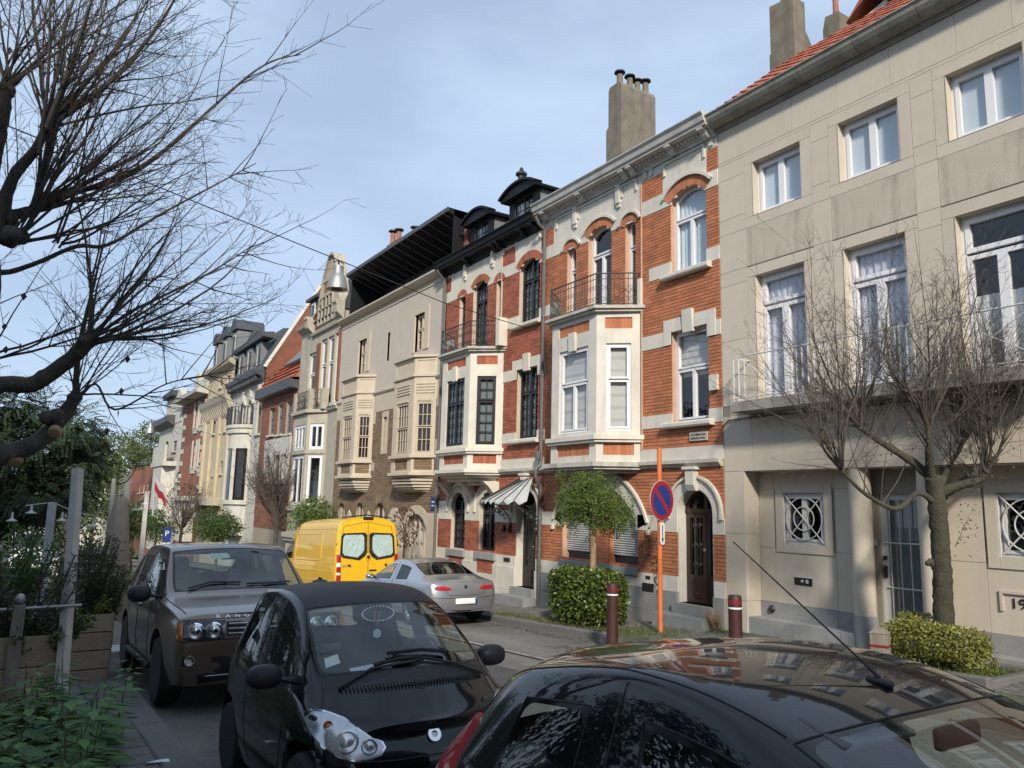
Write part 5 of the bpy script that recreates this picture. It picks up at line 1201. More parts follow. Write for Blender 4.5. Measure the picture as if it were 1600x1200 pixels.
add(hm5, 'roof', 'tile_red', lambda mb: mb.prism([(U0, DF+.1, ze+.5), (U0, DF+4, ze+2.4), (U0, DF+9, ze)], (U1-U0, 0, 0)))
U0, U1 = -102, -82.5; ze = zat(232, 722)
W = [PO(217, 757, 219, 770), PO(223, 756, 225.5, 769), PO(229, 755, 231.5, 768), PO(236, 753, 238.5, 767)]
hm6 = simple_house('low red brick terrace at the far end of the row', U0, U1, ze, 'brick_far', W, 'far_white', name='brick_terrace', nx=1, nz=1)
add(hm6, 'parapet', 'roof_zinc', lambda mb: fbox(mb, FM, U0, U1, ze-.2, ze+.35, -.3, .15))
add(hm6, 'chimney', 'far_white', lambda mb: mb.box(U1-5, U1-3.2, DF+1, DF+3, ze, ze+4))
hg = thing('grey_roof_house', 'far house with a grey sloping roof and white dormer window', 'house', (-112, 9, road_z(-112)))
o = MB(); o.box(-118, -106, 6.5, 13, -9, -.5); sub(hg, o, 'wall', 'far_white')
o = MB(); o.prism([(-118, 6.2, -.5), (-118, 7.8, 3.2), (-118, 12, 3.2), (-118, 13.3, -.5)], (12.2, 0, 0)); sub(hg, o, 'roof', 'zinc_grey')
o = MB(); o.box(-112, -105.6, 7.4, 9.6, -.6, 2.4); d_ = sub(hg, o, 'dormer', 'white_pvc'); o = MB(); o.box(-105.59, -105.5, 7.9, 9.2, -.1, 1.9); o.build('pane', 'glass_dark', d_)
o = MB()
for y in (7.9, 8.33, 8.76, 9.2): o.box(-105.5, -105.42, y-.05, y+.05, -.1, 1.9)
for z in (-.1, .9, 1.85): o.box(-105.5, -105.42, 7.9, 9.2, z-.04, z+.04)
o.build('glazing_bar', 'white_pvc', d_)
# ------------------------------------------------------------------ vehicles
pm('paint_black', (.003,.0035,.005), .3, .0, 3, coat=.9, spec=.05, dirt=.14, dirtcol=(.045,.043,.04))
pm('paint_black2', (.003,.0035,.005), .3, .0, 3, coat=.95, spec=.05, dirt=.1, dirtcol=(.045,.043,.04))
pm('roof_matte', (.016,.0155,.02), .5, .1, 20, spec=.3)
pm('paint_bronze', (.2,.155,.12), .33, .0, 3, metal=.75, coat=.7)
pm('paint_silver', (.44,.455,.485), .3, .02, 3, metal=.75, coat=.8)
pm('paint_yellow', (.72,.42,.014), .35, .04, 2, coat=.6, dirt=.12, dirtcol=(.35,.2,.03))
pm('paint_white', (.7,.7,.69), .35, .03, 2, coat=.5)
pm('trim_black', (.012,.012,.013), .55, .1, 30)
pm('trim_gloss', (.005,.005,.006), .2, .0, 3, spec=.5)
pm('rubber', (.015,.015,.015), .8, .2, 30)
pm('tyre', (.018,.018,.018), .85, .2, 30, .3, 120)
pm('alloy', (.42,.43,.44), .28, .05, 9, metal=1)
pm('alloy_dark', (.16,.16,.165), .35, .05, 9, metal=1)
pm('chrome', (.75,.76,.77), .08, .0, 3, metal=1)
pm('lamp_red', (.38,.008,.012), .12, .15, 30, coat=1)
pm('lamp_amber', (.55,.12,.015), .15, .1, 30, coat=1)
pm('lamp_inner', (.55,.56,.57), .22, .25, 14, metal=.85)
pm('plate_white', (.75,.75,.74), .4, .02, 4)
pm('plate_blue', (.01,.02,.25), .4, .02, 4)
pm('seat_grey', (.09,.09,.094), .85, .2, 20)
pm('seat_cream', (.45,.4,.32), .7, .1, 20)
pm('dash', (.02,.02,.022), .65, .1, 20)
pm('plastic_clear', (.8,.8,.8), .2, .02, 4)
pm('ribbon', (.5,.2,.1), .7, .3, 60)
pm('cloth_white', (.55,.68,.64), .8, .1, 6)
glassmat('car_glass', (.78,.85,.83), 1.6, 1.52, .0, .1)
glassmat('car_glass_tint', (.2,.23,.22), 1.5, 1.52, .0, .06)
glassmat('lamp_glass', (.9,.92,.93), 1.2, 1.45, .0, .05)
def add_frit(name, t, r):
    nt = M[name].node_tree; N = nt.nodes; L = nt.links; o = N['Material Output']; src = o.inputs['Surface'].links[0].from_socket
    def mth(op, a, b=None, c=None):
        n = N.new('ShaderNodeMath'); n.operation = op
        for k, v in enumerate((a, b, c)):
            if v is None: continue
            if isinstance(v, (int, float)): n.inputs[k].default_value = v
            else: L.new(v, n.inputs[k])
        return n.outputs[0]
    sp = []
    for nm in ('fc', 'fh'):
        u = N.new('ShaderNodeUVMap'); u.uv_map = nm; x = N.new('ShaderNodeSeparateXYZ'); L.new(u.outputs[0], x.inputs[0]); sp.append(x.outputs)
    q = [mth('MAXIMUM', mth('SUBTRACT', mth('ABSOLUTE', sp[0][k]), mth('SUBTRACT', sp[1][k], t+r)), 0.0) for k in (0, 1)]
    d = mth('SQRT', mth('ADD', mth('MULTIPLY', q[0], q[0]), mth('MULTIPLY', q[1], q[1])))
    m = mth('GREATER_THAN', d, r)
    b = N.new('ShaderNodeBsdfPrincipled'); b.inputs['Base Color'].default_value = (.004, .004, .005, 1); b.inputs['Roughness'].default_value = .08
    mx = N.new('ShaderNodeMixShader'); L.new(m, mx.inputs[0]); L.new(src, mx.inputs[1]); L.new(b.outputs[0], mx.inputs[2]); L.new(mx.outputs[0], o.inputs['Surface'])
add_frit('car_glass', .03, .07); add_frit('car_glass_tint', .03, .07)
def rbox(mb, c, d, r=.03, rot=(0, 0, 0), seg=3):
    bm = bmesh.new(); bmesh.ops.create_cube(bm, size=1)
    for v in bm.verts: v.co = Vector((v.co.x*d[0], v.co.y*d[1], v.co.z*d[2]))
    bmesh.ops.bevel(bm, geom=list(bm.edges), offset=min(r, min(d)*.49), segments=seg, affect='EDGES', profile=.5)
    from mathutils import Euler
    m = Euler(rot).to_matrix(); bm.verts.index_update(); n = len(mb.v)
    mb.v += [m @ v.co + Vector(c) for v in bm.verts]; mb.f += [tuple(n+v.index for v in f.verts) for f in bm.faces]; bm.free()
def ellip(mb, c, d, rot=(0, 0, 0), nu=14, nv=9, p=1.0):
    from mathutils import Euler
    m = Euler(rot).to_matrix(); n = len(mb.v); sg = lambda a: math.copysign(abs(a)**p, a)
    for i in range(nv+1):
        th = math.pi*i/nv
        for k in range(nu):
            ph = 2*math.pi*k/nu; mb.v.append(m @ Vector((d[0]*sg(math.sin(th))*sg(math.cos(ph)), d[1]*sg(math.sin(th))*sg(math.sin(ph)), d[2]*sg(math.cos(th)))) + Vector(c))
    for i in range(nv):
        for k in range(nu): mb.f.append((n+i*nu+k, n+i*nu+(k+1) % nu, n+(i+1)*nu+(k+1) % nu, n+(i+1)*nu+k))
class Car:
    def __init__(s, name, label, cat, loc, rz, st, glass, paint, front_b=.06, rear_b=.05, roof=(), roofmat=None, crease=(), lev=3, arches=(), tint=None, rx=0, frit=.028, rnd=.07):
        s.root = thing(name, label, cat, loc, rz); s.root.rotation_euler = (0, rx, rz)
        ns, J = len(st), len(st[0]); bm = bmesh.new(); cl = bm.edges.layers.float.new('crease_edge'); s.J = J; uv1 = bm.loops.layers.uv.new('fc'); uv2 = bm.loops.layers.uv.new('fh')
        VL, VR = [], []
        for i in range(ns):
            l = [bm.verts.new(p) for p in st[i]]; r = [l[j] if j == J-1 else bm.verts.new((st[i][j][0], -st[i][j][1], st[i][j][2])) for j in range(J)]
            VL.append(l); VR.append(r)
        def face(vs, m):
            f = bm.faces.new(vs); f.material_index = m; return f
        mats = [paint]; gi = {}
        for key, nm in glass.items(): gi[key] = nm
        names = ['paint']+sorted(set(glass.values()))+(['roof'] if roof else [])
        for i in range(ns-1):
            for j in range(J-1):
                m = names.index(glass[(i, j)]) if (i, j) in glass else (names.index('roof') if (i, j) in roof else 0)
                face([VL[i][j], VL[i+1][j], VL[i+1][j+1], VL[i][j+1]], m); face([VR[i][j+1], VR[i+1][j+1], VR[i+1][j], VR[i][j]], m)
        for (i, b, sg) in ((0, front_b, 1), (ns-1, -rear_b, -1)):
            c = [bm.verts.new((st[i][j][0]+b, 0, st[i][j][2])) for j in range(J-1)]+[VL[i][J-1]]
            for j in range(J-1):
                a = [VL[i][j], VL[i][j+1], c[j+1], c[j]]; d = [VR[i][j], c[j], c[j+1], VR[i][j+1]]
                if c[j+1] is VL[i][J-1]:
                    a = [VL[i][j], VL[i][j+1], c[j]]; d = [VR[i][j], c[j], VL[i][J-1]]
                    if VL[i][j+1] is VL[i][J-1]: pass
                face(a if sg > 0 else a[::-1], 0); face(d if sg > 0 else d[::-1], 0)
            if i == 0: cf = c
            else: cr = c
        bm.edges.ensure_lookup_table()
        for kind, k, val in crease:
            for side in (VL, VR):
                if kind == 'row':
                    prs = [(side[i][k], side[i+1][k]) for i in range(ns-1)]
                elif kind == 'st': prs = [(side[k][j], side[k][j+1]) for j in range(J-1)]
                else:
                    (i0, j0), (i1, j1) = k; prs = [(side[i0][j0], side[i1][j1])]
                for a, b_ in prs:
                    e = bm.edges.get((a, b_))
                    if e: e[cl] = val
        # printed black border of the panes: position on the pane and its half size, in metres
        regs = {}
        for (i, j), nm in glass.items(): regs.setdefault(nm, []).append((i, j))
        D3 = lambda p, q: (Vector(p)-Vector(q)).length
        for nm, cells in regs.items():
            i0, i1 = min(c[0] for c in cells), max(c[0] for c in cells)+1; j0, j1 = min(c[1] for c in cells), max(c[1] for c in cells)+1; jm, im = (j0+j1)//2, (i0+i1)//2
            cu = {i0: 0.0}; cv = {j0: 0.0}
            for i in range(i0, i1): cu[i+1] = cu[i]+(D3(st[i][j0], st[i+1][j0])+D3(st[i][j1], st[i+1][j1]))/2
            for j in range(j0, j1): cv[j+1] = cv[j]+(D3(st[im][j], st[im][j+1])+D3(st[i1][j], st[i1][j+1])+D3(st[i0][j], st[i0][j+1]))/3
            both = j1 == J-1
            for sd, vv_ in ((1, VL), (-1, VR)):
                uvof = {}
                for i in range(i0, i1+1):
                    for j in range(j0, j1+1): uvof[vv_[i][j]] = (cu[i]-cu[i1]/2, (cv[j1]-cv[j])*sd if both else cv[j]-cv[j1]/2)
                for (i, j) in cells:
                    vs4 = {vv_[i][j], vv_[i+1][j], vv_[i+1][j+1], vv_[i][j+1]}
                    for f in vv_[i][j].link_faces:
                        if set(f.verts) == vs4:
                            for l in f.loops: l[uv1].uv = uvof[l.vert]; l[uv2].uv = (cu[i1]/2, cv[j1] if both else cv[j1]/2)
        bmesh.ops.recalc_face_normals(bm, faces=bm.faces)
        me = bpy.data.meshes.new('cage'); bm.to_mesh(me); bm.free()
        for _ in names: me.materials.append(M['paint_black'])
        tmp = bpy.data.objects.new('cage', me); COL.objects.link(tmp); md = tmp.modifiers.new('s', 'SUBSURF'); md.levels = lev; md.render_levels = lev; md.uv_smooth = 'NONE'
        dg = bpy.context.evaluated_depsgraph_get(); ev = tmp.evaluated_get(dg); em = bpy.data.meshes.new_from_object(ev); bpy.data.objects.remove(tmp)
        vs = [v.co.copy() for v in em.vertices]; s.nrm = [v.normal.copy() for v in em.vertices]
        fs = [(tuple(p.vertices), p.material_index) for p in em.polygons]
        U1_, U2_ = em.uv_layers['fc'].data, em.uv_layers['fh'].data
        uvs = {tuple(p.vertices): [(U1_[l].uv.copy(), U2_[l].uv.copy()) for l in p.loop_indices] for p in em.polygons if p.material_index}
        s.bvh = BVHTree.FromPolygons(vs, [f for f, m in fs])
        s.paint = paint
        # wheel arches
        for (wx, wz, wr) in arches:
            keep = []; inside = lambda v: (v.x-wx)**2+(v.z-wz)**2 < wr*wr
            for f, m in fs:
                if m == 0 and all(inside(vs[i]) for i in f) and abs(vs[f[0]].y) > .45: continue
                keep.append((f, m))
            fs = keep
            for f, m in fs:
                if m: continue
                for i in f:
                    v = vs[i]
                    if abs(v.y) > .45 and inside(v) and v.z > .1:
                        d = math.hypot(v.x-wx, v.z-wz)
                        if d > 1e-4: v.x = wx+(v.x-wx)*wr/d; v.z = wz+(v.z-wz)*wr/d
        s.parts = {}
        def emit(nm, fl, mat, smooth='all'):
            ix = sorted({i for f in fl for i in f}); mp_ = {a: b for b, a in enumerate(ix)}; t = MB(); t.v = [vs[i] for i in ix]; t.f = [tuple(mp_[i] for i in f) for f in fl]
            return t.build(nm, mat, s.root, smooth=smooth)
        emit('body', [f for f, m in fs if m == 0], paint)
        s.fs = fs
        for k in range(1, len(names)):
            fl = [f for f, m in fs if m == k]
            if names[k] == 'roof': emit('roof', fl, roofmat); continue
            # split into islands
            par = {}
            def find(a):
                while par.setdefault(a, a) != a: par[a] = par[par[a]]; a = par[a]
                return a
            for f in fl:
                for a in f[1:]: par[find(a)] = find(f[0])
            g = {}
            for f in fl: g.setdefault(find(f[0]), []).append(f)
            for fl2 in g.values():
                ix = sorted({i for f in fl2 for i in f}); mp_ = {a: b for b, a in enumerate(ix)}
                gm = bpy.data.meshes.new(names[k]); gm.from_pydata([tuple(vs[i]) for i in ix], [], [tuple(mp_[i] for i in f) for f in fl2]); gm.materials.append(M[(tint or {}).get(names[k], 'car_glass')])
                la, lb = gm.uv_layers.new(name='fc'), gm.uv_layers.new(name='fh')
                for p, f in zip(gm.polygons, fl2):
                    p.use_smooth = True
                    for l, (a_, b_) in zip(p.loop_indices, uvs[f]): la.data[l].uv = a_; lb.data[l].uv = b_
                ob = link(names[k], gm, s.root)
                ec = {}
                for f in fl2:
                    for q in range(len(f)): e = (f[q], f[(q+1) % len(f)]); ec[tuple(sorted(e))] = ec.get(tuple(sorted(e)), 0)+1
                nb = {}
                for e, c in ec.items():
                    if c == 1: nb.setdefault(e[0], []).append(e[1]); nb.setdefault(e[1], []).append(e[0])
                seen = set()
                t = MB()
                for st_ in nb:
                    if st_ in seen: continue
                    loop = [st_]; seen.add(st_)
                    while True:
                        nx = [q for q in nb[loop[-1]] if q not in seen]
                        if not nx: break
                        loop.append(nx[0]); seen.add(nx[0])
                    if len(loop) > 3: t.tube([vs[q] for q in loop], .004, 4, closed=True)
                if t.v: t.build('seal', 'rubber', ob, smooth='all')
        bpy.data.meshes.remove(em)
        for (wx, wz, wr) in arches:
            for sg in (-1, 1):
                h_ = s.side(wx, wz+wr+.02, sg); yy = abs(h_.y) if h_ else .75
                t = MB(); rr_ = wr+.0; n = 18; ring0 = []; ring1 = []
                for k in range(n+1):
                    a = -.35+(math.pi+.7)*k/n; ring0.append(Vector((wx+rr_*math.cos(a), sg*(yy-.03), wz+rr_*math.sin(a)))); ring1.append(Vector((wx+rr_*math.cos(a), sg*(yy-.36), wz+rr_*math.sin(a))))
                t.grid([ring0, ring1]); t.poly([Vector((v.x, v.y, v.z)) for v in ring1]); t.build('wheel_arch', 'rubber', s.root)
    def side(s, x, z, sg): 
        h, n, i, d = s.bvh.ray_cast(Vector((x, sg*4, z)), Vector((0, -sg, 0))); return h
    def front(s, y, z, sg=1):
        h, n, i, d = s.bvh.ray_cast(Vector((sg*5, y, z)), Vector((-sg, 0, 0))); return h
    def top(s, x, y):
        h, n, i, d = s.bvh.ray_cast(Vector((x, y, 5)), Vector((0, 0, -1))); return h
    def diag(s, base, direction):
        d_ = Vector(direction).normalized(); h, n, i, d = s.bvh.ray_cast(Vector(base)-d_*4, d_); return h
    def line(s, name, pts, fn, r=.004, mat='rubber', parent=None, closed=False):
        out = []
        for k in range(len(pts)-1):
            a, b = Vector(pts[k]), Vector(pts[k+1]); n = max(2, int((b-a).length/.05))
            for q in range(n): out.append(a+(b-a)*q/n)
        out.append(Vector(pts[-1])); P = [fn(*p) for p in out]; P = [p for p in P if p is not None]
        t = MB(); t.tube(P, r, 5, closed=closed); return t.build(name, mat, parent or s.root, smooth='all')
    def patch(s, name, outline, fn, mat, off=.006, rings=5, parent=None, dirv=None, skirt=True, dome=0):
        n = len(outline); cx = sum(p[0] for p in outline)/n; cy = sum(p[1] for p in outline)/n; t = MB(); rows = []
        for r in range(rings+1):
            f = max(.02, r/rings); row = []
            for p in outline:
                q = fn(cx+(p[0]-cx)*f, cy+(p[1]-cy)*f)
                if q is None: q = row[-1]-dirv*off if row else None
                if q is None: return None
                row.append(q+dirv*(off+dome*(1-f*f)))
            row.append(row[0]); rows.append(row)
        if skirt: rows.append([p-dirv*(off+.02) for p in rows[-1]])
        t.grid(rows); return t.build(name, mat, parent or s.root, smooth=True)
    def wheels(s, ws, r, w, track, rim='alloy', nsp=5, rr=.68, steer=0):
        for wx, wz in ws:
            for sg in (-1, 1):
                t = MB(); h = w/2; e = .03
                t.lathe([(r*rr, -h), (r*.93, -h), (r*.985, -h+e), (r, -h+e*2), (r, h-e*2), (r*.985, h-e), (r*.93, h), (r*rr, h), (r*rr*.96, h-.03), (r*rr*.96, -h+.03)], (0, 0, 0), (0, 1, 0), 28)
                o = t.build('wheel', 'tyre', s.root, smooth=True); o.location = (wx, sg*track, wz)
                t = MB(); f = sg*(h-.02)
                t.lathe([(r*rr, f-.06*sg), (r*rr, f), (r*rr*.94, f+.008*sg), (r*rr*.9, f-.03*sg)], (0, 0, 0), (0, 1, 0), 28)
                t.lathe([(.065, f-.04*sg), (.06, f-.005*sg), (0, f)], (0, 0, 0), (0, 1, 0), 16)
                for k in range(nsp):
                    a = 2*math.pi*k/nsp+.3; ca, sa = math.cos(a), math.sin(a); ra, rb = .05, r*rr*.95; wd0, wd1 = .035, .03
                    q = lambda rad, tt, yy: Vector((ca*rad-sa*tt, yy, sa*rad+ca*tt))
                    t.hexa([q(ra,-wd0,f-.05*sg),q(rb,-wd1,f-.05*sg),q(rb,wd1,f-.05*sg),q(ra,wd0,f-.05*sg),q(ra,-wd0*.7,f-.012*sg),q(rb,-wd1*.7,f-.006*sg),q(rb,wd1*.7,f-.006*sg),q(ra,wd0*.7,f-.012*sg)])
                t.build('rim', rim, o, fix=True)
                t = MB(); t.lathe([(0, f-.07*sg), (r*rr*.95, f-.07*sg)], (0, 0, 0), (0, 1, 0), 20); t.build('brake_disc', 'trim_black', o)
    def box(s, name, c, d, mat, r=.02, rot=(0, 0, 0), parent=None):
        t = MB(); rbox(t, c, d, r, rot); return t.build(name, mat, parent or s.root, smooth=True)
    def seat(s, x, y, z, mat, w=.5, h=.62, hr=True):
        t = MB(); rbox(t, (x, y, z), (.5, w, .16), .06); rbox(t, (x-.3, y, z+.32), (.15, w, h), .06, (0, -.22, 0)); o = t.build('seat', mat, s.root, smooth=True)
        if hr: t = MB(); rbox(t, (x-.4, y, z+.74), (.1, .26, .2), .045, (0, -.2, 0)); t.build('headrest', mat, o, smooth=True)
    def steering(s, x, y, z, r=.18, mat='dash', tilt=.45):
        t = MB(); ax = Vector((-math.cos(tilt), 0, math.sin(tilt))); u = Vector((0, 1, 0)); w = ax.cross(u)
        c = Vector((x, y, z)); t.tube([c+(u*math.cos(k*math.pi/12)+w*math.sin(k*math.pi/12))*r for k in range(24)], .016, 8, closed=True)
        for a in (0, math.pi, -math.pi/2): t.tube([c, c+(u*math.cos(a)+w*math.sin(a))*r], .018, 5)
        t.lathe([(.055, -.02), (.05, .02), (0, .03)], c, ax, 12); return t.build('steering_wheel', mat, s.root, smooth=True)
    def mirror(s, x, y, z, mat, d=(.09, .11, .075), stalk=True):
        for sg in (-1, 1):
            t = MB(); ellip(t, (x, sg*y, z), d, (0, 0, 0), 18, 12, .8); o = t.build('door_mirror', mat, s.root, smooth='all')
            t = MB(); ellip(t, (x-d[0]*.62, sg*y, z), (.035, d[1]*.86, d[2]*.82), (0, 0, 0), 14, 8, .8); t.build('mirror_glass', 'chrome', o, smooth='all')
            if stalk: t = MB(); t.tube([(x+.02, sg*(y-d[1]*.8), z-.02), (x+.05, sg*(y-d[1]-.12), z-.05)], .022, 6); t.build('mirror_arm', 'trim_black', o)
    def wiper(s, pts, parent=None):
        t = MB(); P = [s.top(x, y)+Vector((.01, 0, .018)) for x, y in pts]; t.tube(P, .011, 5); o = t.build('wiper', 'trim_black', parent or s.root); return o
def ST(*rows):
    return [tuple(r) for r in rows]
def stn(x, yz): return [((x if len(p) == 2 else p[0]), p[-2], p[-1]) for p in yz]
# ---- the two-seater in the middle
smart_st = [
 stn(1.25, [(1.2,.55,.22),(1.27,.61,.38),(1.28,.63,.50),(1.25,.63,.60),(1.22,.60,.67),(1.23,.5,.715),(1.25,.37,.74),(1.27,.2,.755),(1.28,0,.76)]),
 stn(1.1, [(.70,.2),(.745,.38),(.76,.55),(1.08,.745,.70),(1.07,.71,.77),(1.09,.6,.815),(1.11,.45,.835),(1.15,.22,.85),(1.17,0,.855)]),
 stn(.80, [(.73,.2),(.77,.38),(.78,.6),(.79,.765,.78),(.76,.745,.88),(.81,.715,.93),(.85,.675,.95),(1.0,.36,.965),(1.05,0,.97)]),
 stn(.30, [(.74,.2),(.78,.38),(.79,.6),(.775,.84),(.28,.745,.945),(.17,.585,1.405),(.18,.535,1.465),(.27,.29,1.495),(.30,0,1.505)]),
 stn(-.36, [(.74,.2),(.78,.38),(.79,.6),(.78,.85),(.75,.955),(.60,1.435),(.545,1.5),(.29,1.535),(0,1.545)]),
 stn(-.47, [(.74,.2),(.78,.38),(.79,.6),(.78,.86),(.75,.96),(.60,1.435),(.545,1.5),(.29,1.535),(0,1.545)]),
 stn(-.92, [(.74,.22),(.78,.4),(.79,.62),(.775,.87),(.74,.98),(.59,1.41),(.54,1.475),(.29,1.515),(0,1.525)]),
 stn(-1.2, [(-1.2,.70,.25),(-1.24,.745,.42),(-1.26,.75,.65),(-1.24,.735,.86),(-1.2,.70,.98),(-1.04,.56,1.37),(-1.02,.5,1.435),(-1.05,.27,1.475),(-1.06,0,1.485)]),
 stn(-1.32, [(-1.28,.6,.28),(-1.33,.64,.45),(-1.345,.64,.68),(-1.34,.62,.86),(-1.32,.58,.97),(-1.32,.5,.99),(-1.325,.42,.995),(-1.33,.22,1.0),(-1.335,0,1.0)])]
sm_x, sm_y = -5.95, 2.46
cz = road_z(sm_x)+.02
sm = Car('microcar', 'tiny black two-seat car with dark matte roof and a medal hanging inside', 'car', (sm_x, sm_y, cz), 0, smart_st,
  {(2, 6): 'windscreen', (2, 7): 'windscreen', (2, 4): 'side_window', (3, 4): 'side_window', (5, 4): 'quarter_window', (7, 5): 'rear_window', (7, 6): 'rear_window', (7, 7): 'rear_window'},
  'paint_black', .07, .04, roof=[(i, j) for i in (3, 4, 5, 6) for j in (6, 7)], roofmat='roof_matte', crease=[('row', 4, .5), ('row', 6, .35), ('st', 2, .2), ('e', ((2, 6), (3, 6)), .5)],
  arches=[(.90, .30, .345), (-.95, .30, .35)], rx=-.046)
sm.wheels([(.90, .285), (-.95, .285)], .285, .165, .69, 'alloy', 6)
sm.mirror(.50, .90, .985, 'roof_matte', (.085, .12, .08))
for sg in (-1, 1):
    dv = Vector((.8, sg*.35, .45)).normalized()
    ol = [(.36, .70), (.45, .765), (.56, .80), (.65, .80), (.70, .75), (.69, .68), (.63, .61), (.53, .555), (.42, .53), (.31, .53), (.22, .55), (.18, .59), (.20, .625), (.28, .65)]
    fn = lambda y, z: sm.front(sg*y, z-.02)
    ol = [(.33+(a-.18)*.82, b+.05) for a, b in ol]
    lp = sm.patch('headlight', ol, fn, 'chrome', .004, 5, dirv=dv)
    sm.patch('reflector', [(a*.94+.033, b*.94+.041) for a, b in ol], fn, 'lamp_inner', .010, 5, parent=lp, dirv=dv)
    for (cy, czz, rr_, mt) in ((.565, .69, .07, 'lamp_inner'), (.435, .655, .05, 'lamp_inner'), (.655, .775, .03, 'lamp_amber')):
        c = fn(cy, czz); ax = dv
        t = MB(); t.lathe([(rr_, 0), (rr_*1.02, .018), (rr_*.86, .02), (rr_*.8, .004), (rr_*.5, .012), (0, .02)], c+dv*.004, Vector((1, sg*.25, .2)).normalized(), 20); t.build('lamp_bowl', mt, lp, smooth=True)
    sm.patch('lens', ol, fn, 'lamp_glass', .02, 5, parent=lp, dirv=dv, skirt=False)
    sm.line('bonnet_seam', [(1.06, .70), (.95, .64), (.80, .60)], lambda x, y: sm.top(x, sg*y), .004)
    sm.line('door_seam', [(.52, .95), (.55, .7), (.50, .45), (.38, .28), (-.35, .27), (-.42, .5), (-.40, .95)], lambda x, z: sm.side(x, z, sg), .004)
    sm.box('door_handle', (-.28, sg*.79, .82), (.16, .03, .035), 'trim_black', .012)
    sm.line('fender_seam', [(.62, .93), (.72, .75), (.66, .45), (.58, .3)], lambda x, z: sm.side(x, z, sg), .004)
    sm.patch('indicator', [(.66, .62), (.72, .62), (.72, .66), (.66, .66)], lambda x, z: sm.side(x, z, sg), 'lamp_inner', .004, 2, dirv=Vector((0, sg, 0)))
    sm.patch('tail_lamp', [(.52, .6), (.62, .6), (.62, .82), (.52, .82)], lambda y, z: sm.front(sg*y, z, -1), 'lamp_red', .01, 3, dirv=Vector((-1, 0, 0)))
sm.line('bumper_seam', [(-.60, .56), (-.3, .545), (0, .545), (.3, .545), (.60, .56)], lambda y, z: sm.front(y, z), .005)
sm.patch('lower_grille', [(-.45, .30), (.45, .30), (.42, .44), (-.42, .44)], lambda y, z: sm.front(y, z), 'trim_black', .004, 3, dirv=Vector((1, 0, 0)))
c = sm.front(0, .655); dv = Vector((.85, 0, .5)).normalized(); t = MB(); t.lathe([(.02, .004), (.022, .014), (.046, .014), (.05, .004)], c, dv, 22); t.build('badge', 'chrome', sm.root, smooth=True)
# cowl grille, wipers
gr_ = sm.patch('cowl', [(-.62, .70), (-.3, .86), (0, .91), (.3, .86), (.62, .70), (.55, .80), (.3, .955), (0, 1.0), (-.3, .955), (-.55, .80)][:0] or [(.84, -.62), (.97, -.35), (1.02, 0), (.97, .35), (.84, .62), (.92, .62), (1.05, .33), (1.10, 0), (1.05, -.33), (.92, -.62)], lambda x, y: sm.top(x, y), 'trim_black', .004, 4, dirv=Vector((.3, 0, .95)).normalized())
for k in range(44):
    y = -.52+k*1.04/43; x = 1.065-.42*y*y; p = sm.top(x, y)
    if p: t = MB(); t.box(-.03, .025, -.004, .004, 0, .008); o = t.build('grille_bar', 'rubber', gr_); o.location = p+Vector((0, 0, .004)); o.rotation_euler = (0, .35, 0)
w = sm.wiper([(.94, -.54), (.91, -.3), (.92, 0), (.90, .10)]); w2 = sm.wiper([(.94, .56), (.92, .35), (.90, .1), (.86, -.12)])
t = MB(); t.tube([sm.top(.895, y)+Vector((.02, 0, .025)) for y in (-.28, -.1, .08)], .014, 5); t.build('wiper_blade', 'rubber', w); t = MB(); t.tube([sm.top(.84, y)+Vector((.02, 0, .025)) for y in (.3, .1, -.16)], .014, 5); t.build('wiper_blade', 'rubber', w2)
sm.seat(-.35, .34, .52, 'seat_grey'); sm.seat(-.35, -.34, .52, 'seat_grey'); sm.steering(.30, .34, .98, .185)
sm.box('dashboard', (.66, 0, .76), (.5, 1.34, .3), 'dash', .1); sm.box('instrument_pod', (.47, .34, .94), (.12, .26, .08), 'dash', .03)
sm.box('floor', (-.2, 0, .3), (2.0, 1.36, .05), 'dash', .01); sm.box('rear_bulkhead', (-.95, 0, .7), (.5, 1.3, .5), 'seat_grey', .05)
rv = sm.box('rear_view_mirror', (.28, 0, 1.36), (.03, .24, .07), 'dash', .012)
t = MB(); t.tube([(.31, -.035, 1.35), (.32, -.012, 1.23), (.31, .012, 1.35)], .009, 4); md = t.build('medal_ribbon', 'ribbon', sm.root); t = MB(); t.lathe([(.0, -.003), (.032, -.003), (.034, 0), (.032, .003), (0, .003)], (.325, -.012, 1.19), (1, 0, 0), 18); t.build('medal', 'plastic_clear', md)
t = MB(); ch = [Vector((.31, .13*math.cos(k*math.pi/15), 1.335+.055*math.sin(k*math.pi/15))) for k in range(30)]
for p in ch: ellip(t, p, (.007, .009, .007), nu=6, nv=4)
t.build('bead_chain', 'chrome', rv)
# stickers and the parking disc lying behind the glass
def onscreen(car, x, y, d): p = car.top(x, y); return p-Vector((.6, 0, .75)).normalized()*d
c = onscreen(sm, .66, -.53, .012); t = MB(); t.quad((-.02, -.05, -.02), (-.02, .05, -.02), (.02, .05, .025), (.02, -.05, .025))
t = MB(); pts_ = [onscreen(sm, x, y, .012) for x, y in ((.76, -.56), (.77, -.46), (.70, -.46), (.69, -.55))]; t.quad(*pts_); t.build('sticker', 'plate_white', sm.root)
t = MB(); pts_ = [onscreen(sm, x, y, .05) for x, y in ((.88, -.40), (.91, -.12), (.84, -.12), (.81, -.40))]; t.quad(*pts_); t.build('parking_disc', 'curtain_lav', sm.root)
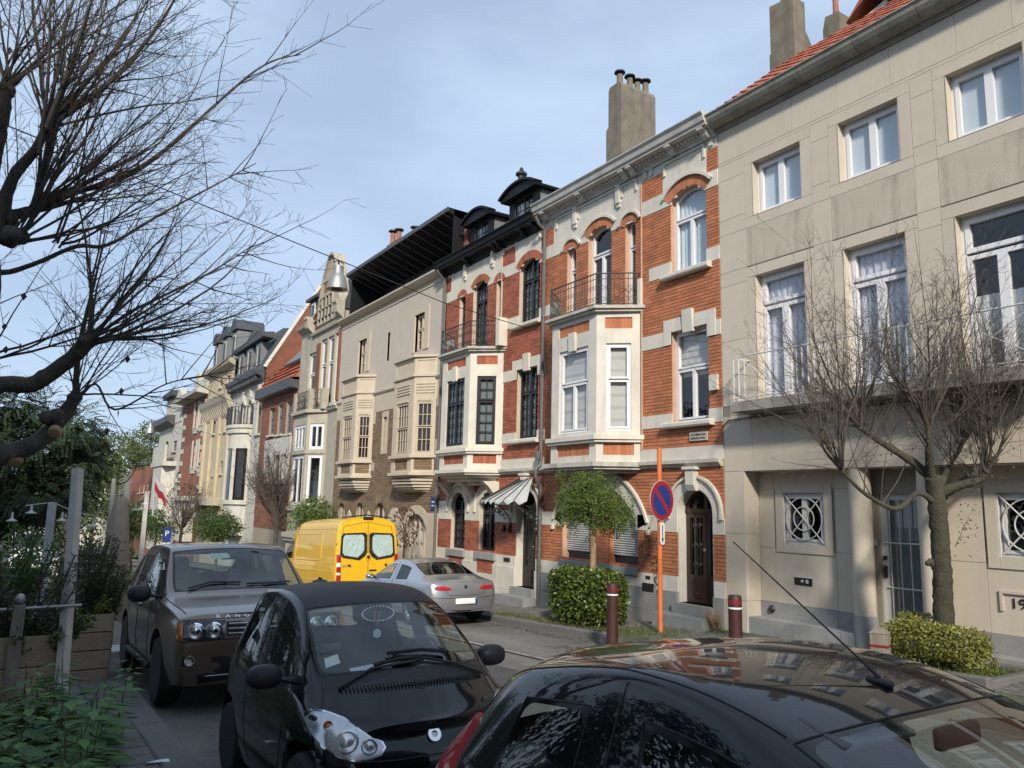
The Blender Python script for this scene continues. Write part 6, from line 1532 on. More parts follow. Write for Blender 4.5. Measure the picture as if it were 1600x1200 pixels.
# ---- the black hatchback nearest the camera
hb_st = [
 stn(1.58, [(1.55,.6,.2),(1.62,.66,.38),(1.62,.67,.52),(1.58,.66,.62),(1.55,.62,.68),(1.56,.5,.72),(1.58,.38,.74),(1.6,.2,.755),(1.61,0,.76)]),
 stn(1.25, [(.74,.2),(.79,.4),(.80,.6),(.77,.78),(.72,.84),(.6,.875),(.46,.89),(.24,.905),(0,.91)]),
 stn(.88, [(.76,.2),(.81,.4),(.815,.62),(.79,.84),(.84,.755,.92),(.86,.69,.955),(.88,.63,.97),(1.0,.33,.985),(1.05,0,.99)]),
 stn(.35, [(.77,.2),(.81,.4),(.815,.62),(.795,.86),(.765,.945),(.10,.615,1.335),(.10,.565,1.40),(.17,.31,1.438),(.20,0,1.45)]),
 stn(-.42, [(.77,.2),(.81,.4),(.815,.62),(.80,.87),(.77,.955),(.625,1.375),(.57,1.438),(.31,1.475),(0,1.485)]),
 stn(-.56, [(.77,.2),(.81,.4),(.815,.62),(.80,.88),(.77,.965),(.625,1.37),(.57,1.438),(.31,1.475),(0,1.485)]),
 stn(-1.14, [(-1.18,.76,.22),(-1.2,.81,.4),(-1.2,.815,.64),(-1.2,.80,.90),(-1.15,.765,1.0),(-1.06,.605,1.31),(-1.05,.55,1.375),(-1.1,.30,1.42),(-1.1,0,1.43)]),
 stn(-1.42, [(-1.5,.7,.25),(-1.56,.76,.42),(-1.58,.77,.65),(-1.54,.755,.86),(-1.49,.71,.99),(-1.38,.575,1.24),(-1.37,.515,1.31),(-1.42,.28,1.365),(-1.43,0,1.375)]),
 stn(-1.66, [(-1.6,.62,.28),(-1.68,.66,.45),(-1.70,.66,.68),(-1.68,.64,.88),(-1.66,.6,.95),(-1.66,.5,.97),(-1.665,.4,.975),(-1.67,.22,.98),(-1.675,0,.98)])]
hb_x, hb_y = -1.5, 2.38
hb = Car('hatchback', 'glossy black hatchback with a roof aerial, closest to the camera', 'car', (hb_x, hb_y, road_z(hb_x)+.02), 0, hb_st,
  {(2, 6): 'windscreen', (2, 7): 'windscreen', (2, 4): 'side_window', (3, 4): 'side_window', (5, 4): 'quarter_window', (7, 5): 'rear_window', (7, 6): 'rear_window', (7, 7): 'rear_window'},
  'paint_black2', .07, .04, crease=[('row', 4, .5), ('row', 6, .3), ('e', ((2, 6), (3, 6)), .5)], arches=[(1.12, .29, .34), (-1.22, .29, .34)], tint={'quarter_window': 'car_glass', 'side_window': 'car_glass'}, rx=-.046, frit=.018, rnd=.085)
hb.wheels([(1.12, .28), (-1.22, .28)], .28, .16, .72, 'alloy', 6)
hb.mirror(.52, .93, .98, 'paint_black2', (.085, .11, .07))
for sg in (-1, 1):
    hb.line('roof_seam', [(.12, .555), (-.42, .562), (-1.05, .542), (-1.38, .51)], lambda x, y: hb.top(x, sg*y), .0035)
    hb.line('door_seam', [(.62, .9), (.66, .6), (.5, .3), (-.40, .28), (-.50, .6), (-.49, .95), (-.475, 1.2), (-.47, 1.40)], lambda x, z: hb.side(x, z, sg), .005)
    dvl = Vector((-.75, sg*.65, .1)).normalized()
    fnl = lambda a, z: hb.diag((-1.2, sg*.5, 0) + Vector((0, 0, 0)) if False else Vector((-1.25, sg*.4, z))+Vector((-.65, -sg*.75, 0)).normalized()*a, Vector((.75, -sg*.65, 0)))
    o = hb.patch('tail_lamp', [(-.17, .66), (.08, .63), (.17, .74), (.16, .9), (.10, 1.04), (.02, 1.13), (-.07, 1.12), (-.13, .98), (-.19, .82)], fnl, 'lamp_red', .03, 6, dirv=dvl, dome=.02)
    hb.box('door_handle', (-.30, sg*.812, .80), (.17, .03, .035), 'paint_black2', .012)
0 and hb.line('screen_seam', [(.13, -.56), (.19, -.3), (.22, 0), (.19, .3), (.13, .56)], lambda x, y: hb.top(x, y), .0035)
p = hb.top(.07, -.03); t = MB(); rbox(t, p+Vector((0, 0, .004)), (.085, .035, .022), .01, (0, .1, 0)); an = t.build('aerial_base', 'trim_black', hb.root, smooth=True)
t = MB(); t.tube([p+Vector((.0, 0, .015)), p+Vector((-.06, 0, .06)), p+Vector((-.56, 0, .42))], [.007, .0033, .0022], 6); t.build('aerial', 'trim_black', an)
hb.box('dashboard', (.72, 0, .80), (.55, 1.4, .3), 'dash', .1); hb.steering(.30, .36, .9); hb.seat(-.25, .36, .48, 'seat_grey'); hb.seat(-.25, -.36, .48, 'seat_grey')
hb.box('rear_seat', (-1.0, 0, .72), (.16, 1.24, .6), 'seat_grey', .06, (0, -.25, 0))
for y in (-.35, .35): hb.box('rear_headrest', (-1.1, y, 1.08), (.1, .26, .17), 'seat_grey', .045)
hb.box('floor', (-.2, 0, .3), (2.4, 1.4, .05), 'dash', .01); hb.box('rear_view_mirror', (.28, 0, 1.31), (.03, .22, .06), 'dash', .012); hb.box('sun_visor', (.16, -.3, 1.345), (.16, .34, .02), 'seat_grey', .008, (0, .3, 0))
hb.box('shelf', (-1.35, 0, .95), (.45, 1.15, .03), 'dash', .01); t = MB(); t.quad((.0, -.3, 1.4), (.0, .3, 1.4), (-.9, .3, 1.42), (-.9, -.3, 1.42)); 
for sg in (-1, 1):
    hl = hb.patch('headlight', [(.34, .62), (.6, .62), (.6, .74), (.5, .78), (.36, .72)], lambda y, z: hb.front(sg*y, z-.02), 'lamp_inner', .01, 4, dirv=Vector((.8, sg*.3, .4)).normalized())
hb.root.scale = (1, 1, 1.03)
# ---- the bronze off-roader
suv_st = [
 stn(2.28, [(2.2,.78,.30),(2.30,.88,.48),(2.32,.90,.72),(2.30,.90,.90),(2.27,.88,.99),(2.25,.76,1.025),(2.26,.58,1.035),(2.28,.3,1.045),(2.29,0,1.05)]),
 stn(1.95, [(.90,.28),(.955,.5),(.965,.76),(.945,.97),(.91,1.055),(.80,1.085),(.60,1.095),(.32,1.105),(0,1.11)]),
 stn(1.15, [(.91,.28),(.96,.5),(.97,.78),(.95,1.03),(1.08,.92,1.115),(1.1,.85,1.155),(1.12,.79,1.17),(1.24,.4,1.185),(1.28,0,1.19)]),
 stn(.6, [(.91,.28),(.96,.5),(.97,.8),(.955,1.06),(.925,1.135),(.42,.755,1.655),(.40,.70,1.715),(.46,.36,1.755),(.49,0,1.765)]),
 stn(-.18, [(.91,.28),(.96,.5),(.97,.8),(.955,1.06),(.925,1.14),(.77,1.70),(.71,1.755),(.37,1.785),(0,1.79)]),
 stn(-.30, [(.91,.28),(.96,.5),(.97,.8),(.955,1.06),(.925,1.14),(.77,1.70),(.71,1.755),(.37,1.785),(0,1.79)]),
 stn(-1.1, [(.91,.3),(.96,.5),(.97,.8),(.955,1.07),(.92,1.15),(.765,1.685),(.705,1.745),(.37,1.775),(0,1.78)]),
 stn(-1.22, [(.91,.3),(.96,.5),(.97,.8),(.955,1.07),(.92,1.15),(.765,1.68),(.705,1.74),(.37,1.77),(0,1.775)]),
 stn(-1.95, [(.9,.32),(.95,.52),(.96,.8),(.94,1.07),(.9,1.16),(-1.8,.735,1.61),(-1.78,.68,1.68),(-1.8,.36,1.72),(-1.8,0,1.73)]),
 stn(-2.25, [(-2.2,.85,.35),(-2.3,.9,.52),(-2.3,.91,.8),(-2.27,.89,1.06),(-2.22,.85,1.15),(-1.98,.69,1.57),(-1.96,.63,1.64),(-1.98,.34,1.68),(-1.98,0,1.69)]),
 stn(-2.35, [(-2.28,.75,.38),(-2.37,.8,.54),(-2.38,.8,.8),(-2.36,.78,1.05),(-2.34,.74,1.13),(-2.32,.62,1.15),(-2.32,.5,1.155),(-2.33,.28,1.16),(-2.33,0,1.16)])]
sx, sy = -11.6, 2.6
sv = Car('off_roader', 'bronze grey four-wheel-drive car parked behind the tiny black one', 'car', (sx, sy, road_z(sx)+.02), 0, suv_st,
  {(2, 6): 'windscreen', (2, 7): 'windscreen', (2, 4): 'side_window', (3, 4): 'side_window', (5, 4): 'rear_door_window', (7, 4): 'quarter_window', (9, 5): 'rear_window', (9, 6): 'rear_window', (9, 7): 'rear_window'},
  'paint_bronze', .06, .04, crease=[('row', 4, .85), ('row', 6, .5), ('row', 3, .3), ('st', 0, .6), ('st', 3, .3), ('st', 2, .3), ('e', ((2, 6), (3, 6)), .7)], arches=[(1.42, .38, .46), (-1.42, .38, .46)], tint={'quarter_window': 'car_glass_tint', 'rear_door_window': 'car_glass_tint'}, rx=-.046)
sv.wheels([(1.42, .375), (-1.42, .375)], .375, .25, .83, 'alloy', 10, .72)
sv.mirror(.82, 1.10, 1.19, 'trim_black', (.10, .13, .10))
for sg in (-1, 1):
    dv = Vector((.9, sg*.35, .15)).normalized(); fn = lambda y, z: sv.front(sg*y, z)
    lp = sv.patch('headlight', [(.43, .775), (.80, .765), (.90, .78), (.90, .955), (.8, .98), (.43, .975)], fn, 'trim_black', .006, 5, dirv=dv)
    for cy, rr_ in ((.545, .088), (.725, .088)):
        t = MB(); t.lathe([(rr_, 0), (rr_, .03), (rr_*.82, .034), (rr_*.72, .012), (rr_*.5, .02), (rr_*.45, .034), (0, .046)], fn(cy, .875)+dv*.004, Vector((1, sg*.2, 0)).normalized(), 20); t.build('lamp_bowl', 'chrome', lp, smooth=True)
    sv.patch('indicator', [(.845, .785), (.90, .79), (.90, .945), (.845, .955)], fn, 'lamp_amber', .012, 3, parent=lp, dirv=dv)
    sv.patch('lens', [(.43, .775), (.80, .765), (.90, .78), (.90, .955), (.8, .98), (.43, .975)], fn, 'lamp_glass', .045, 5, parent=lp, dirv=dv, skirt=False)
    fl_ = sv.patch('fog_lamp', [(.70, .52), (.84, .52), (.84, .62), (.74, .62)], fn, 'trim_black', .004, 3, dirv=dv); t = MB(); t.lathe([(.05, 0), (.05, .03), (.04, .03), (0, .015)], fn(.76, .57), dv, 16); t.build('lamp_bowl', 'chrome', fl_, smooth=True)
    sv.line('door_seam', [(.70, 1.1), (.78, .8), (.72, .42), (-.22, .40), (-.24, 1.12), (-.24, 1.68)], lambda x, z: sv.side(x, z, sg), .005)
    sv.line('door_seam', [(-.24, .42), (-1.0, .42), (-1.16, .8), (-1.16, 1.12)], lambda x, z: sv.side(x, z, sg), .005)
    for x in (-.05, -.98): sv.box('door_handle', (x, sg*.965, 1.0), (.2, .035, .04), 'paint_bronze', .014)
    sv.line('bonnet_seam', [(2.12, .80), (1.6, .84), (1.12, .86)], lambda x, y: sv.top(x, sg*y), .006)
    t = MB(); P_ = [sv.side(x, .36, sg) for x in (.9, .4, -.3, -.9)]; rbox(t, (0, sg*.95, .36), (1.85, .06, .08), .03); t.build('sill_guard', 'trim_black', sv.root, smooth=True)
    sv.box('side_vent', (1.02, sg*.965, .88), (.12, .012, .16), 'alloy', .005)
    sv.patch('tail_lamp', [(.6, .85), (.76, .85), (.76, 1.05), (.6, 1.05)], lambda y, z: sv.front(sg*y, z, -1), 'lamp_red', .01, 3, dirv=Vector((-1, 0, 0)))
gl_ = sv.patch('grille', [(-.42, .81), (.42, .81), (.42, .955), (-.42, .955)], lambda y, z: sv.front(y, z), 'trim_black', .006, 4, dirv=Vector((1, 0, 0)))
for zz in (.83, .88, .93):
    P_ = [sv.front(y, zz)+Vector((.016, 0, 0)) for y in (-.4, -.2, 0, .2, .4)]; t = MB(); t.tube(P_, .014, 6); t.build('grille_bar', 'alloy', gl_, smooth='all')
sv.patch('lower_intake', [(-.5, .42), (.5, .42), (.56, .60), (-.56, .60)], lambda y, z: sv.front(y, z), 'trim_black', .006, 4, dirv=Vector((1, 0, 0)))
sv.patch('lower_bumper', [(-.86, .30), (.86, .30), (.90, .43), (.58, .44), (-.58, .44), (-.90, .43)], lambda y, z: sv.front(y, z), 'trim_black', .005, 4, dirv=Vector((1, 0, 0)))
sv.line('bumper_seam', [(-.86, .765), (-.4, .775), (0, .775), (.4, .775), (.86, .765)], lambda y, z: sv.front(y, z), .006)
sv.line('bumper_trim', [(-.6, .40), (0, .40), (.6, .40)], lambda y, z: sv.front(y, z), .012, 'alloy')
sv.line('bonnet_edge', [(-.86, .985), (-.4, .992), (0, .995), (.4, .992), (.86, .985)], lambda y, z: sv.front(y, z), .005)
# bonnet lettering
word = 'RANGE ROVER'; ys = [-.50+.098*k for k in range(len(word))]
for ch_, y in zip(word, ys):
    if ch_ == ' ': continue
    h_ = sv.front(y, 1.016)
    if h_: o = text(sv.root, ch_, .062, h_+Vector((.012, 0, -.022)), 'chrome', (R_(58), 0, R_(90)), .003, 'lettering', 'CENTER', 1.25)
for y0 in (-.45, .45):
    sv.seat(-.15, y0, .75, 'seat_cream', .54, .7)
sv.box('rear_seat', (-1.1, 0, 1.05), (.18, 1.4, .6), 'seat_cream', .07, (0, -.2, 0)); sv.box('dashboard', (.95, 0, 1.03), (.5, 1.6, .28), 'dash', .1); sv.steering(.55, .42, 1.13, .19); sv.box('floor', (-.4, 0, .5), (3.2, 1.6, .06), 'dash', .01)
sv.box('rear_view_mirror', (.46, 0, 1.6), (.04, .24, .07), 'dash', .015); sv.box('sensor_pod', (.55, 0, 1.62), (.08, .14, .1), 'dash', .02)
t = MB(); P_ = [onscreen(sv, x, y, .02) for x, y in ((.68, -.28), (.68, -.05), (.58, -.05), (.56, -.28))]; t.quad(*P_); t.build('windscreen_note', 'cloth_white', sv.root)
sv.root.scale = (1.04, 1.05, 1.03)
w = sv.wiper([(1.14, -.62), (1.10, -.35), (1.15, -.02)]); w = sv.wiper([(1.18, .05), (1.16, .3), (1.06, .62)])
# ---- silver saloon
al_st = [
 stn(2.25, [(2.2,.6,.22),(2.28,.7,.4),(2.28,.72,.55),(2.24,.7,.64),(2.2,.66,.69),(2.2,.54,.71),(2.22,.4,.72),(2.25,.2,.725),(2.26,0,.73)]),
 stn(1.8, [(.8,.2),(.87,.4),(.88,.6),(.86,.76),(.82,.82),(.7,.845),(.52,.855),(.27,.865),(0,.87)]),
 stn(1.0, [(.83,.2),(.89,.4),(.9,.62),(.88,.84),(.96,.84,.90),(.98,.77,.93),(1.0,.70,.94),(1.12,.36,.955),(1.16,0,.96)]),
 stn(.5, [(.84,.2),(.9,.4),(.905,.62),(.885,.86),(.85,.925),(.18,.64,1.315),(.16,.585,1.37),(.22,.3,1.40),(.25,0,1.41)]),
 stn(-.32, [(.84,.2),(.9,.4),(.905,.62),(.885,.87),(.85,.935),(.66,1.35),(.60,1.395),(.31,1.42),(0,1.425)]),
 stn(-.42, [(.84,.2),(.9,.4),(.905,.62),(.885,.87),(.85,.935),(.66,1.345),(.60,1.395),(.31,1.42),(0,1.425)]),
 stn(-1.1, [(.84,.22),(.9,.42),(.905,.64),(.885,.88),(-1.15,.84,.955),(-.98,.62,1.28),(-.96,.57,1.335),(-1.0,.31,1.37),(-1.02,0,1.38)]),
 stn(-1.7, [(.83,.25),(.89,.44),(.9,.66),(-1.68,.87,.90),(-1.62,.82,.985),(-1.64,.74,1.01),(-1.68,.66,1.02),(-1.76,.34,1.035),(-1.78,0,1.04)]),
 stn(-2.2, [(.78,.28),(.85,.46),(.86,.68),(.84,.85),(.80,.93),(.68,.965),(.5,.98),(.26,.99),(0,.995)]),
 stn(-2.33, [(-2.27,.66,.3),(-2.36,.74,.48),(-2.36,.75,.68),(-2.33,.74,.83),(-2.30,.71,.89),(-2.28,.6,.925),(-2.28,.45,.94),(-2.285,.25,.95),(-2.29,0,.955)])]
ax_, ay_ = -17.45, 8.56
al = Car('saloon_car', 'silver saloon car with thin red tail lamps parked by the kerb', 'car', (ax_, ay_, road_z(ax_)+.02), math.pi, al_st,
  {(2, 6): 'windscreen', (2, 7): 'windscreen', (2, 4): 'side_window', (3, 4): 'side_window', (5, 4): 'rear_door_window', (6, 6): 'rear_window', (6, 7): 'rear_window'},
  'paint_silver', .05, .04, crease=[('row', 4, .6), ('row', 6, .3), ('st', 8, .3), ('e', ((6, 6), (7, 6)), .6), ('e', ((2, 6), (3, 6)), .6)], arches=[(1.45, .30, .36), (-1.32, .30, .36)], tint={'rear_window': 'car_glass_tint', 'rear_door_window': 'car_glass_tint'}, rx=.046)
al.wheels([(1.45, .30), (-1.32, .30)], .30, .2, .78, 'alloy', 6)
al.mirror(.72, .98, .97, 'paint_silver', (.09, .1, .065))
X_ = Vector((-1, 0, 0))
for sg in (-1, 1):
    rl_ = lambda y, z: al.front(sg*y, z, -1)
    al.patch('tail_lamp', [(.34, .80), (.42, .77), (.6, .765), (.72, .785), (.73, .845), (.6, .86), (.44, .85)], rl_, 'lamp_red', .012, 4, dirv=X_)
    al.line('boot_seam', [(.52, .955), (.50, .82), (.46, .70), (.40, .66)], rl_, .005)
    al.line('door_seam', [(.70, .9), (.72, .6), (.6, .3), (-.34, .28), (-.38, .6), (-.38, .92), (-.38, 1.33)], lambda x, z: al.side(x, z, sg), .005)
    al.line('door_seam', [(-.38, .3), (-.95, .32), (-1.12, .6), (-1.2, .94)], lambda x, z: al.side(x, z, sg), .005)
al.line('boot_seam', [(-.40, .66), (0, .655), (.40, .66)], lambda y, z: al.front(y, z, -1), .005)
al.line('bumper_seam', [(-.76, .62), (-.4, .60), (0, .60), (.4, .60), (.76, .62)], lambda y, z: al.front(y, z, -1), .006)
al.patch('lower_bumper', [(-.66, .27), (.66, .27), (.70, .37), (-.70, .37)], lambda y, z: al.front(y, z, -1), 'trim_black', .006, 4, dirv=X_)
pl = al.box('number_plate', (-2.405, 0, .535), (.015, .54, .12), 'plate_white', .005); t = MB(); t.box(-2.416, -2.413, -.265, -.215, .48, .59); t.build('plate_strip', 'plate_blue', pl)
p = al.front(0, .83, -1); t = MB(); t.lathe([(.04, 0), (.04, .008), (0, .012)], p, (-1, 0, .2), 16); t.build('badge', 'alloy_dark', al.root)
al.box('rear_seat', (-.9, 0, .75), (.2, 1.3, .55), 'seat_grey', .07, (0, -.3, 0)); al.seat(.1, .38, .5, 'seat_grey'); al.seat(.1, -.38, .5, 'seat_grey'); al.box('floor', (-.1, 0, .3), (3.0, 1.5, .05), 'dash', .01); al.box('parcel_shelf', (-1.4, 0, .97), (.55, 1.25, .03), 'dash', .01); al.box('dashboard', (.85, 0, .8), (.4, 1.5, .28), 'dash', .1)
# ---- vans
van_st = [
 stn(2.85, [(2.75,.75,.28),(2.85,.86,.46),(2.86,.88,.7),(2.82,.87,.88),(2.78,.84,.97),(2.76,.72,1.02),(2.78,.54,1.05),(2.8,.28,1.07),(2.81,0,1.08)]),
 stn(2.5, [(.88,.25),(.95,.48),(.96,.75),(.945,.98),(.92,1.1),(.82,1.17),(.62,1.2),(.32,1.22),(0,1.23)]),
 stn(2.05, [(.9,.25),(.965,.48),(.97,.8),(.96,1.08),(.945,1.2),(2.08,.90,1.27),(2.1,.83,1.3),(2.22,.42,1.33),(2.27,0,1.34)]),
 stn(1.6, [(.9,.25),(.965,.48),(.975,.8),(.965,1.1),(.95,1.22),(1.38,.87,1.9),(1.36,.79,2.03),(1.4,.42,2.12),(1.42,0,2.15)]),
 stn(.92, [(.9,.27),(.965,.5),(.975,.8),(.97,1.1),(.96,1.25),(.93,1.9),(.86,2.3),(.5,2.44),(0,2.47)]),
 stn(.82, [(.9,.27),(.965,.5),(.975,.8),(.97,1.1),(.96,1.25),(.93,1.9),(.86,2.31),(.5,2.45),(0,2.48)]),
 stn(-2.0, [(.9,.3),(.965,.52),(.975,.82),(.97,1.1),(.96,1.25),(.93,1.9),(.86,2.32),(.5,2.46),(0,2.49)]),
 stn(-2.82, [(.9,.36),(.96,.55),(.97,.85),(.965,1.1),(.955,1.25),(.925,1.9),(.855,2.31),(.5,2.45),(0,2.48)]),
 stn(-2.92, [(-2.92,.87,.38),(-2.93,.93,.55),(-2.93,.94,.85),(-2.92,.935,1.1),(-2.91,.925,1.25),(-2.88,.895,1.88),(-2.83,.82,2.26),(-2.81,.48,2.40),(-2.81,0,2.43)])]
GV = {(2, 6): 'windscreen', (2, 7): 'windscreen', (2, 4): 'side_window', (3, 4): 'side_window', (2, 5): 'windscreen'}
def make_van(label, loc, rz, paint, rx):
    v = Car('panel_van', label, 'van', loc, rz, van_st, GV, paint, .05, .015, crease=[('row', 6, .3), ('st', 7, .7), ('st', 8, .7), ('row', 4, .5), ('e', ((2, 5), (3, 5)), .5)], arches=[(1.95, .36, .42), (-1.75, .36, .42)], rx=rx, lev=3)
    v.wheels([(1.95, .345), (-1.75, .345)], .345, .22, .84, 'alloy_dark', 6)
    for sg in (-1, 1): v.box('door_mirror', (1.85, sg*1.12, 1.35), (.14, .2, .34), 'trim_black', .05)
    for sg in (-1, 1):
        v.line('door_seam', [(1.95, 1.2), (2.0, .8), (1.6, .4), (.95, .4), (.9, 1.2), (.88, 1.95)], lambda x, z: v.side(x, z, sg), .006)
        v.line('side_rib', [(.85, .95), (-2.8, .95)], lambda x, z: v.side(x, z, sg), .012, paint); v.line('side_moulding', [(.85, .68), (-2.85, .68)], lambda x, z: v.side(x, z, sg), .012, paint)
        rr = [(.7, 1.3), (.7, 1.95), (.6, 2.0), (-1.6, 2.0), (-1.7, 1.95), (-1.7, 1.3), (-1.6, 1.24), (.6, 1.24), (.7, 1.3)]
        v.line('panel_rib', rr, lambda x, z: v.side(x, z, sg), .014, paint)
        v.line('roof_rib', [(.7, 2.14), (-2.8, 2.14)], lambda x, z: v.side(x, z, sg), .012, paint)
        v.box('door_handle', (1.1, sg*.975, 1.1), (.18, .03, .05), 'trim_black', .015)
        v.patch('headlight', [(.5, .75), (.82, .75), (.85, 1.0), (.55, .92)], lambda y, z: v.front(sg*y, z-.04), 'lamp_inner', .01, 4, dirv=Vector((1, 0, 0)))
    v.patch('grille', [(-.45, .7), (.45, .7), (.45, .95), (-.45, .95)], lambda y, z: v.front(y, z-.04), 'trim_black', .006, 4, dirv=Vector((1, 0, 0)))
    for y in (-.42, .42): v.seat(1.1, y, .95, 'seat_grey', .5, .7)
    v.box('dashboard', (1.85, 0, 1.15), (.4, 1.7, .3), 'dash', .1); v.box('floor', (1.2, 0, .6), (2.2, 1.7, .05), 'dash', .01); v.box('bulkhead', (.7, 0, 1.4), (.04, 1.8, 1.9), 'dash', .01)
    return v
vn = make_van('yellow panel van with white cloth behind its rear door windows', (-23.85, 8.66, road_z(-23.85)+.02), math.pi, 'paint_yellow', .046)
B = lambda y, z: vn.front(y, z, -1)
for sg in (-1, 1):
    ol = [(.08, 1.38), (.26, 1.26), (.74, 1.33), (.83, 1.42), (.80, 1.92), (.73, 2.01), (.10, 2.03), (.03, 1.97), (.03, 1.48)]
    gw_ = vn.patch('rear_door_window', [(sg*a, b) for a, b in ol], B, 'trim_black', .008, 4, dirv=X_)
    ol2 = [(.17, 1.46), (.32, 1.34), (.70, 1.40), (.76, 1.47), (.74, 1.89), (.68, 1.96), (.18, 1.97), (.13, 1.90), (.12, 1.56)]
    t = MB(); rows_ = []
    n = len(ol2); cx_ = sum(a for a, b in ol2)/n; cy_ = sum(b for a, b in ol2)/n
    for r in range(9):
        f = max(.03, r/8); row = []
        for k in range(n*3):
            a0, a1 = ol2[k//3], ol2[(k//3+1) % n]; q = (k % 3)/3; yy = a0[0]+(a1[0]-a0[0])*q; zz = a0[1]+(a1[1]-a0[1])*q
            yy = cx_+(yy-cx_)*f; zz = cy_+(zz-cy_)*f; h_ = B(sg*yy, zz); row.append(h_+X_*(.016+.006*math.sin(yy*38+zz*11+sg)+.004*math.sin(yy*70-zz*30)))
        row.append(row[0]); rows_.append(row)
    t.grid(rows_); t.build('cloth', 'cloth_white', gw_, smooth='all')
    vn.patch('pane', [(sg*a, b) for a, b in ol], B, 'glass', .028, 4, parent=gw_, dirv=X_, skirt=False)
    for (z0, z1, mt) in ((.72, .86, 'lamp_red'), (.87, .93, 'plate_white'), (.94, 1.08, 'lamp_red'), (1.09, 1.2, 'plate_white'), (1.21, 1.42, 'lamp_red')):
        vn.patch('tail_lamp', [(sg*.815, z0), (sg*.925, z0), (sg*.925, z1), (sg*.815, z1)], B, mt, .018, 2, dirv=X_)
    for z in (.75, 1.2, 1.75): vn.box('hinge', (-2.9, sg*.945, z), (.05, .03, .08), 'paint_yellow', .01)
    vn.line('door_seam', [(.80, .45), (.80, 1.3), (.78, 1.9), (.72, 2.2), (0, 2.33)], lambda y, z: B(sg*y, z), .006)
vn.line('door_seam', [(0, .45), (0, 1.3), (0, 2.33)], B, .007)
vn.patch('rear_emblem', [(.09*math.cos(k*.628), 1.35+.09*math.sin(k*.628)) for k in range(10)], B, 'paint_yellow', .02, 3, dirv=X_); t = MB(); t.lathe([(.05, 0), (.05, .02), (0, .03)], B(0, 1.35)+X_*.02, (-1, 0, 0), 14); t.build('emblem', 'trim_black', vn.root)
for y in (-.55, .55):
    t = MB(); t.lathe([(.04, 0), (.035, .02), (0, .02)], B(y, 1.12), (-1, 0, 0), 12); t.build('lock', 'trim_black', vn.root)
vn.box('door_handle', (-2.95, -.14, .98), (.03, .22, .04), 'trim_black', .012); vn.box('brake_lamp', (-2.82, 0, 2.44), (.12, .3, .07), 'trim_black', .02); vn.box('rear_bumper', (-2.97, 0, .45), (.14, 1.75, .16), 'trim_black', .04)
t = MB(); t.tube([(-2.75, -.75, 2.45), (-2.75, 0, 2.53), (-2.75, .75, 2.45)], .02, 6); t.build('roof_bar', 'trim_black', vn.root)
t = MB()
for zz, w_ in ((1.13, .22), (1.09, .3)):
    y = .76
    while y > .76-w_: ww = random.uniform(.015, .03); p = B(y, zz); t.box(p.x-.004, p.x, p.y-ww, p.y, zz-.012, zz+.012); y -= ww+.01
stuff(t.build('worn_lettering', 'chimney', vn.root))
q = atX(50, 880, -44); wv = make_van('white van far off at the left, seen behind the planters', (-46.5, q.y, road_z(-46.5)), 0, 'paint_white', -.046)
def recolour(root, old, new):
    for c in root.children_recursive:
        if c.type == 'MESH' and c.data.materials and c.data.materials[0].name == old:
            c.material_slots[0].link = 'OBJECT'; c.material_slots[0].material = M[new]
for (px, X, lab, col) in ((128, -33, 'white small car partly hidden by the leaning post', 'paint_white'), (150, -27.5, 'silver small car behind the parasol', 'paint_silver')):
    q = atX(px, 880, X); r = copy_tree(hb.root); r.name = 'parked_car'; r.location = (X-1.7, q.y, road_z(X-1.7)); r['label'] = lab; recolour(r, 'paint_black2', col)
# ------------------------------------------------------------------ trees and plants
pm('bark_dark', (.085,.072,.058), .95, .5, 6, 1.0, 22, fine=.6)
pm('bark_twig', (.08,.066,.055), .9, .3, 6)
pm('bark_moss', (.08,.07,.055), .95, .4, 5, .9, 25, fine=.4, col2=(.075,.075,.048))
pm('bark_cut', (.3,.2,.12), .9, .2, 8)
pm('bark_pale', (.3,.21,.12), .9, .3, 6, .6, 30)
pm('stem_green', (.07,.09,.035), .8, .2, 6)
pm('soil', (.05,.04,.03), .95, .3, 8, .5, 40)
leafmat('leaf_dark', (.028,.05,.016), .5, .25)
leafmat('leaf_mid', (.06,.105,.02), .5, .35)
leafmat('leaf_bright', (.11,.165,.03), .45, .4)
leafmat('leaf_hedge', (.085,.125,.02), .8, .25, .35)
leafmat('leaf_yellow', (.22,.23,.05), .5, .3)
leafmat('leaf_brown', (.07,.04,.025), .5, .2)
leafmat('leaf_nettle', (.085,.17,.045), .4, .3)
leafmat('leaf_olive', (.09,.10,.055), .5, .3)
leafmat('leaf_far', (.10,.13,.035), .5, .3)
leafmat('grass', (.10,.13,.03), .5, .3)
def rdir(): 
    while True:
        v = Vector((random.uniform(-1, 1), random.uniform(-1, 1), random.uniform(-1, 1)))
        if .05 < v.length < 1: return v.normalized()
def leaf(mb, p, d, n, ln, w):            # pointed folded leaf
    d = d.normalized(); s = d.cross(n); s = s.normalized() if s.length > 1e-4 else d.orthogonal().normalized(); n2 = s.cross(d); k = len(mb.v)
    mb.v += [p, p+d*ln*.45+s*w*.5+n2*w*.12, p+d*ln, p+d*ln*.45-s*w*.5+n2*w*.12, p+d*ln*.5-n2*w*.06]
    mb.f += [(k, k+4, k+1), (k+1, k+4, k+2), (k, k+3, k+4), (k+3, k+2, k+4)]
def leaf2(mb, p, d, n, ln, w):
    d = d.normalized(); s = d.cross(n); s = s.normalized() if s.length > 1e-4 else d.orthogonal().normalized(); k = len(mb.v)
    mb.v += [p, p+d*ln*.5+s*w*.5, p+d*ln, p+d*ln*.5-s*w*.5]; mb.f.append((k, k+1, k+2, k+3))
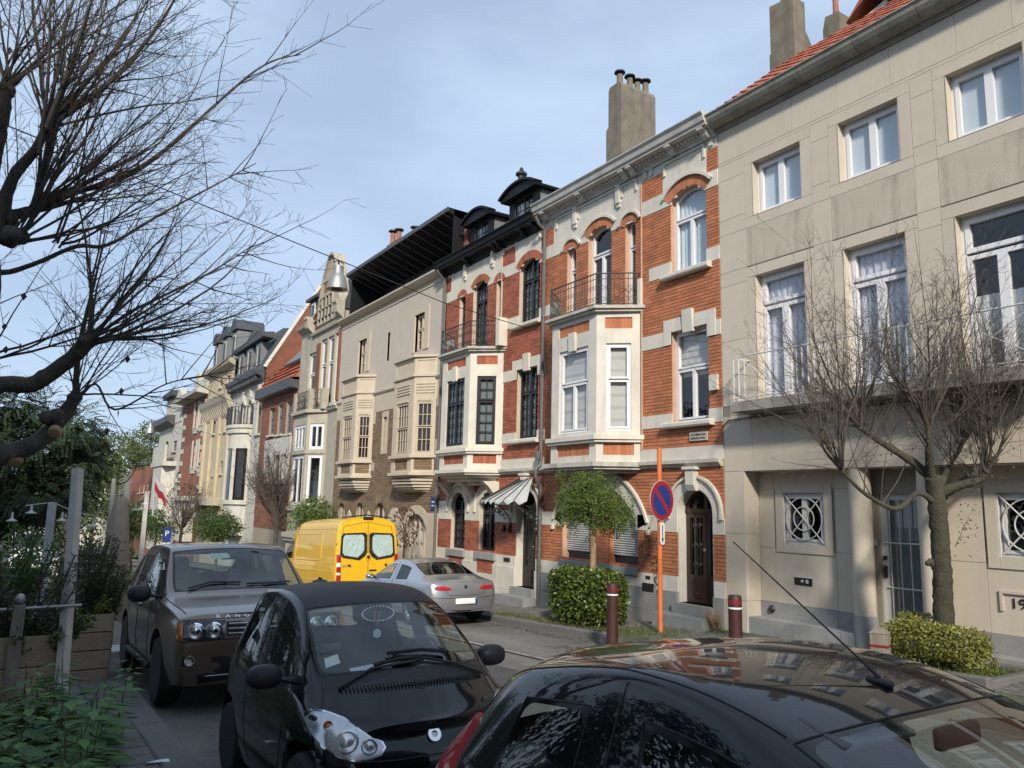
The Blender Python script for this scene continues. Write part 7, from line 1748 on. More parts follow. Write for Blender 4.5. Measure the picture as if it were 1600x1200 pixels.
def whip(mb, p, d, ln, r, depth=0, upw=.25, seg=4, wob=.10, kids=6, minr=.0016, kl=.38, spread=.9):
    n = max(4, int(ln/.14)); st = ln/n; pts = [p]; rs = [r]; dirs = []
    q = p.copy(); d = d.normalized()
    for i in range(n):
        d = (d+Vector((0, 0, upw*st))+rdir()*wob).normalized(); q = q+d*st; pts.append(q.copy()); rs.append(max(minr, r*(1-.85*(i+1)/n))); dirs.append(d.copy())
    mb.tube(pts, rs, seg if r > .006 else 3, cap=False)
    if depth > 0:
        for k in range(kids):
            i = random.randint(int(n*.2), n-1); t = (rdir()*spread+dirs[i]*1.0).normalized()
            whip(mb, pts[i+1], t, ln*random.uniform(kl*.5, kl*1.3)*(1-.4*i/n), rs[i+1]*.62, depth-1, upw, seg, wob*1.2, max(2, kids-2), minr, kl, spread)
    return pts
def limb(mb, pts, r0, r1, seg=9, lump=.12):
    P = [Vector(p) for p in pts]; out = []; rs = []
    for i in range(len(P)-1):
        n = max(4, min(14, int((P[i+1]-P[i]).length/.05)))
        for k in range(n):
            f = k/n; a = P[max(0, i-1)]; b = P[i]; c = P[i+1]; d = P[min(len(P)-1, i+2)]
            out.append(.5*((2*b)+(c-a)*f+(2*a-5*b+4*c-d)*f*f+(3*b-a-3*c+d)*f**3))
    out.append(P[-1])
    for i in range(len(out)): f = i/(len(out)-1); rs.append((r0+(r1-r0)*f)*(1+random.uniform(-lump, lump)*.6))
    n0 = len(mb.v); mb.tube(out, rs, seg)
    for i in range(n0, len(mb.v)): mb.v[i] = mb.v[i]+rdir()*rs[min(len(rs)-1, (i-n0)//seg)]*.1
    return out
def knuckle(mb, p, r):
    for k in range(7): q = p+rdir()*r*.55; ellip(mb, q, (r*random.uniform(.45, .75),)*3, nu=7, nv=5)
# ---- big pollarded tree at the left edge
def L3(px, py, dx=0): 
    d = ray(px, py); t = 6.2+dx; return d*t
bt = thing('pollard_tree', 'large bare pollarded tree with knobbly dark limbs at the left edge', 'tree', (-6.4, -.75, pave_z(-6.4, 0)))
def bsub(mb, name, mat, **k): o = mb.build(name, mat, bt, **k); o.location = -bt.location; return o
t = MB(); base = Vector((-6.4, -.75, pave_z(-6.4, 0)-.1)); fork = L3(-70, 720)
limb(t, [base, base+Vector((0.0, .02, 1.0)), fork+Vector((0, -.15, -.5)), fork+Vector((0, 0, .4))], .26, .2, 12); bsub(t, 'trunk', 'bark_dark', smooth='all')
limbs = [([fork, L3(0, 712), L3(60, 690, .1), L3(95, 655, .2), L3(118, 620, .25)], .105, .048),
         ([fork, L3(-40, 640), L3(0, 602), L3(50, 600, .0), L3(95, 573, .0), L3(138, 535, -.05)], .085, .055),
         ([fork+Vector((0, 0, .3)), L3(-60, 520), L3(-30, 420), L3(10, 345, .2), L3(50, 330, .3)], .09, .045),
         ([L3(-30, 430), L3(0, 330, .1), L3(25, 270, .15), L3(55, 235, .2), L3(72, 200, .2)], .065, .035),
         ([L3(-40, 430, .5), L3(-20, 300, .4), L3(0, 190, .3), L3(8, 140, .3)], .08, .055)]
heads = []
for pts, r0, r1 in limbs:
    t = MB(); o = limb(t, pts, r0, r1, 9, .1); bsub(t, 'limb', 'bark_dark', smooth='all'); heads.append((o[-1], (o[-1]-o[-4]).normalized(), r1))
t = MB()
for h_, d, r in heads: knuckle(t, h_, r*1.2)
knuckle(t, L3(80, 655, .1), .09); knuckle(t, L3(10, 345, .2), .1); knuckle(t, L3(20, 370, .1), .1); stuff(bsub(t, 'burr', 'bark_dark', smooth='all'))
for c in ((85, 676), (24, 722)):
    t = MB(); p = L3(*c); t.lathe([(.05, -.04), (.048, .012), (.03, .016), (0, .014)], p, (rt*.2-fw*.75+Vector((0, 0, -.55))), 12); bsub(t, 'cut_stub', 'bark_cut', smooth=True)
tw = MB(); rg = (rt*1.0); upv = Vector((0, 0, 1))
def fan(h_, n, l0, l1, r, a0, a1, depth=2, kids=7):
    for k in range(n):
        a = R_(random.uniform(a0, a1)); dd = rg*math.cos(a)+upv*math.sin(a)+fw*random.uniform(-.55, .55)
        whip(tw, h_+rdir()*.04, dd, random.uniform(l0, l1), r*random.uniform(.5, .95), depth, .22, 5, .11, kids)
random.seed(11)
fan(heads[0][0], 12, .6, 1.3, .011, 5, 110); fan(heads[1][0], 18, .9, 1.75, .017, 0, 105); fan(heads[2][0], 27, 1.3, 2.3, .02, 5, 95); fan(heads[3][0], 24, 1.3, 2.3, .019, 20, 110); fan(heads[4][0], 14, 1.0, 1.8, .017, 20, 110)
for hp, n in ((L3(20, 375, .1), 12), (L3(90, 380, .3), 6), (L3(-20, 560), 6)): fan(hp, n, 1.1, 2.1, .015, 0, 85)
# a few heavier leaders
for pts, r in (([L3(118, 620, .25), L3(120, 570, .25), L3(128, 520, .2), L3(150, 430, .2), L3(165, 360, .2)], .03), ([L3(138, 535), L3(200, 490, .1), L3(250, 465, .2), L3(330, 425, .3), L3(400, 380, .4)], .018),
               ([L3(50, 330, .3), L3(120, 300, .3), L3(170, 285, .3), L3(250, 240, .4), L3(400, 110, .6), L3(470, 85, .7)], .03), ([L3(-30, 425, .1), L3(15, 425, .2), L3(60, 410, .2), L3(120, 385, .2), L3(170, 382, .2), L3(260, 330, .3), L3(400, 255, .4)], .026),
               ([L3(118, 625, .2), L3(150, 600, .2), L3(180, 640, .2), L3(260, 600, .2), L3(330, 585, .2)], .012), ([L3(72, 200), L3(110, 100), L3(150, -20), L3(180, -80)], .025), ([L3(60, 240), L3(75, 120), L3(78, 0), L3(80, -60)], .02)):
    o = limb(tw, pts, r, .004, 5, .03)
    for k in range(14):
        i = random.randint(len(o)//4, len(o)-2); whip(tw, o[i], (o[i+1]-o[i]).normalized()+rdir()*.9, random.uniform(.35, .95), .006, 1, .25, 3, .08, 5)
stuff(bsub(tw, 'twigs', 'bark_twig'))
lf = MB()
for c in ((38, 457), (8, 505), (32, 535), (10, 540), (145, 565), (200, 555), (186, 640), (60, 530), (168, 668), (45, 48), (16, 73), (190, 605), (165, 690)):
    leaf(lf, L3(*c, random.uniform(-.2, .3)), Vector((random.uniform(-.4, .4), 0, -1)), rdir(), .07, .045)
stuff(bsub(lf, 'last_leaves', 'leaf_brown'))
print('bare tree faces', len(tw.f))
# ---- bare street tree on the right, with its hedge
def ground_hit(px, py, dz=0):
    d = ray(px, py); t = 8.0
    for _ in range(30): z = pave_z(d.x*t, d.y*t)+dz; t = z/d.z if d.z < -1e-4 else t
    return d*t
rb = ground_hit(1476, 1048)
rtree = thing('street_tree', 'bare pollarded street tree in front of the beige stone house', 'tree', rb)
def rsub(mb, name, mat, **k): o = mb.build(name, mat, rtree, **k); o.location = -rtree.location; return o
dd0 = rb.dot(fw)
def R3(px, py, d=0): return ray(px, py)*(dd0+d)
random.seed(5); t = MB(); limb(t, [rb-Vector((0, 0, .1)), R3(1474, 940), R3(1470, 860), R3(1464, 790), R3(1458, 745)], .135, .105, 14, .045); rsub(t, 'trunk', 'bark_moss', smooth='all')
RL = [([(1464, 790, 0), (1435, 770, -.1), (1400, 795, -.2), (1350, 770, -.35), (1315, 735, -.45)], .042, .02), ([(1458, 750, 0), (1430, 725, .1), (1400, 705, .2), (1375, 690, .3), (1345, 668, .35)], .062, .034), ([(1456, 750, 0), (1452, 720, -.1), (1452, 690, -.2), (1450, 665, -.2)], .06, .036),
      ([(1470, 770, 0), (1500, 758, -.1), (1530, 750, -.2), (1542, 735, -.25)], .07, .042), ([(1475, 775, 0), (1520, 740, .3), (1560, 715, .5), (1600, 690, .6)], .058, .03), ([(1466, 770, 0), (1480, 735, .3), (1500, 700, .5)], .055, .03)]
hd = []; mids = []
for pts, r0, r1 in RL:
    t = MB(); o = limb(t, [R3(*p) for p in pts], r0, r1, 8, .14); rsub(t, 'limb', 'bark_moss', smooth='all'); hd.append((o[-1], (o[-1]-o[-5]).normalized(), r1)); mids.append(o)
t = MB()
for h_, d, r in hd: knuckle(t, h_, r*1.25)
knuckle(t, R3(1452, 880, -.17), .06); stuff(rsub(t, 'burr', 'bark_moss', smooth='all'))
tw = MB()
for (h_, d, r), n in zip(hd, (6, 8, 9, 9, 9, 8)):
    for k in range(n):
        v = Vector((0, 0, 1))+d*.55+rdir()*.75; v.z = max(.12, v.z); whip(tw, h_+rdir()*.03, v, random.uniform(1.3, 2.9), random.uniform(.008, .014), 2, .16, 4, .05, 7, .002, .33, .8)
for h_, d, r in hd:
    for k in range(6):
        v = (Vector((0, 0, 1))+d*.6+rdir()*.8).normalized(); L_ = random.uniform(.6, 1.15); p1 = h_+v*L_*.35+rdir()*.05; v2 = (v+rdir()*.45+Vector((0, 0, .3))).normalized(); p2 = p1+v2*L_*.35; v3 = (v2+rdir()*.45).normalized(); o = limb(tw, [h_, p1, p2, p2+v3*L_*.4], .021, .008, 6, .06)
        for q in range(5): i = random.randint(len(o)//3, len(o)-2); whip(tw, o[i], (o[i+1]-o[i]).normalized()+rdir()*.75+Vector((0, 0, .25)), random.uniform(.6, 1.7), random.uniform(.005, .009), 2, .14, 4, .08, 6, .002, .36, .9)
for o in mids:
    for k in range(9): i = random.randint(len(o)//2, len(o)-2); whip(tw, o[i], Vector((0, 0, 1))+rdir()*.8, random.uniform(.9, 2.3), random.uniform(.006, .011), 2, .16, 4, .07, 7, .002, .35, .85)
for h_, d, r in hd[:2]:
    for k in range(6): whip(tw, h_, d+rdir()*.7, random.uniform(.8, 1.5), .008, 2, .15, 4, .07, 6)
stuff(rsub(tw, 'twigs', 'bark_twig')); print('street tree faces', len(tw.f))
lf = MB()
for k in range(240):
    px, py = random.gauss(1520, 70), random.gauss(640, 55); leaf(lf, R3(px, py, random.uniform(-.7, .7)), Vector((random.uniform(-.5, .5), random.uniform(-.5, .5), -1)), rdir(), .045, .03)
stuff(rsub(lf, 'last_leaves', 'leaf_brown'))
t = MB(); whip(t, R3(1492, 855, -.1), Vector((.3, .2, .8)), .55, .006, 1, .3, 4, .1, 4); 
lf = MB(); [leaf(lf, R3(random.gauss(1510, 9), random.gauss(815, 25), -.1), rdir(), rdir(), .04, .025) for k in range(50)]; stuff(rsub(lf, 'shoot_leaves', 'leaf_olive')); stuff(rsub(t, 'shoot', 'stem_green'))
def leafbox(mb, c, d, n, ln, w, top=.3, rnd=.25, fn=leaf, power=4):
    for k in range(n):
        while True:
            u = rdir(); m = (abs(u.x)**power+abs(u.y)**power+abs(u.z)**power)**(-1/power); q = u*m*random.uniform(.8, 1.03)
            if q.z > -1.2: break
        p = Vector(c)+Vector((q.x*d[0], q.y*d[1], q.z*d[2])); nd = (u+rdir()*.8).normalized(); fn(mb, p, (rdir()+u*.6+Vector((0, 0, .2))), nd, ln*random.uniform(.7, 1.3), w*random.uniform(.7, 1.3))
hc = ground_hit(1452, 1050)
random.seed(21)
hg_ = thing('low_hedge', 'low yellow-green hedge round the trunk of the bare street tree', 'hedge', (rb.x, rb.y-.1, rb.z), 0)
lf = MB(); leafbox(lf, (.05, -.18, .42), (.62, .34, .2), 5200, .045, .026, fn=leaf2); leafbox(lf, (-.35, .2, .5), (.3, .3, .18), 1500, .045, .026, fn=leaf2); leafbox(lf, (.5, -.12, .2), (.22, .25, .22), 900, .04, .024, fn=leaf2); leafbox(lf, (-.25, -.18, .2), (.4, .3, .22), 1800, .04, .024, fn=leaf2)
stuff(lf.build('foliage', 'leaf_yellow', hg_)); t = MB()
for k in range(26): q = Vector((random.uniform(-.55, .6), random.uniform(-.45, .2), 0)); t.tube([q, q*.95+Vector((0, 0, .2)), q*1.05+Vector((random.uniform(-.08, .08), random.uniform(-.08, .08), .45))], .009, 4)
stuff(t.build('stems', 'bark_twig', hg_))
tp = thing('tree_pit', 'raised stone edging with grass under the yellow-green hedge', 'edging', (rb.x, rb.y-.1, rb.z))
for (x0, x1, y0, y1) in ((-.9, .95, -.72, -.58), (-.9, .95, .5, .62), (-.9, -.78, -.58, .5), (.82, .95, -.58, .5)): t = MB(); rbox(t, ((x0+x1)/2, (y0+y1)/2, .0), (x1-x0, y1-y0, .24), .02, (0, -.046, 0)); t.build('edging_stone', 'kerb', tp)
t = MB(); t.quad((-.8, -.6, .06-.037), (.85, -.6, .06+.04), (.85, .52, .06+.04), (-.8, .52, .06-.037)); t.build('soil', 'soil', tp)
gs = MB()
for k in range(2600): p = Vector((random.uniform(-.76, .82), random.uniform(-.57, .48), .05)); leaf2(gs, p, Vector((random.uniform(-.6, .6), random.uniform(-.6, .6), 1)), rdir(), random.uniform(.04, .11), .012)
stuff(gs.build('grass', 'leaf_bright', tp))
# ---- weeping tree and clipped hedge before the shuttered window
wb = ground_hit(927, 985)
wb = Vector((-12.75, 10.45, pave_z(-12.75, 10.45)))
d_ = ray(925, 950); wb = d_*(10.35/d_.y); wb.z = pave_z(wb.x, 10.35)
wt = thing('weeping_tree', 'small green weeping tree rising from the clipped hedge before the shutters', 'tree', wb); dw = wb.dot(fw)
def W3(px, py, d=0): return ray(px, py)*(dw+d)-wb
random.seed(3); t = MB(); limb(t, [(0, 0, 0), W3(926, 905), W3(927, 860), W3(926, 828), W3(928, 800)], .07, .062, 10, .06); t.build('trunk', 'bark_pale', wt, smooth='all')
t = MB()
for k in range(15): a = k*2.4; whip(t, W3(928, 825), Vector((math.cos(a), math.sin(a), .7)), random.uniform(.4, .75), .022, 1, -.6, 5, .1, 4)
stuff(t.build('branches', 'bark_twig', wt)); lf = MB()
for k in range(680):
    m_ = random.random(); px, py = (random.gauss(914, 17), random.gauss(768, 18)) if m_ < .58 else ((random.gauss(952, 17), random.gauss(796, 15)) if m_ < .88 else (random.gauss(892, 10), random.gauss(795, 9))); px = min(986, max(876, px)); py = min(835, max(734, py)); dp = random.uniform(-.55, .55)*(1-abs(px-930)/90); p = W3(px+random.uniform(-4, 4), py, dp); d = Vector(((px-925)/70+random.uniform(-.3, .3), random.uniform(-.6, .6)+dp*-.6, -.6)); n_ = random.randint(6, 12); q = p.copy()
    for i in range(n_):
        d = (d+Vector((0, 0, -.12))).normalized(); q = q+d*.025
        for s in (-1, 1): leaf2(lf, q, d*.5+rdir()*.6+d.orthogonal()*s*.7, rdir(), random.uniform(.05, .085), .02)
stuff(lf.build('crown', 'leaf_bright', wt))
hb_ = ground_hit(915, 968); hcx = atY(914, 925, 9.95+.25)
hx = thing('clipped_hedge', 'clipped glossy green hedge beside the brown bollard', 'hedge', (hcx.x, 10.25, pave_z(hcx.x, 10.25)))
lf = MB(); random.seed(8); leafbox(lf, (0, 0, .58), (.9, .44, .52), 10000, .072, .048, fn=leaf2, power=6); leafbox(lf, (-.3, -.1, .9), (.5, .3, .22), 1600, .05, .03, fn=leaf2)
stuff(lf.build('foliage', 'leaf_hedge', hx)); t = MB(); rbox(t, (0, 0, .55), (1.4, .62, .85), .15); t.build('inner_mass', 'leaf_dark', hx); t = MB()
for k in range(22): q = Vector((random.uniform(-.75, .75), random.uniform(-.35, .35), 0)); t.tube([q, q*.9+Vector((0, 0, .35))], .01, 4)
stuff(t.build('stems', 'bark_twig', hx))
# grass tufts along the right kerb and round the posts
gs = MB(); random.seed(4)
for k in range(5200):
    m = random.random()
    if m < .45: x = random.uniform(-16, -11.2); y = 9.8+abs(random.gauss(0, .22))
    elif m < .8: x = random.gauss(-11.2, .6); y = random.gauss(10.2, .35)
    else: x = random.gauss(-10.5, .5); y = random.gauss(11.3, .12)
    if y > 11.42 or y < (9.8 if x < -11.3 else 9.0): continue
    leaf2(gs, Vector((x, y, pave_z(x, y))), Vector((random.uniform(-.8, .8), random.uniform(-.8, .8), .7)), rdir(), random.uniform(.025, .09), .01)
g_ = stuff(gs.build('grass', 'grass')); tag(g_, 'short grass and moss growing between the cobbles by the kerb', 'grass')
lf = MB()
for k in range(420): x, y = random.uniform(-14, -11.8), random.gauss(9.95, .12); leaf(lf, Vector((x, y, pave_z(x, y)+.012)), Vector((random.uniform(-1, 1), random.uniform(-1, 1), .1)), Vector((0, 0, 1)), .05, .035)
g_ = stuff(lf.build('fallen_leaves', 'leaf_brown')); tag(g_, 'dry brown leaves fallen along the hedge foot', 'leaves')
lf = MB()
for k in range(520): x, y = random.uniform(-15.2, -9.5), KR-.08-abs(random.gauss(0, .28)); y = y if x < -11.5 else y-.9; leaf(lf, Vector((x, y, road_z(x)+.03*(1-((y-5.4)/4.2)**2)+.008)), Vector((random.uniform(-1, 1), random.uniform(-1, 1), .1)), Vector((0, 0, 1)), random.uniform(.02, .06), .03)
g_ = stuff(lf.build('gutter_litter', 'leaf_brown')); tag(g_, 'leaf litter and grit lying in the gutter by the right kerb', 'litter')
# dry tuft by the brown door, vine on the orange house
t = MB()
for k in range(160): a = random.random()*6.28; leaf2(t, Vector((-10.45+random.gauss(0, .05), 11.3+random.gauss(0, .04), pave_z(-10.4, 11.3))), Vector((math.cos(a)*.4, math.sin(a)*.4-.2, 1)), rdir(), random.uniform(.2, .5), .012)
o = stuff(t.build('dry_grass', 'bark_pale')); tag(o, 'straw coloured tuft of dry grass at the foot of the wall', 'grass')
vi = thing('wall_vine', 'thin straggling vine climbing the orange brick pier by the sign pole', 'vine', (-12.1, 11.4, pave_z(-12.1, 11.4)))
t = MB(); lf = MB(); random.seed(9)
for k in range(3):
    x = -12.15+random.gauss(0, .1); pts = [Vector((x, 11.44, vi.location.z))]
    for i in range(14): pts.append(pts[-1]+Vector((random.gauss(0, .05), random.uniform(-.02, .015), random.uniform(.1, .2)))); pts[-1].y = min(11.475, max(11.45, pts[-1].y))
    t.tube(pts, .004, 4)
    for i in range(4, 15):
        for q in range(2): leaf(lf, pts[i]+rdir()*.03, rdir()+Vector((0, -.4, -.3)), Vector((0, -1, 0)), .06, .05)
for o, n, m_ in ((t, 'stems', 'bark_twig'), (lf, 'foliage', 'leaf_brown')): q = stuff(o.build(n, m_, vi)); q.location = -vi.location
# ------------------------------------------------------------------ street furniture
pm('sign_orange', (.62,.16,.045), .6, .15, 6, dirt=.2)
pm('sign_red', (.33,.012,.022), .45, .08, 6)
pm('sign_blue', (.012,.035,.2), .45, .08, 6)
pm('sign_grey', (.4,.41,.42), .5, .1, 6)
pm('bollard_brown', (.045,.014,.012), .6, .25, 8, stretch=(1, 1, .3))
pm('bollard_red', (.17,.012,.016), .5, .15, 8)
pm('wood_grey', (.19,.165,.13), .9, .25, 5, .4, 40, stretch=(8, 8, .8), dirt=.3)
pm('plank', (.36,.27,.18), .88, .3, 3, .5, 40, stretch=(.7, 5, 6), objr=.5, dirt=.35, fine=.2)
pm('post_white', (.46,.44,.4), .8, .12, 5, dirt=.25)
pm('canvas', (.42,.34,.26), .9, .08, 5)
pm('bulb_white', (.5,.5,.48), .4, .02, 3)
pm('lamp_shell', (.34,.34,.33), .5, .12, 6, metal=.7)
pm('flag_white', (.5,.48,.47), .8, .05, 3); pm('flag_red', (.3,.02,.03), .8, .1, 3)
pm('green_plastic', (.01,.12,.06), .5, .1, 3)
pm('paper', (.75,.76,.78), .8, .05, 9)
# no-parking sign on the orange pole
P0 = Vector((0, 0, 0)); d = ray(1032, 985); Yp = 10.42; P0 = d*(Yp/d.y); P0.z = pave_z(P0.x, Yp)
sp = thing('sign_pole', 'orange pole with a round no-parking sign and arrow plate', 'sign', P0)
ztop = (ray(1027, 700)*(P0.y/ray(1027, 700).y)).z
t = MB(); t.lathe([(.045, -.2), (.045, ztop-P0.z)], (0, 0, 0), seg=14); t.lathe([(.05, .28), (.05, .33)], (0, 0, 0), seg=14); t.build('pole', 'sign_orange', sp, smooth=True)
zs = (ray(1031, 782)*(P0.y/ray(1031, 782).y)).z-P0.z
an = R_(-11); nx = Vector((math.cos(an), -math.sin(an), 0)); uu = Vector((math.sin(an), math.cos(an), 0)); c0 = Vector((0, 0, zs))+nx*.055; rS = .37
def disc(name, r0, r1, off, mat, par):
    t = MB(); n = 40
    A = [c0+nx*off+(uu*math.cos(2*math.pi*k/n)+Vector((0, 0, 1))*math.sin(2*math.pi*k/n))*r0 for k in range(n)]; Bq = [c0+nx*off+(uu*math.cos(2*math.pi*k/n)+Vector((0, 0, 1))*math.sin(2*math.pi*k/n))*r1 for k in range(n)]
    for k in range(n):
        if r0 > 0: t.quad(A[k], Bq[k], Bq[(k+1) % n], A[(k+1) % n])
    if r0 == 0: t.poly(Bq)
    return t.build(name, mat, par)
t = MB(); t.lathe([(0, -.012), (rS+.01, -.012), (rS+.012, 0), (0, 0)], c0, nx, 40); sd = t.build('sign_disc', 'sign_grey', sp)
disc('blue_field', 0, rS*.80, .003, 'sign_blue', sd); disc('red_ring', rS*.78, rS, .005, 'sign_red', sd)
t = MB(); a = math.pi*.75; d1 = uu*math.cos(a)+Vector((0, 0, 1))*math.sin(a); d2 = uu*math.cos(a-math.pi/2)+Vector((0, 0, 1))*math.sin(a-math.pi/2); c1 = c0+nx*.004
t.quad(c1-d1*rS*.8-d2*.045, c1+d1*rS*.8-d2*.045, c1+d1*rS*.8+d2*.045, c1-d1*rS*.8+d2*.045); t.build('red_bar', 'sign_red', sd)
zc = zs-rS-.25; t = MB(); n = 24; ol = []
for k in range(n): an2 = 2*math.pi*k/n; ol.append(Vector((0, 0, zc))+nx*.055+uu*.075*math.cos(an2)+Vector((0, 0, 1))*(.06*math.sin(an2)+math.copysign(.15, math.sin(an2+1e-6))))
t.prism(ol, nx*.008); ap = t.build('arrow_plate', 'plate_white', sp)
t = MB(); z = Vector((0, 0, 1)); c2 = Vector((0, 0, zc))+nx*.066; t.quad(c2-uu*.012-z*.12, c2+uu*.012-z*.12, c2+uu*.012+z*.16, c2-uu*.012+z*.16); t.poly([c2-z*.18, c2+uu*.035-z*.09, c2-uu*.035-z*.09]); t.build('arrow', 'black_paint', ap)
# bollards
def bollard(px, pytop, depth, lab, square=False, hgt=None):
    p = ray(px, pytop)*depth; base = Vector((p.x, p.y, road_z(p.x)+.13)); h_ = p.z-base.z
    b = thing('bollard', lab, 'bollard', base, 0, 'bollards along the pavement')
    t = MB()
    if square:
        rbox(t, (0, 0, h_*.46), (.2, .2, h_*.92), .02, (0, 0, .4)); t.build('post', 'wood_grey', b, smooth=True)
        t = MB(); t.v += [Vector((math.cos(k*1.5708+.4+.785)*.145, math.sin(k*1.5708+.4+.785)*.145, h_*.92)) for k in range(4)]+[Vector((math.cos(k*1.5708+.4+.785)*.05, math.sin(k*1.5708+.4+.785)*.05, h_)) for k in range(4)]
        t.f += [(0,1,5,4),(1,2,6,5),(2,3,7,6),(3,0,4,7),(4,5,6,7)]; t.build('cap', 'wood_grey', b)
        for zz in (h_-.2, h_-.33): t = MB(); rbox(t, (0, 0, zz), (.207, .207, .035), .008, (0, 0, .4)); t.build('red_band', 'bollard_red', b)
    else:
        t.lathe([(.098, -.15), (.098, h_-.19)], (0, 0, 0), seg=18); t.build('post', 'bollard_brown', b, smooth=True)
        t = MB(); t.lathe([(.1, h_-.19), (.1, h_-.165)], (0, 0, 0), seg=18); t.build('white_band', 'plate_white', b, smooth=True)
        t = MB(); t.lathe([(.098, h_-.165), (.098, h_-.03), (.085, h_), (0, h_)], (0, 0, 0), seg=18); t.build('cap', 'bollard_brown', b, smooth=True)
        t = MB(); t.lathe([(.1, h_-.12), (.1, h_-.06)], (0, 0, 0), seg=18); t.build('red_band', 'bollard_red', b, smooth=True)
bollard(957, 912, 13.2, 'brown round bollard in front of the clipped hedge'); bollard(1148, 930, 11.2, 'brown round bollard before the corner of the beige house'); bollard(1374, 980, 8.9, 'grey square wooden bollard with two red bands by the yellow hedge', True)
# hanging lamps on wires across the street
def lamp(px, py, Y, lab, endY=DF, epx=None, d=.43):
    B_ = atY(px, py, Y); A_ = atY(*epx, endY)
    w = thing('hanging_lamp', lab, 'street lamp', B_, 0, 'bell lamps hung over the street')
    k = d/.43
    t = MB(); t.lathe([(.10*k, -.02), (.11*k, 0), (.11*k, -.16*k), (.14*k, -.2*k), (.18*k, -.3*k), (.215*k, -.46*k), (.22*k, -.5*k)], (0, 0, 0), seg=26); t.build('shade', 'lamp_shell', w, smooth=True)
    t = MB(); t.lathe([(.2*k, -.46*k), (.12*k, -.5*k), (0, -.52*k)], (0, 0, 0), seg=22); t.build('diffuser', 'cornice_black', w, smooth=True)
    t = MB(); t.tube([(0, 0, 0), (0, 0, .12)], .02, 6); t.tube([(0, -.12, .06), (0, 0, .13), (0, .12, .06)], .012, 5); t.build('hanger', 'iron', w)
    c = thing('span_wire', 'steel wire that carries the '+('near' if d > .42 else 'far')+' bell lamp across the street', 'wire', A_)
    t = MB(); end = B_+(B_-A_)*1.35; end.z = B_.z+(A_.z-B_.z)*.2+.55
    t.tube([A_-A_, (A_+(B_-A_)*.5+Vector((0, 0, -.05)))-A_, B_+Vector((0, 0, .13))-A_], .011, 4); t.tube([B_+Vector((0, 0, .13))-A_, end-A_], .011, 4); t.build('cable', 'iron', c)
lamp(529, 416, 5.2, 'aluminium bell lamp hanging over the street before the curved gable', DF, (822, 512)); lamp(236, 661, 5.2, 'small far bell lamp hanging above the end of the street', DF, (330, 678), .42)
# ---- parklet on the left: planters, posts, lights, parasol
def planter(lab, x0, x1, y0, y1, z1, n, px=None):
    zb = road_z((x0+x1)/2)+.05; p = thing('planter', lab, 'planter', ((x0+x1)/2, (y0+y1)/2, zb)); H = z1-zb; hh = H/n
    for k in range(n):
        for (cx, cy, dx, dy) in ((x1-p.location.x, 0, .035, y1-y0), (x0-p.location.x, 0, .035, y1-y0), (0, y1-p.location.y, x1-x0-.08, .035), (0, y0-p.location.y, x1-x0-.08, .035)):
            t = MB(); rbox(t, (cx+random.uniform(-.008, .008), cy, hh*(k+.5)), (dx, dy, hh-.012), .006, (random.uniform(-.008, .008), 0, random.uniform(-.006, .006)), 2); t.build('plank', 'plank', p)
    t = MB(); t.box(x0-p.location.x+.03, x1-p.location.x-.03, y0-p.location.y+.03, y1-p.location.y-.03, H*.5, H*.86); t.build('soil', 'soil', p); return p
random.seed(31)
q1 = ground_hit(50, 1066); q2 = ground_hit(140, 1034)
X1 = -9.4; X2 = -11.6
zA = atX(50, 993, X1).z; zB = atX(140, 960, X2).z
pl1 = planter('weathered plank planter with a thick corner post and leafy shrubs', X1-.5, X1, -.9, atX(96, 1030, X1).y, zA, 3); pl2 = planter('taller plank planter box behind the leaning white post', X2-.55, X2, atX(110, 1000, X2).y, atX(174, 1000, X2).y, zB, 4)
ps = thing('wooden_post', 'thick grey wooden post with a rope rail at the planter', 'post', (X1+.06, atX(24, 1000, X1).y, road_z(X1)))
t = MB(); zt_ = atX(24, 945, X1+.06).z-road_z(X1); rbox(t, (0, 0, zt_/2), (.11, .11, zt_), .012); t.build('post', 'wood_grey', ps); t = MB(); ellip(t, (0, 0, zt_+.05), (.05, .05, .06), nu=10, nv=6); t.build('finial', 'lamp_shell', ps, smooth='all')
t = MB(); t.tube([(0, -1.5, zt_-.05), (0, 0, zt_-.04), (0, .55, zt_-.03)], .018, 6); t.build('rail', 'lamp_shell', ps)
t_ = atX(122, 733, -9.9); b_ = atX(97, 1062, -9.2)
wp = thing('leaning_post', 'tall pale square post leaning beside the planters', 'post', b_); t = MB(); v = t_-b_; t.tube([(0, 0, -.1), v*.5, v], .062, 4); t.build('post', 'post_white', wp)
def gpost(px, pyt, pyb, X, w, lab, mat='post_white'):
    a = atX(px, pyt, X); z0 = road_z(X); g = thing('grey_post', lab, 'post', (a.x, a.y, z0)); t = MB(); t.box(-w/2, w/2, -w/2, w/2, 0, a.z-z0); t.build('post', mat, g); return a
pa = gpost(82, 785, 880, -15.5, .13, 'grey square post beside the far white van', 'sign_grey'); pb = gpost(178, 748, 900, -15.2, .06, 'thin white post beside the folded parasol'); pc = gpost(230, 768, 860, -22, .1, 'white post beyond the parasol carrying the last lights')
lg = thing('festoon_lights', 'string of white bell-shaped lights between the posts', 'lights', (pb.x, pb.y, road_z(pb.x)))
rng = [atX(40, 790, -15.3), pa, pa+Vector((0, 0, .0)), atX(118, 800, -15.3), atX(150, 806, -15.3), pb+Vector((0, 0, -.28)), atX(203, 772, -18), atX(218, 782, -20), pc]
t = MB(); t.tube([p-lg.location for p in rng], .008, 4); t.build('cable', 'bulb_white', lg)
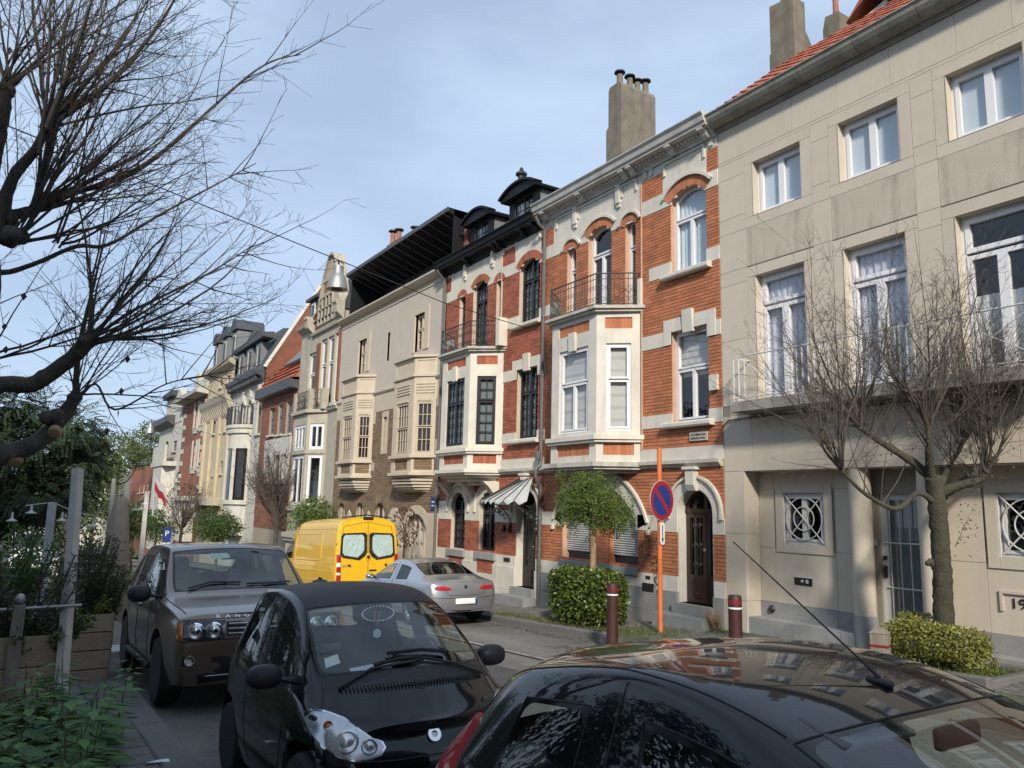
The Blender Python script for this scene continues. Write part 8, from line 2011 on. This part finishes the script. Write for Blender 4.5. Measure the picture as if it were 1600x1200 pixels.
for p in (atX(98, 800, -15.3), atX(147, 809, -15.3), atX(171, 803, -15.3), atX(120, 806, -15.2), atX(213, 787, -19), atX(222, 786, -20), atX(50, 788, -15.3), atX(20, 800, -15.3), atX(229, 778, -21.5)):
    t = MB(); t.lathe([(.012, .0), (.02, -.04), (.02, -.1), (.035, -.115), (.085, -.14), (.085, -.15), (.03, -.14)], p-lg.location, seg=12); t.build('light', 'bulb_white', lg, smooth=True)
# folded parasol
pt = atX(190, 776, -14.8); pg = thing('parasol', 'folded beige parasol standing behind the bronze car', 'parasol', (pt.x, pt.y, road_z(pt.x)))
H = pt.z-pg.location.z; t = MB(); n = 26; rows = []
for (r, zz) in ((.05, H), (.09, H-.05), (.14, H-.5), (.18, H-1.0), (.18, H-1.5), (.21, H-1.9), (.23, H-2.05)):
    rows.append([Vector((math.cos(2*math.pi*k/n)*r*(1+.2*math.sin(k*2.9)+.1*math.sin(zz*3+k)), math.sin(2*math.pi*k/n)*r*(1+.2*math.sin(k*2.9)), zz+.03*math.sin(k*1.7))) for k in range(n)]+[None])
for r in rows: r[-1] = r[0]
t.grid(rows); t.build('canopy', 'canvas', pg, smooth='all'); t = MB(); t.tube([(0, 0, 0), (0, 0, H+.05)], .03, 8); t.build('pole', 'wood_grey', pg); t = MB(); t.lathe([(.19, H-1.15), (.2, H-1.12), (.19, H-1.09)], (0, 0, 0), seg=20); t.build('strap', 'canvas', pg); t = MB(); rbox(t, (0, 0, .06), (.6, .6, .12), .02); t.build('base', 'sign_grey', pg)
# flag and parking sign far down the street
f0 = atX(239, 772, -48); fg = thing('flag', 'small white and red flag hanging from a slanting staff', 'flag', f0); n = 8
for j, m_ in enumerate(('flag_white', 'flag_red')):
    t = MB(); rows = [[Vector((-.2*i/n*1.2, .75*i/n, 1.1-.42*(j+q)-.9*i/n+.06*math.sin(i*1.4))) for i in range(n+1)] for q in (0, 1)]
    t.grid(rows); t.build('cloth', m_, fg, smooth='all')
t = MB(); t.tube([(0, .1, -1.2), (0, -.02, 1.3)], .04, 6); t.build('staff', 'sign_grey', fg)
f0 = atX(262, 824, -36); ps_ = thing('parking_sign', 'blue parking sign on a post far down the street', 'sign', (f0.x, f0.y, road_z(f0.x)+.1)); h_ = f0.z-ps_.location.z
t = MB(); t.tube([(0, 0, 0), (0, 0, h_)], .04, 8); t.build('post', 'sign_grey', ps_); t = MB(); t.box(.045, .065, -.15, .15, h_-.62, h_); bp = t.build('plate', 'sign_blue', ps_)
text(bp, 'P', .32, Vector((.067, -.1, h_-.36)), 'plate_white', (R_(90), 0, R_(90)), .003, 'lettering')
# street name plate and canopy on the red house
o = MB(); fbox(o, FM, -22.72, -22.32, -.18, .22, .03, .06); sn_ = sub(h1, o, 'street_name_plate', 'sign_blue')
for zz, w in ((.06, .22), (-.06, .26)):
    x = -22.64; t = MB()
    while x < -22.64+w: ww = random.uniform(.02, .04); fbox(t, FM, x, x+ww, zz-.02, zz+.02, .06, .064); x += ww+.012
    stuff(t.build('worn_lettering', 'plate_white', sn_))
dr2 = i2['dr']; ca = dr2.uc
cn = MB(); n = 8; pr = []
top_u, top_z = ca+.05, .72
for k in range(n+1):
    f = k/n; pr.append((ca-1.35+2.2*f, 1.05*math.sin(math.pi*(.12+.76*f))**.6, .12-.0*f))
cp_ = sub(h2, cn, 'door_canopy', 'iron')
t = MB()
for k in range(n):
    (ua, oa, za), (ub, ob, zb) = pr[k], pr[k+1]; ta, tb = top_u-.3+.6*k/n, top_u-.3+.6*(k+1)/n
    q = MB(); q.quad(FM.pt(ua, oa, za), FM.pt(ub, ob, zb), FM.pt(tb, .08, top_z), FM.pt(ta, .08, top_z)); mid = FM.pt((ua+ub)/2, (oa+ob)/2+.03, za-.1); q.poly([FM.pt(ua, oa, za), mid, FM.pt(ub, ob, zb)]); q.build('canopy_panel', 'zinc_canopy' if 'zinc_canopy' in M else pm('zinc_canopy', (.42,.43,.42), .6, .12, 5, dirt=.3) and 'zinc_canopy', cp_)
    t.tube([FM.pt(ua, oa+.005, za+.01), FM.pt(ta, .085, top_z+.01)], .014, 4)
t.build('rib', 'iron', cp_); t = MB()
for s in (-.75, .62):
    c = ca+s
    for a in range(5): r = .09-.008*a; cc = FM.pt(c, .2+.14*a, .02-.1*(4-a)*.8); t.tube([cc+FM.n*(r*math.cos(k*.62)*(1-k*.05))+Vector((0, 0, r*math.sin(k*.62)*(1-k*.05))) for k in range(13)], .012, 4)
    t.tube([FM.pt(c, .02, -.55), FM.pt(c, .08, -.3), FM.pt(c, .35, -.02), FM.pt(c, .8, .1)], .016, 5)
t.build('scroll_bracket', 'iron', cp_)
for s in (-1.0, -.72, .52):
    t = MB(); ellip(t, FM.pt(ca+s*1.05, .06, -.62), (.05, .06, .11), nu=10, nv=7); sub(h2, t, 'wall_ornament', 'wood_dark', smooth='all')
# folded paper on the left pavement
pp_ = ground_hit(246, 1193); t = MB(); t.v += [Vector((-.03, -.09, .004)), Vector((.02, -.09, .02)), Vector((.03, .09, .004)), Vector((-.025, .085, .015)), Vector((0, 0, .024))]; t.f += [(0, 1, 4), (1, 2, 4), (2, 3, 4), (3, 0, 4)]
o = t.build('paper_scrap', 'paper'); o.location = (pp_.x, pp_.y, pave_z(pp_.x, 0)+.005); tag(o, 'crumpled white paper lying on the pavement slabs', 'litter')
# cable coil by the black door
t = MB(); c = Vector((-18.0, 11.2, pave_z(-18, 11.2)+.06)); random.seed(2)
for k in range(5): t.tube([c+Vector((math.cos(a*.6+k)*(.12+.03*k)+k*.06, math.sin(a*.6+k)*.08, .05*k*.5+.03*math.sin(a+k))) for a in range(12)], .013, 4)
o = t.build('cable_coil', 'iron'); tag(o, 'tangled dark cable lying by the black door step', 'cable')
# ------------------------------------------------------------------ foliage on the left and far trees
def blob(mb, c, d, n, ln, w, fn=leaf2, droop=0.0, shell=.55):
    c = Vector(c)
    for k in range(n):
        u = rdir(); r = random.uniform(shell, 1.0)**.7*(1+.25*math.sin(u.x*5+u.z*7+c.x)*random.random()); p = c+Vector((u.x*d[0]*r, u.y*d[1]*r, u.z*d[2]*r))
        fn(mb, p, rdir()+u*.5+Vector((0, 0, -droop)), (u+rdir()*.7), ln*random.uniform(.6, 1.3), w*random.uniform(.6, 1.3))
def pinn(mb, p, d, n_, nl=9, ln=.055, st=.03):       # a compound leaf: two rows of leaflets
    d = d.normalized(); s = d.cross(n_); s = s.normalized() if s.length > 1e-3 else d.orthogonal().normalized(); q = p.copy()
    for i in range(nl):
        d = (d+Vector((0, 0, -.07))).normalized(); q = q+d*st
        for sg in (-1, 1): leaf2(mb, q, s*sg+d*.45+rdir()*.12, n_, ln, ln*.42)
def ltree(name, lab, base, trunk_h, r, blobs, mat, n, ln, w, group=None, fn=leaf2, droop=0):
    tr = thing(name, lab, 'tree', base, 0, group); t = MB(); b = Vector(base)
    limb(t, [(0, 0, -.2), (0, 0, trunk_h*.5), (0, 0, trunk_h)], r, r*.7, 9)
    for c, d in blobs: limb(t, [(0, 0, trunk_h*.8), (Vector(c)-b)*.5+Vector((0, 0, trunk_h*.3)), Vector(c)-b], r*.45, r*.12, 6)
    t.build('trunk', 'bark_dark', tr, smooth='all'); m = MB(); tot = sum(d[0]*d[1]+d[0]*d[2]+d[1]*d[2] for c, d in blobs)
    for c, d in blobs: blob(m, Vector(c)-b, d, int(n*(d[0]*d[1]+d[0]*d[2]+d[1]*d[2])/tot), ln, w, fn, droop)
    stuff(m.build('crown', mat, tr)); return tr
random.seed(41)
# dark leafy tree over the left pavement
def A(px, py, X): return atX(px, py, X)
X = -17
b0 = Vector((X, -.4, road_z(X)))
dt = thing('leafy_tree', 'dark green leafy tree hanging over the left pavement', 'tree', b0); t = MB(); limb(t, [(0, 0, -.2), (.1, 0, 1.2), (0, .05, 2.6), (0, .1, 4.0)], .2, .12, 10)
for px, py in ((30, 650), (100, 690), (60, 740), (10, 780), (120, 640)): limb(t, [(0, .1, 2.6), (A(px, py, X)-b0)*.6+Vector((0, 0, .6)), A(px, py, X)-b0], .07, .02, 6)
t.build('trunk', 'bark_dark', dt, smooth='all'); m = MB()
for px, py, rx_, rz_, dx in ((20, 640, .55, .45, 0), (70, 645, .5, .4, -.6), (115, 670, .55, .5, .3), (30, 700, .6, .5, .5), (85, 720, .6, .5, -.3), (10, 750, .6, .55, .2), (60, 775, .55, .4, .6), (130, 725, .4, .35, 0), (110, 765, .4, .3, .4), (10, 800, .5, .35, -.4), (140, 690, .3, .3, -.5), (-30, 700, .8, .9, 0), (-60, 620, .8, .6, 0)):
    c = A(px, py, X+dx)-b0
    for k in range(int(190*rx_/.5)):
        u = rdir(); p = c+Vector((u.x*.8, u.y*rx_, u.z*rz_))*random.uniform(.4, 1.05); pinn(m, p, u+rdir()*.5+Vector((0, 0, -.35)), (u+Vector((0, 0, .8))+rdir()*.4).normalized(), 8, .075, .04)
stuff(m.build('crown', 'leaf_dark', dt)); print('leafy', len(m.f))
gp_ = 'trees closing the end of the street'
for i, (lab, px, py, X, rr, zz, n, mat, ln) in enumerate((
    ('bright green tree beside the leaning post, behind the festoon lights', 118, 722, -34, 1.25, 1.7, 5200, 'leaf_mid', .16), ('loose yellow-green tree with sky showing through at the end of the street', 186, 712, -80, 2.6, 3.2, 3000, 'leaf_far', .3), ('rounded tree behind the grey roof house', 226, 705, -125, 5.5, 4.6, 4200, 'leaf_far', .42),
    ('broad mid green tree behind the white van', 105, 790, -52, 3.0, 2.6, 5200, 'leaf_far', .22), ('dark green tree at the far left behind the white van', 30, 800, -60, 3.5, 3.0, 5200, 'leaf_mid', .25), ('pale hazy tree right at the far end of the road', 150, 765, -95, 3.6, 4.0, 4200, 'leaf_far', .36), ('low round tree in front of the grey roof house', 208, 812, -66, 1.9, 1.6, 2800, 'leaf_mid', .22))):
    c = atX(px, py, X); base = Vector((c.x, c.y, road_z(X))); bl = [(c, (rr*.8, rr*.7, zz*.7))]
    for k in range(7): u = rdir(); bl.append((c+Vector((u.x*rr*.7, u.y*rr*.8, u.z*zz*.65)), (rr*random.uniform(.3, .5), rr*random.uniform(.3, .5), zz*random.uniform(.28, .42))))
    ltree('distant_tree', lab, base, max(.8, c.z-base.z-zz*.3), .16+rr*.03, bl, mat, n, ln, ln*.5, gp_)
hd_ = thing('far_hedge', 'dark hedge closing off the parklet behind the white posts', 'hedge', (-27, 1.2, road_z(-27))); m = MB(); random.seed(43); blob(m, (0, -1.0, 1.0), (.7, 3.4, 1.35), 5200, .16, .09); stuff(m.build('foliage', 'leaf_dark', hd_)); t = MB()
for k in range(12): t.tube([(0, -3.5+k*.5, 0), (0, -3.4+k*.5, 1.2)], .04, 5)
stuff(t.build('stems', 'bark_dark', hd_))
# trees of the planted square on the camera's side, met only in reflections
for i, (x, y) in enumerate(((-9, -6.5), (-15, -7.5), (-22, -6.5), (-30, -7))):
    c = Vector((x, y, 2.0+i*.2)); bl = [(c, (2.4, 2.2, 2.6))]+[(c+Vector((u.x*1.9, u.y*1.7, u.z*2.0)), (1.2, 1.2, 1.1)) for u in (rdir() for k in range(6))]
    ltree('square_tree', ('first', 'second', 'third', 'fourth')[i]+' leafy tree of the square, outside the picture', (x, y, road_z(x)), 2.6, .2, bl, 'leaf_dark', 5200, .24, .13, 'leafy trees of the square')
# small street trees along the right pavement
def sbare(px, pyb, X, h, lab, mat_l=None, nl=0, whips=20):
    b = atX(px, pyb, X); Y = b.y; base = Vector((X, Y, pave_z(X, Y))); tr = thing('small_bare_tree', lab, 'tree', base); t = MB()
    limb(t, [(0, 0, -.1), (.02, 0, h*.25), (0, .02, h*.42)], .11, .09, 8); t.build('trunk', 'bark_dark', tr, smooth='all'); w = MB()
    for k in range(whips): v = Vector((0, 0, 1.1))+rdir()*.8; v.z = abs(v.z)+.2; whip(w, Vector((0, 0, h*.4)), v, h*random.uniform(.4, .62), .028, 2, .1, 4, .07, 6, .006, .4, .9)
    stuff(w.build('twigs', 'bark_twig', tr))
    if nl:
        m = MB()
        for k in range(nl): u = rdir(); leaf2(m, Vector((u.x*h*.22, u.y*h*.22, h*.66+u.z*h*.3))*1.0, rdir()+Vector((0, 0, -.6)), rdir(), .12, .07)
        stuff(m.build('last_leaves', mat_l, tr))
random.seed(51)
sbare(430, 850, -36.5, 6.0, 'bare twiggy street tree in front of the low brick house', 'leaf_brown', 160, 58); sbare(282, 840, -56, 5.6, 'bare tree with a few purple leaves before the striped house', 'leaf_brown', 900, 40)
b = atX(656, 870, -22.6); base = Vector((-22.6, 10.5, pave_z(-22.6, 10.5))); st_ = thing('withered_sapling', 'small sapling with withered brown leaves before the brown brick wall', 'tree', base); t = MB(); limb(t, [(0, 0, 0), (.03, 0, 1.2), (0, .03, 2.2)], .035, .02, 7); t.build('trunk', 'bark_dark', st_, smooth='all'); m = MB(); w = MB()
for k in range(14): v = Vector((0, 0, .7))+rdir()*.7; v.z = abs(v.z); o = whip(w, Vector((0, 0, 1.6)), v, random.uniform(.6, 1.2), .01, 1, .1, 4, .08, 4, .003)
stuff(w.build('twigs', 'bark_twig', st_))
for k in range(420): u = rdir(); leaf(m, Vector((u.x*.42, u.y*.42, 2.1+u.z*.62)), Vector((u.x*.4, u.y*.4, -1)), rdir(), .09, .045)
stuff(m.build('foliage', 'leaf_brown', st_))
def sleafy(px, py, X, r, rz, lab, mat, n, ln, droop=.6):
    c = atX(px, py, X); base = Vector((X, c.y, pave_z(X, c.y))); tr = thing('small_leafy_tree', lab, 'tree', base); t = MB(); h = c.z-base.z; limb(t, [(0, 0, 0), (.02, 0, h*.5), (0, 0, h)], .08, .05, 8); t.build('trunk', 'bark_dark', tr, smooth='all'); m = MB()
    for k in range(6): u = rdir(); blob(m, Vector((u.x*r*.45, u.y*r*.45, h+u.z*rz*.4)), (r*.65, r*.65, rz*.65), n//6, ln, ln*.35, leaf2, droop)
    stuff(m.build('crown', mat, tr))
sleafy(342, 820, -44, 1.45, 1.05, 'small round green street tree before the sand coloured house', 'leaf_mid', 6500, .14); sleafy(486, 805, -31, 1.1, .8, 'green weeping tree behind the yellow van', 'leaf_bright', 3200, .14); sleafy(245, 825, -55, 1.2, 1.0, 'small green tree beside the parking sign', 'leaf_mid', 2200, .18)
# shrubs in the planters
random.seed(61)
def shrub(lab, px, py, X, rx_, rz_, mat, n, ln, w, dx=.4):
    c = atX(px, py, X); base = Vector((c.x, c.y, c.z-rz_)); s = thing('planter_shrub', lab, 'shrub', base); m = MB(); t = MB()
    for k in range(max(8, n//130)):
        o = [Vector((random.uniform(-.15, .15), random.uniform(-.15, .15)*rx_*3, -.1))]; tip = Vector((random.uniform(-dx, dx), random.uniform(-1, 1)*rx_, rz_*random.uniform(.9, 2.0)))
        t.tube([o[0], o[0]*.5+tip*.5, tip], .008, 4)
        for i in range(130):
            f = random.uniform(.15, 1); p = o[0]*(1-f)+tip*f; leaf2(m, p+rdir()*.05, (tip.normalized()*.6+rdir()), rdir(), ln*random.uniform(.7, 1.2), w)
    stuff(m.build('foliage', mat, s)); stuff(t.build('stems', 'bark_twig', s))
shrub('olive green shrub in the near planter', 40, 935, X1-.25, .55, .5, 'leaf_olive', 4200, .07, .016); shrub('grey-green bushy shrub between the leaning post and the parasol', 138, 905, X2-.25, .35, .55, 'leaf_olive', 5200, .075, .017); shrub('wispy shrub standing before the folded parasol', 165, 925, X2-.3, .25, .4, 'leaf_olive', 2600, .07, .016)
shrub('dark straggly shrub at the left border under the leafy tree', 12, 905, X1-.6, .4, .6, 'leaf_nettle', 2600, .08, .025); shrub('low plant with yellow flowers in the near planter', 70, 985, X1-.2, .45, .14, 'leaf_mid', 1500, .06, .03); shrub('yellowing plant spilling from the taller planter', 140, 950, X2-.2, .35, .14, 'leaf_yellow', 1000, .06, .03)
# green chair and table behind the planter
gc = atX(30, 930, -12.2); ch = thing('green_chair', 'green metal cafe chair half hidden by the shrubs', 'chair', (gc.x, gc.y, pave_z(gc.x, 0))); zz = gc.z-ch.location.z
for (a, b) in (((0, -.22, 0), (0, -.22, zz+.35)), ((0, .22, 0), (0, .22, zz+.35))): t = MB(); t.tube([a, b], .016, 6); t.build('leg', 'green_plastic', ch)
t = MB(); t.box(-.4, .02, -.24, .24, .44, .47); t.build('seat', 'green_plastic', ch); t = MB(); t.box(-.02, .02, -.24, .24, zz+.2, zz+.35); t.build('backrest', 'green_plastic', ch)
# nettles in the foreground
random.seed(71)
nt = thing('nettle_patch', 'thick patch of dark nettles growing over the left pavement', 'plants', (-6.0, .2, pave_z(-6, 0)))
m = MB(); t = MB()
def nettle(px, py, X, h):
    b = atX(px, py, X); b.z = pave_z(X, 0); hh = h*random.uniform(.75, 1.2); lean = Vector((random.uniform(-.25, .25), random.uniform(-.2, .25), 1)).normalized(); pts = [b+lean*hh*k/6+Vector((random.uniform(-.012, .012), random.uniform(-.012, .012), 0)) for k in range(7)]; t.tube(pts, .007, 4, r1=.003)
    lv = int(hh/.075)
    for i in range(lv):
        f = .12+.88*i/lv; p = b+lean*hh*f; a = i*1.57+random.uniform(-.4, .4); ln = (.20*(1-f*.62))*random.uniform(.8, 1.15)
        for s in (0, math.pi): d_ = Vector((math.cos(a+s), math.sin(a+s), .12)); leaf(m, p+d_*.03, d_+Vector((0, 0, -.3)), Vector((0, 0, 1))+rdir()*.25, ln, ln*.55)
for k in range(150):
    X = random.uniform(-7.8, -4.2); Y = random.uniform(-.55, .42+(-X-4.3)*.12); b = Vector((X, Y, 0)); h = random.uniform(.45, .85)*(1 if X < -5 else .85)
    px_ = 0; bb = Vector((X, Y, pave_z(X, 0)))
    d0 = ray(0, 600); 
    def n2(bb=bb, h=h):
        hh = h; lean = Vector((random.uniform(-.25, .25), random.uniform(-.2, .25), 1)).normalized(); pts = [bb+lean*hh*k/6 for k in range(7)]; t.tube(pts, .007, 4, r1=.003); lv = int(hh/.07)
        for i in range(lv):
            f = .12+.88*i/lv; p = bb+lean*hh*f; a = i*1.57+random.uniform(-.4, .4); ln = (.27*(1-f*.55))*random.uniform(.8, 1.15)
            for s in (0, math.pi): d_ = Vector((math.cos(a+s), math.sin(a+s), .12)); leaf(m, p+d_*.03, d_+Vector((0, 0, -.3)), Vector((0, 0, 1))+rdir()*.25, ln, ln*.55)
    n2()
for o, n_, m_ in ((m, 'foliage', 'leaf_nettle'), (t, 'stems', 'stem_green')): q = stuff(o.build(n_, m_, nt)); q.location = -nt.location
tn = thing('tall_nettle', 'single tall nettle standing against the side of the bronze car', 'plant', (-8.2, 1.0, pave_z(-8.2, 0))); m = MB(); t = MB()
nettle(188, 1040, -8.2, .95); nettle(180, 1060, -8.0, .7)
for o, n_, m_ in ((m, 'foliage', 'leaf_nettle'), (t, 'stems', 'stem_green')): q = stuff(o.build(n_, m_, tn)); q.location = -tn.location
# ------------------------------------------------------------------ unseen houses added behind the camera to shade the near cars and fill reflections
pm('brick_plain', (.2,.1,.06), .9, .3, 2, .2, 60, fine=.2)
for k, (x0, x1, mat, hgt, lab) in enumerate(((-2.5, 6.5, 'far_white', 10.0, 'pale townhouse added out of view behind the photographer for shade and bounced light'), (6.5, 12.5, 'brick_plain', 10.2, 'brick townhouse added out of view behind the photographer for shade, farther along'), (12.5, 20, 'far_white', 10.1, 'last pale townhouse of the unseen row added behind the photographer for shade'))):
    Yb = -5.0; h = thing('townhouse', lab, 'house', ((x0+x1)/2, Yb, pave_z((x0+x1)/2, 0))); fr = Fr((x1, Yb), (x0, Yb)); wd = x1-x0
    ops = [Op(a, a+1.1, z, z+1.9) for a in (.7, wd/2-.55, wd-1.8) for z in (-.6, 2.6)]
    mb = MB(); wall(mb, fr, 0, wd, -2.6, hgt-1.4, ops); sub(h, mb, 'wall', mat)
    mb = MB(); mb.box(x0+.02, x1-.02, Yb-9, Yb-.25, -2.6, hgt-1.4); sub(h, mb, 'side_wall', 'interior')
    for q in ops: window(h, fr, q, -.14, 'white_pvc', [(0, .5, 0, .7, 1, 1), (.5, 1, 0, .7, 1, 1), (0, 1, .72, 1, 1, 1)])
    mb = MB(); mb.box(x0, x1, Yb-1, Yb+.4, hgt-1.6, hgt-1.1); sub(h, mb, 'cornice', 'cornice_white'); mb = MB(); mb.prism([(x0, Yb+.2, hgt-1.1), (x0, Yb-4, hgt+.4), (x0, Yb-9, hgt-1.1)], (wd, 0, 0)); sub(h, mb, 'roof', 'slate')
# next house along the row, beyond the right border
h5 = house_root('brick_house', 'brown brick townhouse beyond the beige stone house, outside the picture', -3.75, 3.0); shell(h5, -3.75, 3.0, 8.4)
ops = [Op(a, a+1.1, z, z+2.0) for a in (-3.0, -.9, 1.2) for z in (-1.0, 2.1, 5.3)]
add(h5, 'wall', 'brick_plain', lambda mb: wall(mb, FM, -3.75, 3.0, -2.6, 8.4, ops), split=False)
for q in ops: window(h5, FM, q, -.14, 'white_pvc', [(0, .5, 0, .7, 1, 1), (.5, 1, 0, .7, 1, 1), (0, 1, .72, 1, 1, 1)], curtain='curtain')
add(h5, 'stone_band', 'white_stone', lambda mb: [fbox(mb, FM, -3.74, 3.0, z, z+.3, 0, .05) for z in (-1.5, 1.4, 4.5, 7.6)])
add(h5, 'cornice', 'cornice_white', lambda mb: fbox(mb, FM, -3.74, 3.0, 8.0, 8.5, 0, .5)); add(h5, 'roof', 'slate', lambda mb: mb.prism([(-3.75, DF-.3, 8.4), (-3.75, DF+4, 11), (-3.75, DF+9, 8.4)], (6.75, 0, 0)))
# ------------------------------------------------------------------ lift everything so that the pavement by the camera is near z = 0
for ob in list(SC.objects):
    if ob.parent is None: ob.location.z += 1.81
